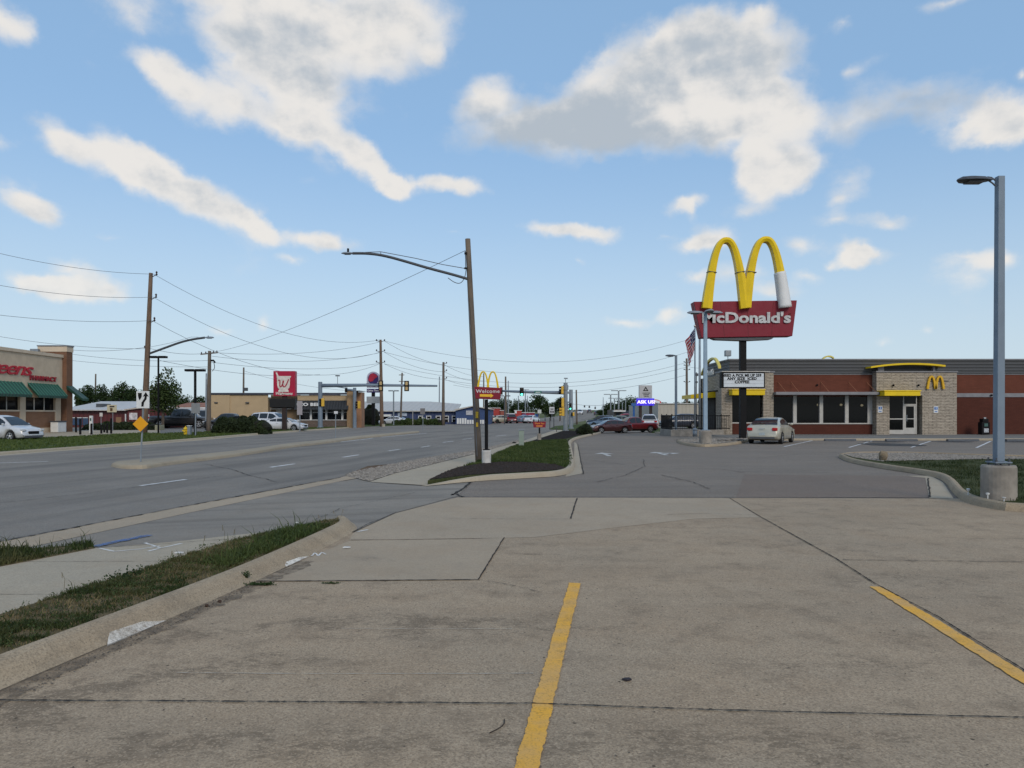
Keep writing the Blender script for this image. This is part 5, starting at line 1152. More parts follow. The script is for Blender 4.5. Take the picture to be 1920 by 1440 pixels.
for i, (px, pyt, Y) in enumerate(((972, 742, 160), (985, 730, 150), (989, 742, 190), (1001, 750, 200), (1010, 750, 210), (1022, 748, 190), (1167, 755, 170), (1131, 745, 230), (1137, 752, 260), (1173, 750, 150))):
    words = ['left of the green signal', 'carrying a thin crossbar below the green street sign', 'thin and pale over the red shops', 'short and pale before the dark trees', 'next to the blue roadside sign', 'right of the big tree', 'beside the right tree clump', 'near the right verge far off', 'farthest along the right verge', 'left of the triangle sign']
    P_, *_ = pole(px, 792, px, pyt, Y, .12, .09, 'distant slim pole '+words[i], steel, 'slim_pole', 'slim metal poles', n=6)
    if i == 1: q = MB(); q.box(X_(px-7, Y), X_(px+7, Y), Y-.06, Y+.06, Z_(731, Y), Z_(730, Y)); q.build('crossarm', steel, P_)
# ================================================================== overhead wires
def wire(a, b_, sag, label, r=.015, n=18):
    a = at(*a); b_ = at(*b_); P = []
    for i in range(n+1):
        t = i/n; p = a.lerp(b_, t); p.z -= 4*sag*t*(1-t); P.append(p)
    q = MB(); q.tube(P, [r*(.6+.4*(p.y/60)) for p in P], 5, cap=False); o = q.build('power_line', wiremat, None); tag(o, label, 'power line', 'overhead power lines')
K1, K2, K3 = (288, 514, YL), (287, 557, YL), (285, 601, YL)
wire((-300, 385, 42), K1, .9, 'topmost wire from the left picture edge to the tall brown pole')
wire((-300, 462, 42), K2, .9, 'second wire from the left edge to the tall brown pole')
wire((-300, 541, 42), K3, .7, 'third wire from the left edge to the tall brown pole')
wire(K1, (714, 637, Y7), 2.2, 'highest sagging wire from the tall brown pole towards the bell sign pole')
wire(K2, (717, 659, Y7), 2.6, 'middle sagging wire from the tall brown pole towards the bell sign pole')
wire(K3, (717, 680, Y7), 2.9, 'lowest sagging wire from the tall brown pole towards the bell sign pole')
wire((872, 470, PY_), (396, 661, 70), .5, 'long diagonal wire from the leaning pole down to the crossarm pole', .011)
wire((-50, 622, 58), (275, 654, YL), .35, 'low wire from the left edge above the brick tower')
wire((133, 656, 75), (275, 651, YL), .2, 'wire from the brick tower to the tall brown pole')
for i, (pa, pb, sg2, lb) in enumerate((((280, 653, YL), (390, 662, 70), .25, 'short wire between the tall brown pole and the crossarm pole'),
    ((398, 661, 70), (713, 641, Y7), .7, 'upper wire from the crossarm pole to the bell sign pole'), ((398, 668, 70), (713, 661, Y7), .8, 'wire one below the upper one from the crossarm pole'), ((395, 679, 70), (713, 681, Y7), .7, 'wire two below the upper one from the crossarm pole'),
    ((135, 664, 80), (390, 676, 70), .3, 'wire behind the brick tower running to the crossarm pole'), ((135, 676, 80), (390, 688, 70), .2, 'lowest wire behind the brick tower'), ((300, 676, 60), (600, 702, 95), .6, 'wire passing from the twin head light over the red mortar sign'),
    ((720, 639, Y7), (1300, 634, 110), 3.2, 'topmost long wire crossing behind both yellow arch signs'), ((720, 660, Y7), (1300, 657, 110), 3.2, 'second long wire crossing the middle of the view'), ((720, 682, Y7), (1300, 676, 110), 3.0, 'third long wire crossing the middle of the view'), ((831, 712, 112), (1288, 688, 110), 2.0, 'fourth long wire ending at the bracketed pole by the flag'), ((850, 722, 118), (1288, 703, 110), 2.0, 'lowest long wire ending at the bracketed pole by the flag'),
    ((720, 639, Y7), (831, 684, 112), .5, 'upper descending wire from the bell sign pole to the next pole'), ((720, 660, Y7), (831, 697, 112), .6, 'middle descending wire from the bell sign pole to the next pole'), ((720, 682, Y7), (831, 711, 112), .5, 'lower descending wire from the bell sign pole to the next pole'),
    ((833, 684, 112), (908, 706, 150), .5, 'upper wire from the warehouse pole to the far pole'), ((833, 697, 112), (908, 715, 150), .5, 'middle wire from the warehouse pole to the far pole'), ((833, 711, 112), (908, 724, 150), .4, 'lower wire from the warehouse pole to the far pole'),
    ((456, 695, 130), (716, 735, 120), .9, 'faint wire crossing behind the mortar sign'), ((1310, 690, 110), (1288, 686, 110), .1, 'short wire right of the bracketed pole'))):
    wire(pa, pb, sg2, lb)
# ================================================================== pharmacy with green awnings (left); its front runs along y at X = WX
WX = -42.3
def wy_(px): return -WX*FPX/(HX-px)
def wz(px, py): return Z_(py, wy_(px))
stucco = M('cream stucco', (.52, .42, .31), .9, 0, .08, 1.2, .003, dirt=.1)
stucco2 = M('cream cornice', (.56, .46, .35), .85, 0, .06, 1)
brickO = brickmat('orange brown brick', (.25, .125, .068), (.20, .095, .055), (.26, .20, .15), .4, .1, .012, .003)
brickT = brickmat('dark brick tower', (.20, .095, .055), (.16, .075, .045), (.2, .15, .11), .4, .1, .012, .003)
greenrib = ribmat('green ribbed awning', (.010, .062, .042), .42, 1, .05, .6, .5)
awn_rib = M('awning seam light green', (.05, .19, .13), .5, 0, .1, 3)
ph = thing('pharmacy_building', (WX, wy_(117), 0), 'cream and brick pharmacy with ribbed green awnings and red lettering', 'pharmacy')
yE = wy_(117); yS = 48.0; zT = wz(117, 671)
q = MB(); q.box(WX-.4, WX, yS, yE, 3.15, zT); q.build('upper_wall', stucco, ph)
q = MB(); q.box(WX-.45, WX+.12, yS, yE+.05, zT+.002, zT+.28); q.build('cornice', stucco2, ph)
q = MB(); q.box(WX-16, WX-.4, yS, yE, zT-.5, zT-.3); q.build('roof', farlot_m, ph)
pier = [(wy_(36.5), wy_(47)), (wy_(103), wy_(113))]
zsill = wz(60, 770)
for a, c in pier: q = MB(); q.box(WX-.4, WX+.06, a, c, 0, 3.15); q.build('pier', stucco, ph)
for a, c in ((yS, pier[0][0]), (pier[0][1], pier[1][0])):
    q = MB(); q.box(WX-.4, WX-.02, a, c, .45, zsill-.08); q.build('brick_panel', brickO, ph)
    q = MB(); q.box(WX-.4, WX+.02, a, c, 0, .45); q.build('plinth', stucco, ph)
    q = MB(); q.box(WX-.4, WX+.05, a, c, zsill-.078, zsill+.05); q.build('window_sill', stucco2, ph)
    q = MB(); q.box(WX-.2, WX-.15, a, c, zsill+.05, 3.15); wo = q.build('window', glass('pharmacy glass', .12, (.2, .2, .2)), ph)
    k = int(round((c-a)/1.45)); 
    for i in range(1, k): y = a+(c-a)*i/k; q = MB(); q.box(WX-.22, WX-.1, y-.04, y+.04, zsill+.05, 3.15); q.build('mullion', cream, wo)
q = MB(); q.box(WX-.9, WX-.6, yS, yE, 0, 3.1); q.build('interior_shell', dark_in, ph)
def gawn(a, c):
    z1, z0 = 4.42, 3.12; D_ = .95; q = MB()
    q.prism([(WX+.005, z1), (WX+.005, z1-.28), (WX+D_, z0), (WX+D_, z0+.22)], 'y', a, c)
    q.v = [(v[0], v[1], v[2]) for v in q.v]
    o = q.build('awning', greenrib, ph)
    q = MB(); n = int((c-a)/.42)
    for i in range(n+1):
        y = a+(c-a)*i/n; q.prism([(WX+.01, z1+.05), (WX+.01, z1), (WX+D_, z0+.22), (WX+D_, z0+.27)], 'y', y-.04, y+.04)
    s = q.build('awning_seams', awn_rib, o); s['kind'] = 'stuff'
gawn(yS, wy_(40)); gawn(wy_(52), wy_(107.5))
text_part('script_lettering', 'Walgreens', 1.62, M('pharmacy red', (.42, .015, .03), .45, 0, .1, 3), ph, (.05, wy_(57)-yE, 5.05), (R(90), 0, R(90)), .05, .012, .42, 1.72, .86, 'RIGHT')
text_part('block_lettering', 'PHARMACY', .58, M('dark pharmacy red', (.26, .012, .022), .5, 0, .1, 3), ph, (.05, (wy_(52)+wy_(107))/2-yE, 4.68), (R(90), 0, R(90)), .05, .02, 0, 1.22, 1.02)
TY0 = wy_(117)+.02; tX = X_(125, TY0)
q = MB(); q.box(X_(72, TY0), tX, TY0, TY0+.95, 0, Z_(648.5, TY0)-.55); q.build('tower', brickT, ph)
q = MB(); q.box(X_(72, TY0)-.05, tX+.05, TY0-.05, TY0+1.0, Z_(648.5, TY0)-.548, Z_(648.5, TY0)-.05); q.build('tower_band', stucco2, ph)
q = MB(); q.box(X_(72, TY0)-.1, tX+.1, TY0-.1, TY0+1.05, Z_(648.5, TY0)-.048, Z_(648.5, TY0)+.06); q.build('tower_cap', trimg, ph)
q = MB(); q.prism([(tX+.005, 4.35), (tX+.005, 4.05), (tX+1.5, 2.95), (tX+1.5, 3.15)], 'y', TY0-.05, TY0+1.0); q.build('tower_awning', greenrib, ph)
q = MB(); q.box(X_(56, 69.8), X_(71, 69.8), 69.8, 70.1, zT-.3, Z_(654, 69.8)); q.build('roof_unit', steel, ph)
tbn = thing('waste_bin', (WX+.7, 68.2, 0), 'pale double waste bin with dark lid standing at the pharmacy pier', 'waste bin')
q = MB(); q.box(WX+.25, WX+.95, 68.0, 69.3, .02, .95); q.build('body', whitep, tbn, bevel=.04)
q = MB(); q.box(WX+.2, WX+1.0, 67.95, 69.35, .952, 1.06); q.build('lid', darkgrey, tbn, bevel=.02)
# ================================================================== red shed behind
redrib = ribmat('barn red ribbed wall', (.095, .013, .014), .5, 0, .02, .75)
whiteroof = ribmat('white metal roof', (.50, .49, .48), .6, 0, .01, .9)
rs = thing('red_shed', (X_(215, 95), 95, 0), 'low barn red metal building with a pale roof behind the pharmacy', 'shed')
q = MB(); q.box(X_(118, 95), X_(240, 95), 95, 107, 0, Z_(770, 95)); q.build('long_wall', redrib, rs)
q = MB(); q.prism([(94.3, Z_(770, 95)), (94.3, Z_(768, 95)), (104, Z_(752.5, 104)), (108, Z_(760, 108)), (108, Z_(762, 108)), (104, Z_(755, 104))], 'x', X_(116, 95), X_(241, 95)); q.build('long_roof', whiteroof, rs)
gx0, gxm, gx1 = X_(240, 90), X_(278, 90), X_(313, 90)
q = MB(); q.prism([(gx0, 0), (gx1, 0), (gx1, Z_(770, 90)), (gxm, Z_(764.5, 90)), (gx0, Z_(769, 90))], 'y', 90, 104); q.build('gable_wall', redrib, rs)
q = MB(); q.prism([(gx0-.3, Z_(769.3, 90)), (gxm, Z_(764.2, 90)), (gx1+.3, Z_(769.8, 90)), (gx1+.3, Z_(768, 90)), (gxm, Z_(762.3, 90)), (gx0-.3, Z_(767.2, 90))], 'y', 89.7, 104.3); q.build('gable_roof', M('pale roof edge', (.45, .38, .32), .7), rs)
q = MB(); q.box(X_(235, 94.6), X_(236.5, 94.6), 94.5, 94.65, 0, Z_(776, 95)); q.build('downpipe', whitep, rs)
for a, c in ((133, 143), (144.5, 153), (155, 165)):
    q = MB(); q.box(X_(a, 94.9), X_(c, 94.9), 94.93, 94.99, Z_(797, 95), Z_(783, 95)); w = q.build('window', M('blue shop window', (.04, .07, .13), .2), rs)
    q = MB(); q.box(X_(a, 94.9), X_(c, 94.9), 94.9, 94.93, Z_(783.8, 95), Z_(782.5, 95)); q.build('window_frame', whitep, w)
q = MB(); q.box(X_(217, 94.9), X_(227, 94.9), 94.92, 94.99, Z_(793, 95), Z_(782, 95)); q.build('brown_door', M('brown door', (.22, .13, .075), .7), rs)
pst = M('white notice with grey drawing', (.50, .47, .49), .6, 0, .45, 1.8)
q = MB(); q.box(X_(242, 89.9), X_(257, 89.9), 89.93, 89.99, Z_(787, 90), Z_(774, 90)); q.build('wall_poster', pst, rs)
q = MB(); q.box(X_(275, 89.9), X_(280, 89.9), 89.93, 89.99, Z_(790, 90), Z_(777, 90)); q.build('wall_notice', pst, rs)
q = MB(); q.box(X_(188, 98), X_(200, 98), 97, 99, Z_(768, 98), Z_(757, 98)); q.build('roof_unit', darkgrey, rs)
# shed like roofs between shed and tan building
rs2 = thing('dark_shed', (X_(350, 110), 110, 0), 'shaded dark building with rusty roof behind the black vehicles', 'shed')
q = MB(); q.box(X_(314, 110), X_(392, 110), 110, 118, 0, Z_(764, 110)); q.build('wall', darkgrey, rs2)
q = MB(); q.prism([(109, Z_(765, 110)), (109, Z_(762.5, 110)), (114, Z_(755, 114)), (119, Z_(763, 119))], 'x', X_(330, 110), X_(393, 110)); q.build('roof', M('rusty red roof', (.26, .12, .08), .8, 0, .3, 1), rs2)
q = MB(); q.box(X_(331, 109), X_(393, 109), 108.9, 108.99, Z_(766.5, 109), Z_(763.5, 109)); q.build('gutter', whitep, rs2)
q = MB(); q.box(X_(377, 109.8), X_(384, 109.8), 109.8, 109.97, Z_(781, 110), Z_(770, 110)); q.build('window', whitep, rs2)
# ================================================================== tan restaurant with black awnings
TY = 92.0
tan = M('tan stucco', (.42, .315, .195), .9, 0, .05, .8, .002, dirt=.08)
tan2 = M('brown stucco', (.22, .155, .095), .9, 0, .06, .8, .002)
ledge = brickmat('mixed ledge stone', (.20, .14, .11), (.12, .10, .09), (.08, .07, .06), .45, .16, .02, .02, stone=True)
tb = thing('tan_restaurant', (X_(392, TY), TY, 0), 'tan stucco restaurant with black awnings and a brown corner tower', 'restaurant')
def TX(px): return X_(px, TY)
def TZ(py): return Z_(py, TY)
zr = TZ(740); q = MB(); q.box(TX(393), TX(432), TY-.25, TY, 0, zr); q.box(TX(431.9), TX(503), TY-.12, TY, 0, zr); q.box(TX(393), TX(500), TY, TY+12, 0, zr-.3); q.build('long_wall', tan, tb)
q = MB(); q.box(TX(503), TX(558), TY+1.0, TY+1.3, 0, zr); q.build('entrance_wall', tan2, tb)
q = MB(); q.box(TX(558.2), TX(656), TY-.1, TY+.3, TZ(752), TZ(741)); q.build('front_fascia', tan, tb)
q = MB(); q.box(TX(558), TX(656), TY-.1, TY+.3, 0, TZ(788)); q.build('stone_base', ledge, tb)
q = MB(); q.box(TX(558), TX(656), TY-.16, TY+.3, TZ(788)+.002, TZ(786.8)); q.build('base_ledge', whitep, tb)
q = MB(); q.box(TX(392), TX(656), TY-.35, TY+.4, zr+.002, zr+.22); q.box(TX(392), TX(392)+.35, TY+.4, TY+12, zr+.002, zr+.22); q.build('parapet_cap', M('slate blue cap', (.045, .05, .07), .5), tb)
gt = glass('tan restaurant glass', .1, (.15, .15, .15))
xs4 = [559, 583, 612, 642, 656]
for i in range(4):
    q = MB(); q.box(TX(xs4[i])+.08, TX(xs4[i+1])-.08, TY+.05, TY+.1, TZ(786.8), TZ(768)); w = q.build('window', gt, tb)
    q = MB(); q.box(TX(xs4[i])+.08, TX(xs4[i+1])-.08, TY, TY+.05, TZ(773.5), TZ(772.7)); q.build('window_bar', whitep, w)
    if i: q = MB(); q.box(TX(xs4[i])-.12, TX(xs4[i])+.12, TY-.05, TY+.12, TZ(786.8), TZ(768)); q.build('mullion', whitep, tb)
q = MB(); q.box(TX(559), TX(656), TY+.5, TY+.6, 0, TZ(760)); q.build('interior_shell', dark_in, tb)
ribk = ribmat('black ribbed awning', (.022, .022, .024), .35, 0, .03, .6)
q = MB(); q.prism([(TY-.1, TZ(751)), (TY-.3, TZ(751)), (TY-1.2, TZ(768)), (TY-.1, TZ(768))], 'x', TX(556), TX(656)); q.build('front_awning', ribk, tb)
q = MB(); q.prism([(TY+1, TZ(749)), (TY+.7, TZ(749)), (TY-.1, TZ(764)), (TY+1, TZ(764))], 'x', TX(507), TX(553)); q.build('entrance_awning', ribk, tb)
text_part('awning_lettering', 'TACO BELL', .52, M('lettering white', (.6, .6, .6), .5), tb, (TX(579.5)-tb.location.x, -1.0, TZ(761.2)), (R(80), 0, 0), .04, .022, 0, 1.45, 1.05)
q = MB(); q.box(TX(513), TX(526), TY+.94, TY+.995, 0, TZ(768)); d = q.build('door', cream, tb)
q = MB(); q.box(TX(514.3), TX(524.7), TY+.9, TY+.938, .15, TZ(778)); q.build('door_glass', gt, d)
q = MB(); q.box(TX(505), TX(545), TY+.3, TY+.99, TZ(767.5), TZ(765.5)); q.build('door_canopy', cream, tb)
q = MB(); q.box(TX(653), TX(664), TY-.8, TY+2.5, 0, TZ(733.5)); q.build('tower', M('tower ochre', (.29, .19, .105), .85, 0, .06, .8), tb)
q = MB(); q.box(TX(664.1), TX(676), TY+.6, TY+2.5, 0, TZ(735)); q.build('tower_side', M('tower orange', (.30, .17, .105), .85, 0, .06, .8), tb)
q = MB(); q.box(TX(652), TX(677), TY-.9, TY+2.6, TZ(733.4), TZ(732.6)); q.build('tower_cap', darkgrey, tb)
for a, c, y1 in ((567, 575, 736), (576, 605, 735), (606, 621, 736.5)):
    q = MB(); q.box(TX(a), TX(c), TY+3, TY+5, zr-.3, TZ(y1)); q.build('roof_unit', M('roof unit lilac grey', (.17, .16, .19), .6), tb)
for a, c, y1 in ((450, 476, 736.5), (505, 515, 734)):
    q = MB(); q.box(TX(a), TX(c), TY+3, TY+4, zr-.3, TZ(y1)); q.build('roof_vent', tan2, tb)
for px in (407, 465): q = MB(); q.box(TX(px)-.2, TX(px)+.2, TY-.4, TY-.26 if px < 432 else TY-.125, TZ(756), TZ(754)); q.build('wall_light', darkgrey, tb)
# ================================================================== blue warehouse
BY = 125.0
def BX(px): return X_(px, BY)
def BZ_(py): return Z_(py, BY)
bl_m = ribmat('navy ribbed wall', (.022, .042, .125), .6, 0, .02, .8)
wr = ribmat('pale metal roof', (.46, .44, .41), .9, 0, .01, .93)
bw = thing('blue_warehouse', (BX(780), BY, 0), 'long navy blue warehouse with a wide pale metal roof', 'warehouse')
zb = BZ_(770)
q = MB(); q.box(BX(672), BX(857), BY, BY+30, 0, zb); q.build('wall', bl_m, bw)
q = MB(); rp = [(BX(672), BY-.6, zb), (BX(857), BY-.6, zb), (BX(857), BY+13, Z_(757.5, BY+13)), (BX(802), BY+13, Z_(752.5, BY+13)), (BX(672), BY+13, Z_(752.5, BY+13))]
q.poly([rp[0], rp[1], (BX(857)*1.0, BY+10, Z_(757.5, BY+10)), (X_(806, BY+16), BY+16, Z_(752.8, BY+16)), (X_(674, BY+16), BY+16, Z_(752.8, BY+16))]); q.v += [(v[0], v[1], v[2]-.15) for v in q.v]; q.f += [(9, 8, 7, 6, 5)]+[(i, (i+1) % 5, 5+(i+1) % 5, 5+i) for i in range(5)]; q.mi = [0]*len(q.f); q.build('roof', wr, bw)
q = MB(); q.prism([(BX(857), 0), (BX(920), 0), (BX(920), BZ_(768)), (BX(888), BZ_(763)), (BX(857), zb)], 'y', BY-3, BY+20); q.build('gable_wall', M('navy gable', (.035, .065, .16), .6, 0, .1, 2), bw)
q = MB(); q.prism([(BX(855), zb-.05), (BX(888), BZ_(762.7)), (BX(922), BZ_(768)), (BX(922), BZ_(766.5)), (BX(888), BZ_(761)), (BX(855), BZ_(767.5))], 'y', BY-3.4, BY+20); q.build('gable_roof', wr, bw)
for i, px in enumerate((789, 804, 822, 837, 852)):
    q = MB(); q.box(BX(px)-.35, BX(px)+.35, BY-.06, BY-.003, BZ_(791), BZ_(780)); w = q.build('window', blackm, bw)
    q = MB(); xa, xb, za, zb2 = BX(px)-.42, BX(px)+.42, BZ_(791.6), BZ_(779.4); q.prism([(xa, za), (xb, za), (xb, zb2), (xa, zb2)], 'y', BY-.1, BY-.065)
    q = MB(); q.box(xa, xa+.12, BY-.12, BY-.065, za, zb2); q.box(xb-.12, xb, BY-.12, BY-.065, za, zb2); q.box(xa+.12, xb-.12, BY-.12, BY-.065, zb2-.12, zb2); q.box(xa+.12, xb-.12, BY-.12, BY-.065, (za+zb2)/2-.05, (za+zb2)/2+.05); q.build('window_frame', whitep, w)
q = MB(); q.box(BX(712), BX(735), BY-1.2, BY-.003, BZ_(781), BZ_(777)); q.build('door_awning', whitep, bw)
q = MB(); q.box(BX(714), BX(734), BY-.06, BY-.003, 0, BZ_(781)); q.build('dock_door', blackm, bw)
q = MB(); q.box(BX(746), BX(763), BY-.1, BY-.003, BZ_(780), BZ_(773.5)); q.build('wall_sign', M('pale blue sign', (.38, .44, .55), .6, 0, .2, 2), bw)
q = MB(); q.prism([(BX(791), BZ_(788)), (BX(791), BZ_(781)), (BX(798), BZ_(784.5))], 'y', BY-.14, BY-.125); q.build('arrow_panel', whitep, bw)
for k in range(12): q = MB(); x = BX(861+k*4.6); q.box(x-.16, x+.16, BY-3.08, BY-3.003, .1, BZ_(787 if k > 3 else 784)); q.build('white_slat', whitep, bw)
q = MB(); q.box(BX(876), BX(888), BY-3.1, BY-3.003, BZ_(778), BZ_(770)); q.build('gable_sign', M('pale gable sign', (.40, .41, .45), .6), bw)
# ================================================================== red shops beyond the warehouse
RY = 150.
def rshop(px0, px1, pyt, label, mcol, roof=None, extra=()):
    t = thing('red_shop', (X_(px0, RY), RY, 0), label, 'shop', 'red shops beyond the intersection')
    q = MB(); q.box(X_(px0, RY), X_(px1, RY), RY, RY+10, 0, Z_(pyt, RY)); q.build('wall', mcol, t)
    q = MB(); q.box(X_(px0, RY)-.1, X_(px1, RY)+.1, RY-.15, RY+10, Z_(pyt, RY)+.002, Z_(pyt-1, RY)); q.build('parapet', roof or whitep, t)
    q = MB(); q.box(X_(px0, RY)+.4, X_(px1, RY)-.4, RY-.06, RY-.003, .2, Z_(786, RY)); q.build('shop_window', M('shop window', (.04, .05, .07), .2), t)
    for a, c, b0, b1, mm_ in extra: q = MB(); q.box(X_(a, RY), X_(c, RY), RY-.12, RY-.063, Z_(b1, RY), Z_(b0, RY)); q.build('wall_sign', mm_, t)
    return t
rw = M('shop red', (.34, .045, .040), .7, 0, .15, .6)
rshop(915, 937, 765.5, 'tall bright red shop left of the purple porch', rw, None, ((917, 921, 770, 776, whitep),))
rshop(938, 946, 770, 'narrow red brick shop side next to the tall red shop', M('shop brick', (.26, .08, .06), .8))
rshop(948, 964, 776, 'small purple fronted shop with a low red wall', M('shop purple', (.14, .09, .19), .7), whitep)
rshop(965, 978, 770, 'red shop with a white top sign under the green signal', rw, whitep, ((965, 969, 770, 775, whitep),))
rshop(979, 1002, 774, 'long crimson shop with a purple stripe, right end of the row', M('shop crimson', (.28, .03, .065), .7, 0, .2, .7), None, ((979, 986, 776, 786, M('shop purple', (.14, .09, .19), .7)),))
for i, (px, k, m, lb) in enumerate(((922, 'sedan', whitec, 'white car parked before the tall bright red shop'), (941, 'sedan', champ, 'pale car parked before the narrow brick shop side'), (985, 'sedan', bluec, 'blue car parked before the crimson shop'), (997, 'sedan', whitec, 'white car parked at the right end of the red shops'), (960, 'suv', red_c, 'red car parked before the purple fronted shop'))):
    c = make_car('sedan' if k == 'sedan' else 'suv', k, m, (X_(px, 138), 138, .02), R(10+20*i), lb, 'car', 'cars before the red shops', detail=False)
# ================================================================== pale wall building and backdrop right of centre
wb_ = thing('beige_building', (X_(1272, 100), 100, 0), 'plain pale beige building behind the patio railing', 'building')
beig = ribmat('beige ribbed wall', (.40, .37, .315), .5, 0, .01, .93)
q = MB(); q.box(X_(1234, 100), X_(1330, 100), 100, 125, 0, Z_(757, 100)); q.build('wall', beig, wb_)
q = MB(); q.box(X_(1233, 100), X_(1331, 100), 99.8, 125.2, Z_(757, 100)+.002, Z_(756, 100)); q.build('roof_edge', whitep, wb_)
for (a, c, pt, lb, col) in ((1183, 1204, 770, 'low shop with white canopy behind the red pickup', (.16, .15, .16)), (1204, 1222, 765, 'grey shop front under the blue glowing sign', (.22, .21, .25)), (1152, 1168, 768, 'low brown shop left under the dark trees', (.14, .115, .10))):
    t = thing('low_shop', (X_(a, 135), 135, 0), lb, 'shop'); q = MB(); q.box(X_(a, 135), X_(c, 135), 135, 145, 0, Z_(pt, 135)); q.build('wall', M('shop wall %d' % a, col, .8, 0, .2, .5), t)
    q = MB(); q.box(X_(a, 135)-.3, X_(c, 135)+.3, 133.8, 135, Z_(pt+4, 135), Z_(pt+1.5, 135)); q.build('canopy', whitep, t)
    q = MB(); q.box(X_(a, 135)+.3, X_(c, 135)-.3, 134.93, 134.99, .3, Z_(pt+6, 135)); q.build('shop_window', M('shop window', (.04, .05, .07), .2), t)
# ================================================================== signs
def sheet_sign(name, px0, px1, py0, py1, Y, m, par, th=.06):
    q = MB(); q.box(X_(px0, Y), X_(px1, Y), Y-th, Y, Z_(py1, Y), Z_(py0, Y)); return q.build(name, m, par, bevel=.01)
def sign_post(px, py, Y, label, name, cat, r=.04, m=None, lean=0., pytop=None, z0=0., grp=None):
    t = thing(name, (X_(px, Y), Y, z0), label, cat, grp); q = MB(); q.tube([(X_(px, Y), Y+.05, z0), (X_(px+lean, Y), Y+.05, Z_(pytop, Y))], r, 6); q.build('post', m or steel, t); return t
# mortar logo sign
MY = 72.
ms_ = thing('pharmacy_sign', (X_(533.5, MY), MY, 0), 'square red sign with a white mortar and pestle on a dark brown post', 'sign')
q = MB(); q.box(X_(533.5, MY)-.2, X_(533.5, MY)+.2, MY-.2, MY+.2, 0, Z_(743, MY)); q.build('post', M('dark brown post', (.03, .02, .018), .6), ms_)
q = MB(); q.box(X_(514.5, MY), X_(555, MY), MY-.35, MY+.35, Z_(743, MY), Z_(696, MY)); q.build('sign_cabinet', M('crimson sign face', (.36, .012, .045), .4, 0, .06, 1.5), ms_, bevel=.04)
lw = M('logo cream', (.60, .56, .52), .5)
def lp2(px, py): return (X_(px, MY), Z_(py, MY))
q = MB(); q.prism([lp2(521, 707), lp2(521.5, 705.4), lp2(547.6, 705.4), lp2(548, 707), lp2(546, 709), lp2(545.6, 722), lp2(544.5, 727.5), lp2(541.5, 730), lp2(543, 732), lp2(543.5, 735), lp2(524, 735), lp2(524.5, 732), lp2(526, 730), lp2(523.5, 727.5), lp2(522, 722), lp2(521.6, 709)][::-1], 'y', MY-.39, MY-.352)
q.prism([lp2(521.5, 705.2), lp2(524.6, 705.2), lp2(521.4, 698.4), lp2(519.0, 699.4)], 'y', MY-.39, MY-.352); q.build('mortar_emblem', lw, ms_)
# the curled letter as a swept ribbon
q = MB(); cu = chaikin([Vector((X_(px, MY), MY-.40, Z_(py, MY))) for px, py in ((524.2, 713), (527.5, 713), (527, 719), (527, 725.5), (530.5, 725), (534.5, 715), (533, 714.2), (532.5, 719), (533, 725.5), (537, 725.5), (540.5, 719), (543.5, 711.5))], 3)
q.tube(cu, .052, 6); q.build('curled_letter', M('crimson sign face', (.36, .012, .045), .4), ms_)
text_part('sign_lettering', 'Walgreens', .40, lw, ms_, (X_(534, MY)-X_(533.5, MY), -.37, Z_(740.6, MY)), (R(90), 0, 0), .015, .01, .35, 1.0, .95)
q = MB(); q.box(X_(507, MY), X_(555, MY), MY-.3, MY+.3, Z_(764, MY), Z_(748, MY)); q.build('led_board', M('unlit led board', (.012, .012, .013), .5), ms_, bevel=.03)
# bell sign
QY = 104.
ts = thing('bell_sign', (X_(700.5, QY), QY, 0), 'purple and red arched bell sign with a grey board below it', 'sign')
q = MB(); q.box(X_(700, QY)-.22, X_(700, QY)+.22, QY-.2, QY+.2, 0, Z_(730, QY)); q.build('post', blackm, ts)
def tp(px, py): return (X_(px, QY), Z_(py, QY))
ar = [tp(688.5, 727), tp(712.5, 727)]+[(X_(700.5+12*cos(a*pi/12), QY), Z_(709-12*sin(a*pi/12), QY)) for a in range(13)]
q = MB(); q.prism(ar, 'y', QY-.35, QY+.35); q.build('sign_face', M('pale lilac sign', (.42, .40, .50), .5), ts)
q = MB(); q.prism([(X_(700.7+9.8*cos(a*pi/12), QY), Z_(710.5-10.8*sin(a*pi/12)*1.0+(0), QY)) for a in range(-4, 17)], 'y', QY-.39, QY-.352); q.build('purple_disc', M('sign purple', (.035, .02, .12), .5), ts)
q = MB(); q.prism([tp(691.5, 713), tp(694, 703.5), tp(699, 700), tp(705, 702), tp(709, 706), tp(703, 711), tp(700, 715), tp(695, 716)][::-1], 'y', QY-.43, QY-.392); q.build('bell_emblem', M('bell red', (.38, .02, .05), .5), ts)
text_part('sign_lettering', 'TACO', .58, blackm, ts, (0, -.41, Z_(724.6, QY)), (R(90), 0, 0), .02, .03, 0, 1.15)
q = MB(); q.box(X_(688.5, QY), X_(712.5, QY), QY-.35, QY+.35, Z_(736, QY), Z_(729, QY)); q.build('drive_panel', M('sign purple', (.035, .02, .12), .5), ts)
text_part('drive_lettering', 'Drive Thru', .34, whitep, ts, (0, -.37, Z_(734, QY)), (R(90), 0, 0), .015, .01)
q = MB(); q.box(X_(688, QY), X_(712.5, QY), QY-.3, QY+.3, Z_(756, QY), Z_(743.5, QY)); q.build('message_board', M('grey message board', (.27, .29, .31), .6, 0, .1, 2), ts, bevel=.03)
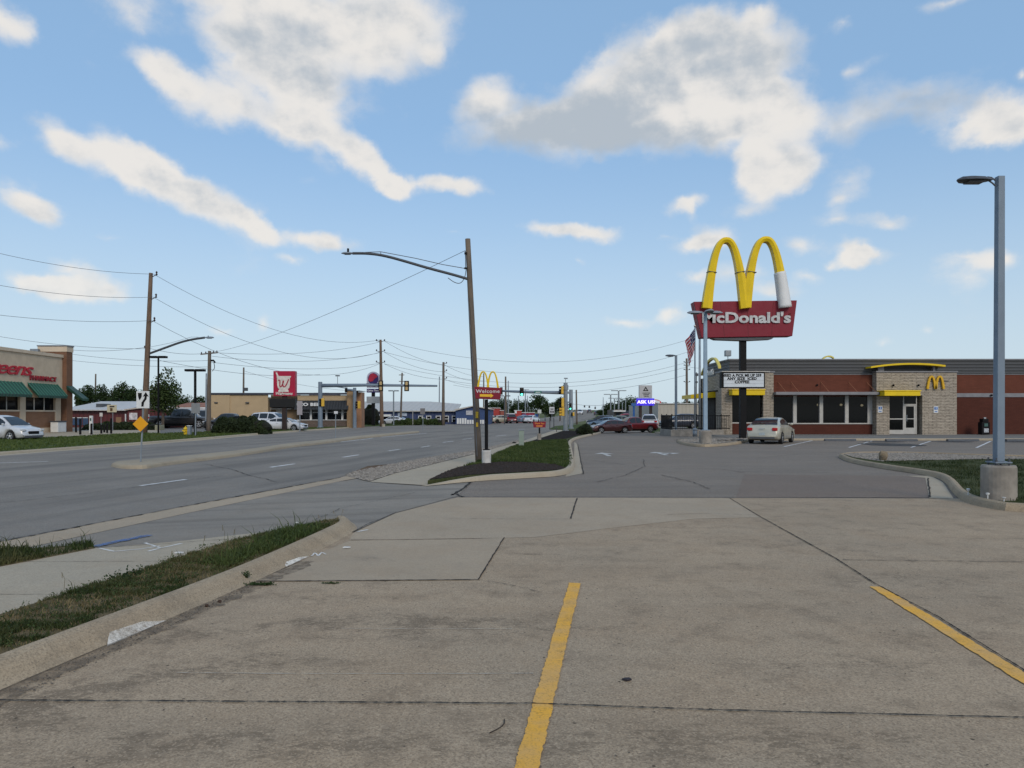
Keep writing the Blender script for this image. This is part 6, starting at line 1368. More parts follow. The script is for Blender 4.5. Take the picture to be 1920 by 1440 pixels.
# small welcome sign
WYs = 23.4
ws = thing('welcome_sign', (X_(911.5, WYs), WYs, .12), 'small red welcome sign with thin yellow arches on a black post beside the leaning pole', 'sign')
wx = X_(912, WYs)
q = MB(); q.lathe(wx, WYs, [(.145, .04), (.145, .50), (.13, .53)], 20); q.build('concrete_base', M('painted white base', (.50, .49, .47), .8, 0, .12, 4, dirt=.3), ws)
q = MB(); q.cyl(wx, WYs, .53, Z_(749, WYs), .055, n=12); q.box(wx-.1, wx+.1, WYs-.1, WYs+.1, .53, .56); q.build('post', blackm, ws)
q = MB(); q.prism([(X_(889.5, WYs), Z_(725, WYs)), (X_(941, WYs), Z_(727.5, WYs)), (X_(937.5, WYs), Z_(749.5, WYs)), (X_(892, WYs), Z_(747.5, WYs))], 'y', WYs-.13, WYs+.13); q.build('sign_cabinet', redp, ws, bevel=.012)
q = MB()
a0_, h0_ = X_(960+10.0, WYs), Z_(697, WYs)-Z_(728, WYs)
for cx in (906.0, 924.0): arch(q, X_(cx, WYs), Z_(697.3, WYs), a0_, h0_, .042, .065, WYs, .12, -1, 1, 20, .012)
q.build('twin_arches', yelp, ws)
text_part('sign_lettering', 'Welcome', .155, whitep, ws, (X_(915, WYs)-ws.location.x, -.135, Z_(736.8, WYs)-.12), (R(90), R(0), 0), .004, .001, 0, 1.1, 1.12)
q = MB(); q.prism([(X_(900, WYs), Z_(743.8, WYs)), (X_(920, WYs), Z_(744.3, WYs)), (X_(920, WYs), Z_(746.3, WYs)), (X_(925.5, WYs), Z_(742, WYs)), (X_(920, WYs), Z_(737.8, WYs)), (X_(920, WYs), Z_(739.6, WYs)), (X_(900, WYs), Z_(739.2, WYs))], 'y', WYs-.145, WYs-.132); q.build('arrow', M('arrow orange yellow', (.72, .42, .03), .5), ws)
# second small red sign further off
Y2 = 45.
w2 = thing('small_direction_sign', (X_(1011.5, Y2), Y2, .12), 'little red and orange sign on a short black post beside the sidewalk bed', 'sign')
q = MB(); q.lathe(X_(1011, Y2), Y2, [(.13, .02), (.13, .5)], 14); q.build('concrete_base', basec, w2)
q = MB(); q.cyl(X_(1011.5, Y2), Y2, .5, Z_(802, Y2), .05, n=8); q.build('post', blackm, w2)
q = MB(); q.prism([(X_(999, Y2), Z_(790.5, Y2)), (X_(1023.5, Y2), Z_(790.5, Y2)), (X_(1022.5, Y2), Z_(801.5, Y2)), (X_(1000.5, Y2), Z_(801.5, Y2))], 'y', Y2-.1, Y2+.1); q.build('sign_cabinet', redp, w2)
text_part('sign_lettering', 'Thank You', .13, M('orange letters', (.65, .25, .05), .5), w2, (0, -.105, Z_(795.3, Y2)-.12), (R(90), 0, 0), .004, .003)
q = MB(); q.box(X_(1005, Y2), X_(1017, Y2), Y2-.11, Y2-.102, Z_(799.6, Y2), Z_(797.8, Y2)); q.build('arrow_bar', M('orange letters', (.65, .25, .05), .5), w2)
# utility pedestal in the bed
up_ = thing('utility_pedestal', (X_(977.5, 36), 36, .1), 'slim pale green utility pedestal standing in the planting bed', 'utility box')
q = MB(); q.box(X_(972.7, 36), X_(982.3, 36), 35.9, 36.12, .1, Z_(807, 36)); q.build('cabinet', M('pale green plastic', (.23, .28, .24), .6, 0, .08, 3, dirt=.2), up_, bevel=.015)
q = MB(); q.box(X_(972.2, 36), X_(982.8, 36), 35.87, 36.15, Z_(807, 36), Z_(805.6, 36)); q.build('cap', steel, up_)
# median signs
MYs = 23.8
kr = sign_post(262, 868, MYs, 'white keep right sign above a yellow diamond on one leaning post', 'median_sign', 'road sign', .028, steel, 7, 733, .1)
q = MB(); q.box(X_(256.5, MYs), X_(280.5, MYs), MYs-.03, MYs, Z_(765.5, MYs), Z_(733.5, MYs)); p_ = q.build('keep_right_panel', whitep, kr, bevel=.004)
def kp(x, y): return (X_(120+x*.10417, MYs), Z_(730+y*.10417, MYs))
q = MB(); q.prism([kp(1340, 65), kp(1410, 65), kp(1405, 140), (kp(1370, 200)), kp(1345, 140)][::-1], 'y', MYs-.036, MYs-.032); q.build('island_symbol', blackm, p_)
q = MB(); q.prism([kp(1480, 50), kp(1535, 130), kp(1500, 125), kp(1495, 175), kp(1450, 240), kp(1440, 310), kp(1400, 310), kp(1405, 235), kp(1455, 165), kp(1462, 125), kp(1430, 130)], 'y', MYs-.036, MYs-.032); q.build('arrow_symbol', blackm, p_)
q = MB(); c_ = at(264, 795, MYs-.06); s_ = .245
q.prism([(c_.x-s_, c_.z), (c_.x, c_.z-s_), (c_.x+s_, c_.z), (c_.x, c_.z+s_)], 'y', MYs-.09, MYs-.065); q.build('diamond_panel', M('amber reflective panel', (.66, .30, .01), .5, 0, .04, 2), kr)
# assorted small signs
def small(px, py, Y, p0, p1, t0, t1, label, col, name='road_sign', cat='road sign', r=.035, top=None, deco=None, grp=None):
    t = sign_post(px, py, Y, label, name, cat, r, None, 0, top or t0, 0, grp); s = sheet_sign('sign_panel', p0, p1, t0, t1, Y, M('panel %s' % name+label[:12], col, .5, 0, .06, 3), t, .04)
    if deco:
        for (a, c, b0, b1, dc) in deco: q = MB(); q.box(X_(a, Y), X_(c, Y), Y-.055, Y-.042, Z_(b1, Y), Z_(b0, Y)); q.build('symbol', M('symbol %s' % str(dc), dc, .5), s)
    return t
small(211, 808, 74, 201, 219, 759, 773, 'cream sign with dark lettering and a round emblem in front of the red shed', (.50, .46, .34), deco=((206, 215, 761, 763.5, (.05, .04, .04)), (207, 211.5, 765, 771, (.10, .06, .03))))
small(189, 808, 72, 187, 192.5, 774, 781, 'little white sign on a thin post left of the cream sign', (.55, .53, .53))
small(366, 824, 54, 359, 375, 756, 775, 'grey back of a road sign on a thin post near the yellow hydrant', (.20, .21, .22), r=.05)
small(562, 812, 70, 557, 567, 752, 778, 'two stacked grey sign backs right of the mortar logo sign', (.30, .28, .30), r=.05)
small(629, 828, 50, 626.5, 633.5, 771, 776, 'white bent bracket on a thin post standing in the median', (.55, .56, .58), 'marker_post', 'marker', .03)
small(793, 812, 74, 788, 797, 765.5, 777, 'small grey sign back on a thin post in the far median', (.16, .155, .16), r=.03)
small(774, 797, 112, 773.3, 774.7, 770, 796, 'thin pale marker post before the navy warehouse', (.3, .3, .3), 'marker_post', 'marker')
small(1035, 796, 118, 1030, 1039.5, 763, 776, 'white sign with dark lines on twin legs left of the yellow signal heads', (.52, .53, .55), deco=((1032, 1038, 766, 768, (.08, .08, .09)), (1031.5, 1034.5, 770, 774, (.08, .08, .09)), (1035.5, 1038.5, 770, 774, (.08, .08, .09))))
small(1011, 790, 140, 1008, 1015, 768, 775, 'white road sign before the dark trees across the intersection', (.50, .52, .50))
small(1006, 790, 141, 1003, 1009, 776, 783, 'blue road sign under the white one across the intersection', (.05, .12, .30))
for px, lb in ((1031, 'bare sign leg left of its twin at the corner'), (1038.5, 'bare sign leg right of its twin at the corner')):
    q = MB(); q.tube([(X_(px, 84), 84, 0), (X_(px, 84), 84, Z_(783, 84))], .05, 6); o = q.build('sign_leg', darkgrey, None); tag(o, lb, 'post')
q = MB(); q.tube([(X_(1043.5, 70), 70, 0), (X_(1043.5, 70), 70, Z_(801, 70))], .035, 6); o = q.build('marker_post', darkgrey, None); tag(o, 'short dark marker post on the sidewalk corner', 'marker')
# drive-through furniture at the pharmacy
dt = thing('height_clearance_post', (X_(171, 66), 66, 0), 'white narrow panel post standing among the dark posts by the pharmacy drive', 'post')
q = MB(); q.box(X_(168.5, 66), X_(173.5, 66), 65.9, 66.1, 0, Z_(779.5, 66)); q.build('panel', whitep, dt); q = MB(); q.box(X_(170, 66), X_(172.5, 66), 65.86, 65.898, Z_(789, 66), Z_(784, 66)); q.build('symbol', M('symbol green dark', (.04, .10, .09), .5), dt)
for i, (px, pt, pb) in enumerate(((142.5, 783, 811), (150.5, 786, 815), (171.5, 795, 815), (190, 797, 813), (195.5, 797, 811), (201, 795, 812), (208.5, 785, 813))):
    where = ['leftmost by the pharmacy corner', 'second from the pharmacy corner', 'beside the white panel post', 'left one of the middle three', 'centre one of the middle three', 'right one of the middle three', 'under the cream sign'][i]
    q = MB(); Y = gp(px, pb).y; q.cyl(X_(px, Y), Y, 0, Z_(pt, Y), .085, n=10); q.ell((X_(px, Y), Y, Z_(pt, Y)), (.085, .085, .05), 10, 5); o = q.build('bollard', blackm, None); tag(o, 'black bollard, '+where, 'bollard', 'bollards at the pharmacy drive')
# fire hydrant
hy = gp(348, 818); H_ = thing('fire_hydrant', hy, 'yellow fire hydrant on the grass verge', 'fire hydrant')
hm = M('hydrant yellow', (.62, .42, .02), .5, 0, .06, 6)
q = MB(); q.lathe(hy.x, hy.y, [(.2, .02), (.2, .08), (.13, .1), (.13, .5), (.17, .53), (.17, .56), (.14, .62), (.08, .68), (.03, .72)], 14); q.build('barrel', hm, H_, smooth=False)
q = MB(); q.tube([(hy.x-.24, hy.y, .42), (hy.x+.24, hy.y, .42)], .06, 8); q.tube([(hy.x, hy.y-.22, .38), (hy.x, hy.y, .38)], .08, 8); q.build('outlet', hm, H_)
q = MB(); q.cyl(hy.x, hy.y, .72, .78, .03, n=6); q.build('cap_nut', hm, H_)
ub = thing('meter_box', (X_(354.5, 56), 56, 0), 'pale grey box right behind the hydrant', 'utility box'); q = MB(); q.box(X_(352, 56), X_(357.5, 56), 55.9, 56.2, 0, Z_(799, 56)); q.build('cabinet', steel, ub, bevel=.02); q = MB(); q.box(X_(352, 56)-.02, X_(357.5, 56)+.02, 55.86, 56.24, Z_(799, 56)+.002, Z_(799, 56)+.05); q.build('cap', whitep, ub)
q = MB(); q.box(X_(290, 78), X_(300, 78), 78, 79, 0, Z_(797, 78)); o = q.build('cable_box', M('sage green box', (.24, .24, .17), .7, 0, .1, 3), None, bevel=.03); tag(o, 'sage green ground box right of the diamond sign', 'utility box')
# LED sign group right of centre
GY = 96.
t = thing('led_sign', (X_(1211, GY), GY, 0), 'glowing blue message sign on two dark posts under a grey triangle panel', 'sign')
for px in (1200.5, 1220): q = MB(); q.box(X_(px, GY)-.18, X_(px, GY)+.18, GY-.15, GY+.15, 0, Z_(760, GY)); q.build('post', M('dark brown post', (.03, .02, .018), .6), t)
q = MB(); q.box(X_(1198, GY), X_(1222, GY), GY-.25, GY+.25, Z_(746.5, GY), Z_(722.5, GY)); p_ = q.build('triangle_panel', M('pale grey sign face', (.42, .42, .43), .5, 0, .06, 1), t, bevel=.03)
q = MB(); O3 = [(X_(1210, GY), Z_(725, GY)), (X_(1204.8, GY), Z_(733.2, GY)), (X_(1215.2, GY), Z_(733.2, GY))]; I3 = [(X_(1210, GY), Z_(728, GY)), (X_(1207.4, GY), Z_(731.8, GY)), (X_(1212.6, GY), Z_(731.8, GY))]
for i in range(3): j = (i+1) % 3; q.prism([O3[i], O3[j], I3[j], I3[i]], 'y', GY-.28, GY-.252)
q.build('triangle_emblem', blackm, p_)
for py, s in ((738, 'CARPENTERS'), (741, 'BUSINESS'), (744.2, 'CENTER')): text_part('panel_lettering', s, .17, blackm, p_, (0, -.26, Z_(py, GY)), (R(90), 0, 0), .008, .004)
q = MB(); q.box(X_(1193.5, GY), X_(1226, GY), GY-.3, GY+.3, Z_(760.5, GY), Z_(747, GY)); p_ = q.build('led_screen', glow('led blue', (.03, .01, .5), .75), t)
text_part('led_text', 'ASK US!', .56, glow('led white', (.75, .68, 1.), 1.1), p_, (0, -.315, Z_(756.4, GY)), (R(90), 0, 0), .01, .022, 0, 1.12, 1.05)
t = thing('oval_sign', (X_(1230, 104), 104, 0), 'red rimmed oval sign right of the glowing blue sign', 'sign')
q = MB(); q.cyl(X_(1230, 104), 104, 0, Z_(756, 104), .12, n=8); q.build('post', darkgrey, t)
q = MB(); q.prism([(X_(1231+8.5*cos(a*pi/10), 104), Z_(753+3.8*sin(a*pi/10)+.35*8.5*cos(a*pi/10)*.5, 104)) for a in range(20)], 'y', 103.8, 104.1); p_ = q.build('red_rim', M('oval red', (.45, .05, .05), .5), t)
q = MB(); q.prism([(X_(1231+6*cos(a*pi/10), 104), Z_(753+2.4*sin(a*pi/10)+.35*6*cos(a*pi/10)*.5, 104)) for a in range(20)], 'y', 103.74, 103.79); q.build('white_face', whitep, p_)
t = thing('blue_pylon', (X_(1188.5, 110), 110, 0), 'slim blue pylon sign left of the glowing sign', 'sign')
q = MB(); q.cyl(X_(1188.5, 110), 110, 0, Z_(756, 110), .16, n=8); q.build('post', M('pylon blue', (.04, .12, .33), .5), t)
q = MB(); q.box(X_(1184, 110), X_(1194, 110), 109.8, 110.2, Z_(761.5, 110), Z_(756, 110)); q.build('sign_panel', M('pylon blue', (.04, .12, .33), .5), t)
# ================================================================== traffic signals
sigy = M('signal housing yellow', (.62, .38, .05), .5, 0, .1, 5)
offl = M('unlit lens', (.06, .045, .03), .25)
greenl = glow('green signal light', (.10, 1., .62), 4.)
def head(par, px, pyt, pyb, Y, face, lit=None, wpx=9, body=None):
    """three-lens head; face 'front' = lenses to the viewer, 'back' = seen from behind, 'side' = lenses to the left"""
    z1, z0 = Z_(pyt, Y), Z_(pyb, Y); x = X_(px, Y); h = z1-z0; w = wpx/FPX*Y/2
    q = MB()
    if face == 'back':
        q.box(x-w, x+w, Y-.02, Y+.02, z0, z1); b_ = q.build('signal_head', blackm, par, bevel=.03)
        q = MB()
        for k in range(2): q.box(x-w*.52, x+w*.52, Y-.16, Y-.022, z0+h*(.08+.48*k), z0+h*(.42+.48*k))
        q.build('rear_housing', M('signal housing tan', (.46, .33, .16), .6), b_, bevel=.05); return
    if face == 'front':
        q.box(x-w, x+w, Y-.02, Y+.02, z0, z1); b_ = q.build('signal_head', body or blackm, par, bevel=.02)
        for k in range(3):
            cz = z0+h*(1/6+k/3); r = min(w*.62, h*.13); q = MB(); vs = [(x+r*cos(a*pi/8), Y-.03, cz+r*sin(a*pi/8)) for a in range(16)]; q.add(vs, [tuple(range(16))]); q.build('lens', greenl if lit == k else offl, b_)
            q = MB(); q.tube([(x, Y-.03, cz+r*.5), (x, Y-.28, cz+r*.45)], r*1.05, 10, cap=False); vv = q.v; q.f = [f for i, f in enumerate(q.f) if i in (0, 1, 2, 3, 4, 5, 6)]; q.mi = q.mi[:7]; q.build('visor', body or blackm, b_)
        return
    q.box(x-w*.1, x+w, Y-.18, Y+.18, z0, z1); b_ = q.build('signal_head', sigy, par, bevel=.03)
    for k in range(3):
        cz = z0+h*(1/6+k/3); q = MB(); q.tube([(x-w*.1, Y, cz), (x-w*1.05, Y-.05, cz-.02)], h*.13, 10); q.build('visor', blackm if face == 'side' else sigy, b_)
G5 = 'traffic signal masts at the intersection'
MA = 85.
m1 = thing('signal_mast', (X_(600, MA), MA, 0), 'blue grey signal mast with a long arm reaching right, at the tan building', 'traffic signal', G5)
x_ = X_(600.5, MA); q = MB(); q.tube([(x_, MA, 0), (x_, MA, Z_(716, MA))], [.27, .23], 12); q.cyl(x_, MA, 0, .25, .38, n=12); q.build('mast', bluegrey, m1, smooth=False)
q = MB(); q.tube([at(600, 723, MA), at(690, 722, MA), at(820, 723.5, MA)], [.22, .17, .11], 10); q.build('mast_arm', bluegrey, m1, smooth=True)
q = MB(); q.tube([at(630, 725, MA), at(650, 728, MA)], .05, 6); q.build('arm_brace', bluegrey, m1)
head(m1, 714, 713.5, 733.5, MA-.5, 'back'); head(m1, 762.5, 714, 733.5, MA-.5, 'back'); head(m1, 603.5, 747, 762, MA-.3, 'side', None, 9)
q = MB(); q.tube([at(633, 722, MA), at(633, 706, MA)], .03, 5); q.tube([at(629, 704.5, MA), at(637, 704.5, MA)], .07, 6); q.build('camera', darkgrey, m1)
m2 = thing('signal_mast', (X_(665, 90), 90, 0), 'shorter grey signal mast at the brown tower with an arm pointing left', 'traffic signal', G5)
x_ = X_(665, 90); q = MB(); q.tube([(x_, 90, 0), (x_, 90, Z_(727, 90))], [.23, .2], 12); q.build('mast', bluegrey, m2)
q = MB(); q.tube([at(665, 733, 90), at(658, 731, 90), at(648, 730, 90)], [.18, .12, .1], 8); q.build('mast_arm', bluegrey, m2)
head(m2, 649, 726.5, 736, 89.6, 'front', None, 5); head(m2, 671.5, 752, 766, 89.7, 'side', None, 9)
MC = 70.
m3 = thing('signal_mast', (X_(1060, MC), MC, 0), 'tall galvanised signal mast at the corner with an arm reaching left and yellow heads', 'traffic signal', G5)
x_ = X_(1060.5, MC); q = MB(); q.tube([(x_, MC, 0), (x_, MC, Z_(718, MC))], [.21, .19], 12); q.cyl(x_, MC, 0, .2, .3, n=12); q.build('mast', steel, m3)
q = MB(); q.cyl(x_, MC, Z_(731, MC), Z_(722, MC), .26, n=12); q.build('collar', steel, m3)
q = MB(); q.tube([at(1060, 736.5, MC), at(1000, 735, MC), at(938, 733, MC)], [.17, .13, .09], 10); q.build('mast_arm', bluegrey, m3, smooth=True)
head(m3, 978.3, 727, 742, MC-.3, 'front', 0, 7.5); head(m3, 940, 726, 740, MC-.2, 'front', None, 5)
q = MB(); gn = M('street sign green', (.02, .15, .12), .5); q.box(X_(1002, MC), X_(1015, MC), MC-.3, MC-.25, Z_(738, MC), Z_(733, MC)); s_ = q.build('street_name_sign', gn, m3)
q = MB(); q.box(X_(1004, MC), X_(1013, MC), MC-.32, MC-.302, Z_(736.3, MC), Z_(734.9, MC)); q.build('name_bar', whitep, s_)
head(m3, 1052.5, 724, 738.5, MC-.3, 'side', None, 8); head(m3, 1053, 746, 763, MC-.3, 'side', None, 9); head(m3, 1053.5, 764, 780, MC-.3, 'side2', None, 9)
q = MB(); q.tube([(x_, MC, Z_(718, MC)), (x_, MC, Z_(711, MC))], .03, 5); q.tube([at(1057.5, 709.5, MC), at(1064.5, 709.5, MC)], .06, 6); q.build('camera', steel, m3)
m4 = thing('signal_mast', (X_(1070, 82), 82, 0), 'second galvanised mast right behind the corner one with a green light', 'traffic signal', G5)
x_ = X_(1070.5, 82); q = MB(); q.tube([(x_, 82, 0), (x_, 82, Z_(730.5, 82))], [.24, .2], 12); q.cyl(x_, 82, 0, .2, .34, n=12); q.build('mast', steel, m4)
q = MB(); q.tube([at(1070, 735.5, 82), at(1064, 736, 82)], .13, 8); q.build('mast_arm', steel, m4)
head(m4, 1069.5, 756, 768.5, 81.5, 'front', 0, 4.5); head(m4, 1074, 773, 780, 81.6, 'side', None, 6)
for i, (px, py, Y) in enumerate(((1096, 762, 260), (1105, 763, 262), (1116, 765, 258))):
    q = MB(); q.box(X_(px, Y)-.25, X_(px, Y)+.25, Y-.2, Y+.2, Z_(py+2, Y), Z_(py-2, Y)); q.tube([(X_(px, Y), Y, Z_(py-2, Y)), (X_(px, Y), Y, Z_(760, Y))], .06, 5); o = q.build('hanging_signal', darkgrey, None); tag(o, 'tiny hanging signal far down the road, '+['left', 'middle', 'right'][i]+' one', 'traffic signal', 'hanging signals far down the road')
q = MB(); q.tube([at(1070, 757, 260), at(1095, 760, 260), at(1122, 760.5, 260), at(1140, 757, 260)], .05, 5); o = q.build('span_wire', wiremat, None); tag(o, 'thin span wire carrying the far hanging signals', 'wire')
# ================================================================== trees, hedges, grass, small litter
leafA = leafmat('dark green leaves', (.020, .036, .012), (.034, .060, .018), (.050, .080, .026))
leafB = leafmat('olive green leaves', (.030, .050, .016), (.052, .080, .024), (.075, .105, .034))
leafC = leafmat('hedge leaves', (.012, .020, .008), (.022, .034, .012), (.032, .046, .016), trans=.1)
bark = woodmat('tree bark', (.09, .07, .055), (.06, .048, .038), (.12, .095, .07))
def crown(cx, cy, z0, z1, rx, ry, n, leaf, shape='round', gaps=.3, seed=0):
    rnd = random.Random(seed); q = MB(); cl = []
    nc = max(7, int(14+10*gaps))
    for k in range(nc):
        while True:
            a, b_, c = rnd.uniform(-1, 1), rnd.uniform(-1, 1), rnd.uniform(-1, 1)
            if a*a+b_*b_+c*c < 1: break
        if shape == 'cone': w = 1-.62*(c+1)/2
        else: w = 1
        cl.append((cx+a*rx*.72*w, cy+b_*ry*.72*w, (z0+z1)/2+c*(z1-z0)/2*.78, rnd.uniform(.26, .5)))
    zc = (z0+z1)/2
    for i in range(n):
        c = cl[rnd.randrange(nc)]; rr = c[3]
        while True:
            a, b_, d = rnd.uniform(-1, 1), rnd.uniform(-1, 1), rnd.uniform(-1, 1); s = a*a+b_*b_+d*d
            if .12 < s < 1: break
        x = c[0]+a*rx*rr*1.25; y = c[1]+b_*ry*rr*1.25; z = c[2]+d*(z1-z0)*rr*.62
        if z < z0*.8: z = z0*.8+rnd.random()*.3
        L = leaf*rnd.uniform(.6, 1.3); u = Vector((rnd.uniform(-1, 1), rnd.uniform(-1, 1), rnd.uniform(-.7, .7))).normalized(); w = u.cross(Vector((rnd.uniform(-1, 1), rnd.uniform(-1, 1), rnd.uniform(-1, 1)))).normalized()
        p = Vector((x, y, z)); q.add([p-u*L, p+w*L*.55, p+u*L, p-w*L*.55], [(0, 1, 2, 3)])
    return q
def tree(px, pyt, wpx, Y, label, m=None, pyb=None, n=1500, cat='tree', shape='round', gaps=.3, grp=None, trunk=True, seed=None):
    seed = int(px*7+Y) if seed is None else seed; rnd = random.Random(seed)
    z0_ = hill(Y); x = X_(px, Y); zt = Z_(pyt, Y); Hh = zt-z0_; rx = wpx/FPX*Y/2
    t = thing('tree', (x, Y, z0_), label, cat, grp)
    zb = z0_+Hh*.22; q = MB(); tr = max(.08, Hh*.022)
    q.tube([(x, Y, z0_), (x+tr*.4, Y, z0_+Hh*.3), (x-tr*.3, Y, z0_+Hh*.62), (x, Y, z0_+Hh*.8)], [tr*1.25, tr, tr*.55, tr*.2], 7)
    for k in range(5):
        a = rnd.uniform(0, 6.28); h0 = z0_+Hh*rnd.uniform(.25, .5); q.tube([(x, Y, h0), (x+cos(a)*rx*.35, Y+sin(a)*rx*.35, h0+Hh*.15), (x+cos(a)*rx*.7, Y+sin(a)*rx*.7, h0+Hh*.28)], [tr*.5, tr*.3, tr*.1], 5)
    q.build('trunk', bark, t)
    crown(x, Y, zb, zt, rx, rx, n, max(.16, rx*.075), shape, gaps, seed).build('crown', m or leafA, t)
    return t
TG = 'trees behind the red shed'
for a in ((150, 731, 30, 112, 'dark tree just right of the brick tower'), (163, 719, 34, 118, 'taller dark tree left of the pole behind the shed'), (193, 726, 34, 116, 'dark tree right of the pole behind the shed'),
          (221, 713, 36, 110, 'open topped tree with gaps above the cream sign'), (246, 727, 30, 118, 'dark rounded tree left of the keep right sign'), (268, 733, 28, 120, 'low dark tree behind the tall brown pole'),
          (340, 741, 40, 122, 'low tree between the lone pale tree and the tan building'), (372, 746, 36, 124, 'small dark tree touching the left end of the tan building')):
    tree(a[0], a[1]-2, a[2]*1.1, *a[3:4], a[4], leafA, n=2800, grp=TG, gaps=.4)
tree(305, 693, 62, 84, 'loose bright green tree standing alone behind the black twin light', leafB, n=3800, gaps=.7)
TM = 'trees beyond the red shops'
for a in ((925, 752, 30, 190, 'thin pale tree above the tall red shop'), (945, 748, 32, 185, 'dark tree right of the welcome sign arches'), (966, 751, 30, 190, 'dark tree below the green signal'), (985, 750, 26, 192, 'low dark tree left of the big tree'),
          (1009, 741, 40, 180, 'biggest rounded tree beyond the red shops'), (1032, 752, 26, 185, 'low tree behind the white sign with dark lines'), (1050, 741, 32, 180, 'tall dark tree behind the yellow signal heads')):
    tree(a[0], a[1]-1, a[2]*1.15, *a[3:4], a[4], leafA, n=2400, grp=TM, gaps=.2)
TRg = 'trees right of the far road'
for a in ((1132, 766, 30, 260, 'low far tree at the left end of the right tree group'), (1147, 755, 36, 240, 'far tree second in the right tree group'), (1166, 746, 38, 220, 'large dark tree left of the blue pylon'), (1184, 744, 36, 215, 'large dark tree right behind the blue pylon'), (1204, 750, 36, 210, 'dark tree behind the glowing blue sign'),
          (1244, 752, 26, 150, 'low treetop above the left end of the beige building'), (1290, 748, 30, 150, 'treetop above the beige building behind the flagpole'), (1270, 753, 30, 155, 'low treetop above the middle of the beige building'), (1312, 752, 20, 150, 'small treetop above the beige building right of the flagpole')):
    tree(*a[:4], a[4], leafA, n=2000, grp=TRg, gaps=.2)
def bush(px0, px1, pyt, pyb, label, cat='bush', name='bush', n=4000, depth=1.6, m=None, leaf=.10, shape='box', Y=None, base=0.):
    Y = Y or gp((px0+px1)/2, pyb).y; rnd = random.Random(int(px0)); x0, x1 = X_(px0, Y), X_(px1, Y); z1 = Z_(pyt, Y); t = thing(name, ((x0+x1)/2, Y+depth/2, base), label, cat)
    q = MB(); cx, w = (x0+x1)/2, (x1-x0)/2; nx = 9
    hull = MB(); segs = max(1, int(w*2/1.3))
    for k in range(segs):
        c = x0+(k+.5)*(x1-x0)/segs; hull.ell((c, Y+depth/2, (z1+base)*.45), ((x1-x0)/segs*.62, depth*.42, (z1-base)*.42), 12, 8, .1)
    hull.build('inner_branches', M('dark twigs', (.012, .013, .008), .95), t)
    for i in range(n):
        if shape == 'cone':
            h = rnd.random()**1.2; a = rnd.uniform(0, 6.28); r = (1-h*.72)*(.75+.25*sin(h*9+a*2))*rnd.uniform(.8, 1.05); p = Vector((cx+cos(a)*w*r, Y+depth/2+sin(a)*depth/2*r, base+h*(z1-base)))
        else:
            u = rnd.uniform(-1, 1); a = rnd.uniform(0, pi); e = (1-abs(u)**5)**.5; bump_ = 1+.10*sin(u*w*3.1)+.08*sin(u*w*7.3+1); r = rnd.uniform(.88, 1.06)*bump_
            p = Vector((cx+u*w, Y+depth/2-cos(a)*depth/2*(e*.3+.7)*r, base+(z1-base)*sin(a)**.55*e*r*.97))
        L = leaf*rnd.uniform(.5, 1.3); d = Vector((rnd.uniform(-1, 1), rnd.uniform(-1, 1), rnd.uniform(-1, 1))).normalized(); s = d.orthogonal().normalized()
        q.add([p-d*L, p+s*L*.6, p+d*L, p-s*L*.6], [(0, 1, 2, 3)])
    q.build('foliage', m or leafC, t); return t
bush(392, 496, 784, 815, 'long low dark clipped hedge on the verge in front of the tan restaurant', 'hedge', 'hedge', 12000, 2.2, leaf=.10)
bush(675, 707, 759, 798, 'dense dark pointed evergreen bush at the foot of the bell sign', n=3500, depth=2.6, shape='cone', leaf=.16)
bush(1083, 1111, 797, 817, 'dark rounded shrub at the far end of the planting bed', n=1800, depth=1.1, leaf=.06, base=.1)
bush(150, 292, 793, 811, 'long dark hedge behind the black bollards', 'hedge', 'hedge', 6000, 2.0, leaf=.12, Y=78)
bush(735, 832, 786, 799, 'rough weedy greenery along the front of the navy warehouse', 'shrubs', 'shrub_row', 3500, 1.5, leafB, .14, Y=112)
# ---- grass blades
def blades(name, P, z, n, h, m, w=.006, lean=.5, ymax=None, dens=None, seed=1, label=None, tall=0., curve=True):
    rnd = random.Random(seed); xs_ = [p[0] for p in P]; ys_ = [p[1] for p in P]; q = MB(); c = 0; it = 0
    V = q.v; Fc = q.f
    while c < n and it < n*30:
        it += 1
        x = rnd.uniform(min(xs_), max(xs_)); y = rnd.uniform(min(ys_), max(ys_))
        if not inpoly(x, y, P): continue
        k = mnoise.noise(Vector((x*1.3, y*1.3, seed)))*.5+.5; k2 = mnoise.noise(Vector((x*6, y*6, seed+4)))*.5+.5
        if rnd.random() > (max(.03, 4.5*(k*k2-.2)) if name == 'strip_grass' else max(.06, 3.2*(k*k2-.12))): continue
        a = rnd.uniform(0, 6.283); hh = h*rnd.uniform(.4, 1.25)*(.6+.9*k); 
        if tall and rnd.random() < tall: hh *= rnd.uniform(2.0, 4.0)
        l = hh*rnd.uniform(.1, lean*1.6); dx, dy = cos(a)*l, sin(a)*l; b_ = rnd.uniform(0, 6.283); wx_, wy2 = cos(b_)*w, sin(b_)*w; i0 = len(V)
        V += [(x-wx_, y-wy2, z), (x+wx_, y+wy2, z), (x+dx*.35+wx_*.8, y+dy*.35+wy2*.8, z+hh*.6), (x+dx*.35-wx_*.8, y+dy*.35-wy2*.8, z+hh*.6), (x+dx, y+dy, z+hh*.95)]
        Fc += [(i0, i0+1, i0+2, i0+3), (i0+3, i0+2, i0+4)]; c += 1
    q.mi = [0]*len(Fc); o = q.build(name, m); o['kind'] = 'stuff'
    if label: o['label'] = label
    return o
gA = leafmat('weedy grass blades', (.020, .034, .009), (.045, .066, .017), (.12, .105, .045), trans=.2)
gB = leafmat('dark lawn blades', (.030, .050, .013), (.060, .088, .022), (.085, .105, .034), trans=.2)
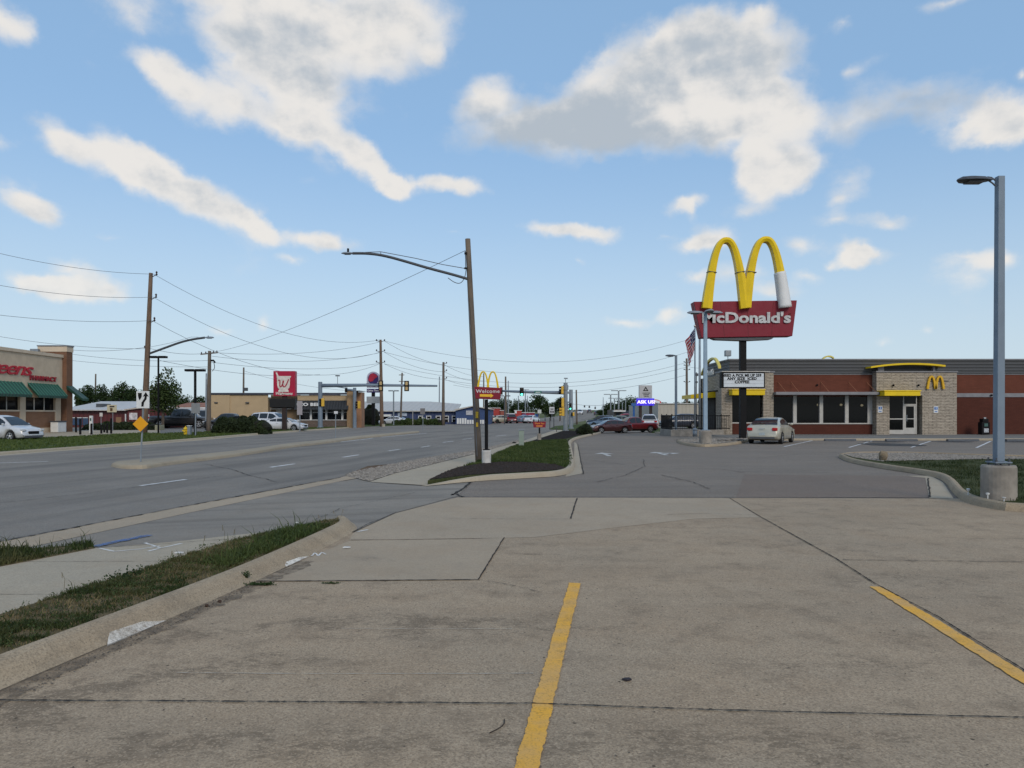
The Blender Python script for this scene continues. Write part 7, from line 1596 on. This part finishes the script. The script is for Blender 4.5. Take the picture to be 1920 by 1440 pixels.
gI = leafmat('island lawn blades', (.016, .028, .008), (.034, .052, .015), (.06, .065, .026), trans=.2)
gV = leafmat('verge grass blades', (.050, .078, .018), (.075, .108, .026), (.10, .125, .036), trans=.2)
dry = leafmat('dry straw blades', (.17, .13, .065), (.26, .20, .10), (.12, .115, .05), trans=.2)
blades('strip_grass', [tuple(p[:2]) for p in stripP], .11, 26000, .030, gA, .0035, .8, seed=3, tall=.006, label='weedy dry grass on the narrow strip behind the lot kerb')
blades('strip_straw', [tuple(p[:2]) for p in stripP], .11, 6500, .026, dry, .003, .9, seed=8, label='dry straw on the narrow strip behind the lot kerb')
fr_edge = [gp(650, 983), gp(560, 996, .06), gp(420, 1040), gp(405, 1025), gp(560, 985), gp(648, 976)]
nearP = [(-2.9, 8.0), (-2.55, 9.9), (-2.38, 10.3), (-2.48, 9.2), (-2.62, 8.0)]
blades('dense_weeds', [(-3.2, 7.6), (-2.95, 10.2), (-2.5, 10.3), (-2.58, 9.2), (-2.85, 7.5)], .11, 3000, .07, gB, .006, .7, seed=5, tall=.03, label='taller green weeds at the far end of the grass strip')
blades('wedge_grass', [tuple(p[:2]) for p in wedgeP], .028, 6500, .06, gA, .005, .6, seed=9, tall=.03, label='weedy grass wedge between the sidewalk and the gutter')
bedG = [gp(836, 894), gp(862, 884), gp(900, 877), gp(940, 873), gp(985, 874), gp(1040, 878), gp(1060, 885), gp(1070, 883), gp(1073, 868), gp(1068, 845), gp(1062, 828), gp(1020, 830), gp(985, 834.5), gp(962, 841), gp(917, 862), gp(895, 872)]
blades('bed_grass', [tuple(p[:2]) for p in bedG], .115, 26000, .07, gB, .010, .5, seed=12, label='dark grass in the long planting bed')
blades('island_grass', [tuple(p[:2]) for p in (gp(1640, 871), gp(1748, 887.5), gp(1782, 902), gp(1800, 928), gp(1835, 944), gp(1925, 957), (14, 12.1), (20, 12.4), gp(2100, 869), gp(1840, 868.5), gp(1720, 871))], .12, 24000, .06, gI, .006, .5, seed=14, label='dark grass on the island round the lamp post base')
blades('verge_grass', [tuple(p[:2]) for p in vergeP], .11, 26000, .08, gV, .03, .5, seed=16, label='green grass along the far verge of the road')
rnd_ = random.Random(77); q = MB(); P_ = [tuple(p[:2]) for p in stripP]+[]; k_ = 0
while k_ < 420:
    x = rnd_.uniform(-4.2, -2.4); y = rnd_.uniform(3.5, 10.3)
    if not inpoly(x, y, P_): continue
    k_ += 1; R_ = rnd_.uniform(.015, .05)
    for i in range(9):
        a_ = rnd_.uniform(0, 6.28); rr_ = R_*rnd_.random()**.5; c = Vector((x+cos(a_)*rr_, y+sin(a_)*rr_, .12+rnd_.uniform(0, .05))); d = Vector((cos(a_), sin(a_), rnd_.uniform(-.1, .9))).normalized(); s_ = d.orthogonal().normalized(); L = rnd_.uniform(.008, .02)
        q.add([c, c+d*L*.5+s_*L*.4, c+d*L, c+d*L*.5-s_*L*.4], [(0, 1, 2, 3)])
o = q.build('broad_leaf_weeds', leafB); o['kind'] = 'stuff'; o['label'] = 'small broad leaved weeds among the strip grass'
# individual weeds
def weed(name, p, label, n=26, r=.12, h=.12, m=None, leaf=.022, flat=False, seed=1):
    rnd = random.Random(seed); q = MB()
    for i in range(n):
        a = rnd.uniform(0, 6.28); rr = r*rnd.random()**.6; base_ = Vector((p[0], p[1], p[2])); tip = base_+Vector((cos(a)*rr, sin(a)*rr*(.4 if flat else 1), h*rnd.uniform(.4, 1)*(.25 if flat else 1)))
        q.tube([base_, tip], [.003, .0015], 3)
        for k in range(5):
            c = base_.lerp(tip, .35+.16*k); d = Vector((rnd.uniform(-1, 1), rnd.uniform(-1, 1), rnd.uniform(-.2, .8))).normalized(); s = d.orthogonal().normalized(); L = leaf*rnd.uniform(.7, 1.3)
            q.add([c, c+d*L*.5+s*L*.35, c+d*L, c+d*L*.5-s*L*.35], [(0, 1, 2, 3)])
    o = q.build(name, m or leafB); tag(o, label, 'weed', 'weeds by the lot kerb'); return o
weed('weed_plant', gp(232, 1100, .02), 'leafy weed clump at the edge of the sidewalk', 30, .16, .16, leafA, .03, seed=4)
weed('weed_plant', gp(487, 1097, .018), 'leafy weed growing flat out of the kerb joint', 40, .16, .08, leafA, .022, True, 5)
weed('weed_plant', gp(462, 1086, .05), 'small weed hanging over the kerb joint', 14, .05, .08, leafA, .02, False, 6)
weed('weed_plant', gp(622, 1093.5, .02), 'thin tuft of weed in the lot joint', 26, .10, .02, leafA, .014, True, 7)
for k, (px, py, hh) in enumerate(((380, 1035, .19), (420, 1018, .22), (436, 1020, .18), (120, 1105, .15), (318, 1062, .16), (600, 984, .14), (640, 975, .16), (628, 975, .14))):
    q = MB(); p = gp(px, py, .1); q.tube([p, p+Vector((.008, 0, hh*.6)), p+Vector((.03*(-1)**k, .01, hh))], [.0022, .0018, .0012], 3)
    for i in range(6): c = p+Vector((.02*(-1)**k, .006, hh*(.7+.05*i))); q.ell(c, (.0028, .0028, .007), 5, 4)
    o = q.build('seed_stalk', bpy.data.materials['dry straw blades']); tag(o, 'thin seeding grass stalk on the strip, '+['first left of centre', 'tallest of the middle pair', 'shorter of the middle pair', 'leftmost of all', 'near the leafy clump', 'left one at the far end', 'right one at the far end', 'middle one at the far end'][k], 'grass stalk', 'seeding grass stalks')
# mulch chips and gravel stones as loose geometry
def chips(name, P, z, n, s, m, label, seed=1, flat=.5):
    rnd = random.Random(seed); xs_ = [p[0] for p in P]; ys_ = [p[1] for p in P]; q = MB(); c = 0
    while c < n:
        x = rnd.uniform(min(xs_), max(xs_)); y = rnd.uniform(min(ys_), max(ys_))
        if not inpoly(x, y, P): continue
        r = s*rnd.uniform(.4, 1.3); a = rnd.uniform(0, 6.28); e = rnd.uniform(.4, 1); v = []
        for k in range(5): t_ = a+k*1.2566; v.append((x+cos(t_)*r*rnd.uniform(.7, 1.1), y+sin(t_)*r*e*rnd.uniform(.7, 1.1), z))
        v.append((x+rnd.uniform(-.3, .3)*r, y+rnd.uniform(-.3, .3)*r, z+r*flat*rnd.uniform(.6, 1.3))); q.add(v, [(k, (k+1) % 5, 5) for k in range(5)]); c += 1
    o = q.build(name, m); o['kind'] = 'stuff'; o['label'] = label; return o
def stonemat(name, lo, mid, hi):
    m, t, b, o = mat_new(name); g = t.nodes.new('ShaderNodeNewGeometry'); c = mixc(t, g.outputs['Random Per Island'], lo, hi); c = mixc(t, ramp(t, noise_(t, g.outputs['Position'], 30, 3), .4, .6, 0, .4), c, mid)
    t.links.new(c, b.inputs['Base Color']); b.inputs['Roughness'].default_value = .9; return m
mch = stonemat('mulch chips', (.009, .006, .005), (.016, .011, .009), (.032, .021, .016))
stn = stonemat('gravel stones', (.11, .10, .085), (.19, .17, .145), (.32, .29, .26))
chips('mulch_chips', [tuple(p[:2]) for p in (gp(806, 908.5), gp(882, 899), gp(1000, 892), gp(1045, 889), gp(1062, 886.5), gp(1040, 878), gp(985, 874), gp(940, 873), gp(900, 877), gp(860, 884), gp(836, 893))], .125, 7000, .035, mch, 'dark bark mulch in the front of the planting bed', 2)
chips('bed_stones', [tuple(p[:2]) for p in (gp(648, 893), gp(692, 903.5), gp(740, 888), gp(800, 873.5), gp(890, 851.5), gp(975, 829), gp(985, 823), gp(890, 845.5), gp(800, 859), gp(720, 874), gp(662, 886))], .018, 9000, .045, stn, 'loose pale gravel between the road and the sidewalk', 3)
chips('island_stones', [tuple(p[:2]) for p in (gp(1582, 857.6), gp(1600, 864), gp(1655, 872.5), gp(1720, 870), gp(1835, 868), gp(2000, 869), gp(2000, 863.5), gp(1920, 863.3), gp(1700, 854.8), gp(1602, 855.3))], .13, 6000, .035, stn, 'pale gravel at the tip of the lamp post island', 4)
chips('sign_island_stones', [tuple(p[:2]) for p in (gp(1270, 828), gp(1280, 832.5), gp(1302, 836.3), gp(1335, 837), gp(1383, 832), gp(1404, 826), gp(1404, 823))], .12, 2500, .05, stn, 'gravel round the foot of the black sign post', 5)
grit = stonemat('dark grit', (.03, .026, .022), (.05, .04, .035), (.12, .10, .08))
chips('lot_grit', [(-2.9, 3.2), (-2.3, 7.2), (5, 9.5), (5, 3.2)], .021, 500, .006, grit, 'scattered grit and crumbs on the concrete lot', 6)
chips('kerb_grit', [(-2.98, 4.4), (-2.55, 7.1), (-2.42, 7.1), (-2.8, 4.4)], .021, 400, .008, grit, 'dirt gathered along the foot of the lot kerb', 7)
# rocks, litter, garden lights
rk = thing('boulder', (X_(1656, 24.8), 24.8, .13), 'rough brown boulder on the pale gravel island', 'boulder')
q = MB(); q.ell((X_(1656, 24.8), 24.8, .27), (.15, .13, .17), 12, 9, .13); q.ell((X_(1653, 24.8), 24.7, .2), (.10, .10, .12), 9, 6, .15); q.build('stone', stonemat('brown rock', (.10, .075, .045), (.20, .16, .11), (.26, .20, .13)), rk)
for i, (px, py, hpx) in enumerate(((1815.5, 930, 14), (1852, 938, 14), (1882.5, 940, 8))):
    p = gp(px, py, .12); t = thing('garden_light', p, ['white stake light left of the concrete lamp base', 'white stake light in front of the concrete lamp base', 'short white stake light right of the concrete lamp base'][i], 'garden light', 'small white stake lights')
    h = hpx/FPX*p.y; q = MB(); q.cyl(p.x, p.y, .12, .12+h*.75, .010, n=6); q.build('stake', whitep, t); q = MB(); q.lathe(p.x, p.y, [(.022, .12+h*.7), (.034, .12+h*.95), (.020, .12+h)], 10); q.build('cap', whitep, t)
for i, (px, py, w, lb) in enumerate(((336, 1037, .05, 'flattened white litter on the sidewalk'), (1036 if 0 else 650, 1027, .045, 'small white scrap by the kerb end'), (557, 993, .02, 'tiny white scrap on the grass strip'))):
    p = gp(px, py, .03); q = MB(); q.prism([(p.x-w, p.y-w*.3), (p.x+w*.7, p.y-w*.4), (p.x+w, p.y+w*.3), (p.x-w*.6, p.y+w*.4)], 'z', p.z if i < 2 else .125, (p.z if i < 2 else .125)+.012); o = q.build('litter', whitep, None); tag(o, lb, 'litter')
p = gp(1175, 1275, .02); q = MB(); q.prism([(p.x-.03, p.y), (p.x, p.y-.022), (p.x+.03, p.y-.004), (p.x+.018, p.y+.02), (p.x-.008, p.y+.016)], 'z', .02, .03); o = q.build('dead_leaf', M('dark leaf', (.03, .025, .03), .8), None); tag(o, 'dark curled dead leaf right of the centre yellow line', 'leaf')
q = MB(); q.tube(chaikin([gp(918, 1374, .022), gp(935, 1366, .024), gp(946, 1357, .024), gp(946, 1349, .022)], 2), .0035, 5); o = q.build('twig', M('brown twig', (.05, .038, .03), .9), None); tag(o, 'thin bent twig lying left of the centre yellow line', 'twig')
for i, (px, py) in enumerate(((388, 1137), (412, 1129))):
    p = gp(px, py, .02); q = MB(); q.ell((p.x, p.y, .028), (.018, .016, .012), 8, 5, .3); o = q.build('pebble', M('rusty pebble', (.05, .03, .022), .9), None); tag(o, ['larger dark pebble at the kerb foot', 'smaller dark pebble at the kerb foot'][i], 'pebble')
q = MB(); 
for k in range(9): p = Vector((X_(1350+k*5, 42.5+.3*(k % 3)), 42.5+.3*(k % 3), .13)); q.ell((p.x, p.y, .15), (.16, .12, .07+.03*(k % 2)), 8, 5, .25)
o = q.build('rock_pile', stonemat('dark rocks', (.07, .065, .06), (.12, .11, .10), (.2, .18, .16)), None); tag(o, 'low pile of dark broken rocks at the foot of the black post', 'rock pile')
o['kind'] = 'stuff'
for k, (px, py) in enumerate(((1575, 827.2), (1690, 827.6), (1805, 827.6), (1915, 827.6))):
    p = gp(px, py); q = MB(); q.prism([(p.y-.15, .02), (p.y+.15, .02), (p.y+.08, .14), (p.y-.08, .14)], 'x', p.x-.95, p.x+.95); o = q.build('wheel_stop', darkgrey, None); tag(o, ['dark wheel stop nearest the pale sedan', 'dark wheel stop second from the sedan', 'dark wheel stop third from the sedan', 'dark wheel stop farthest right'][k], 'wheel stop', 'wheel stops before the restaurant')
q = MB(); q.lathe(*gp(1280 if 0 else 964, 832)[:2], [(.11, .02), (.10, .09), (.04, .12)], 10); o = q.build('traffic_lump', M('dark tar lump', (.03, .03, .03), .9), None); tag(o, 'small dark lump on the gravel beside the road', 'debris')
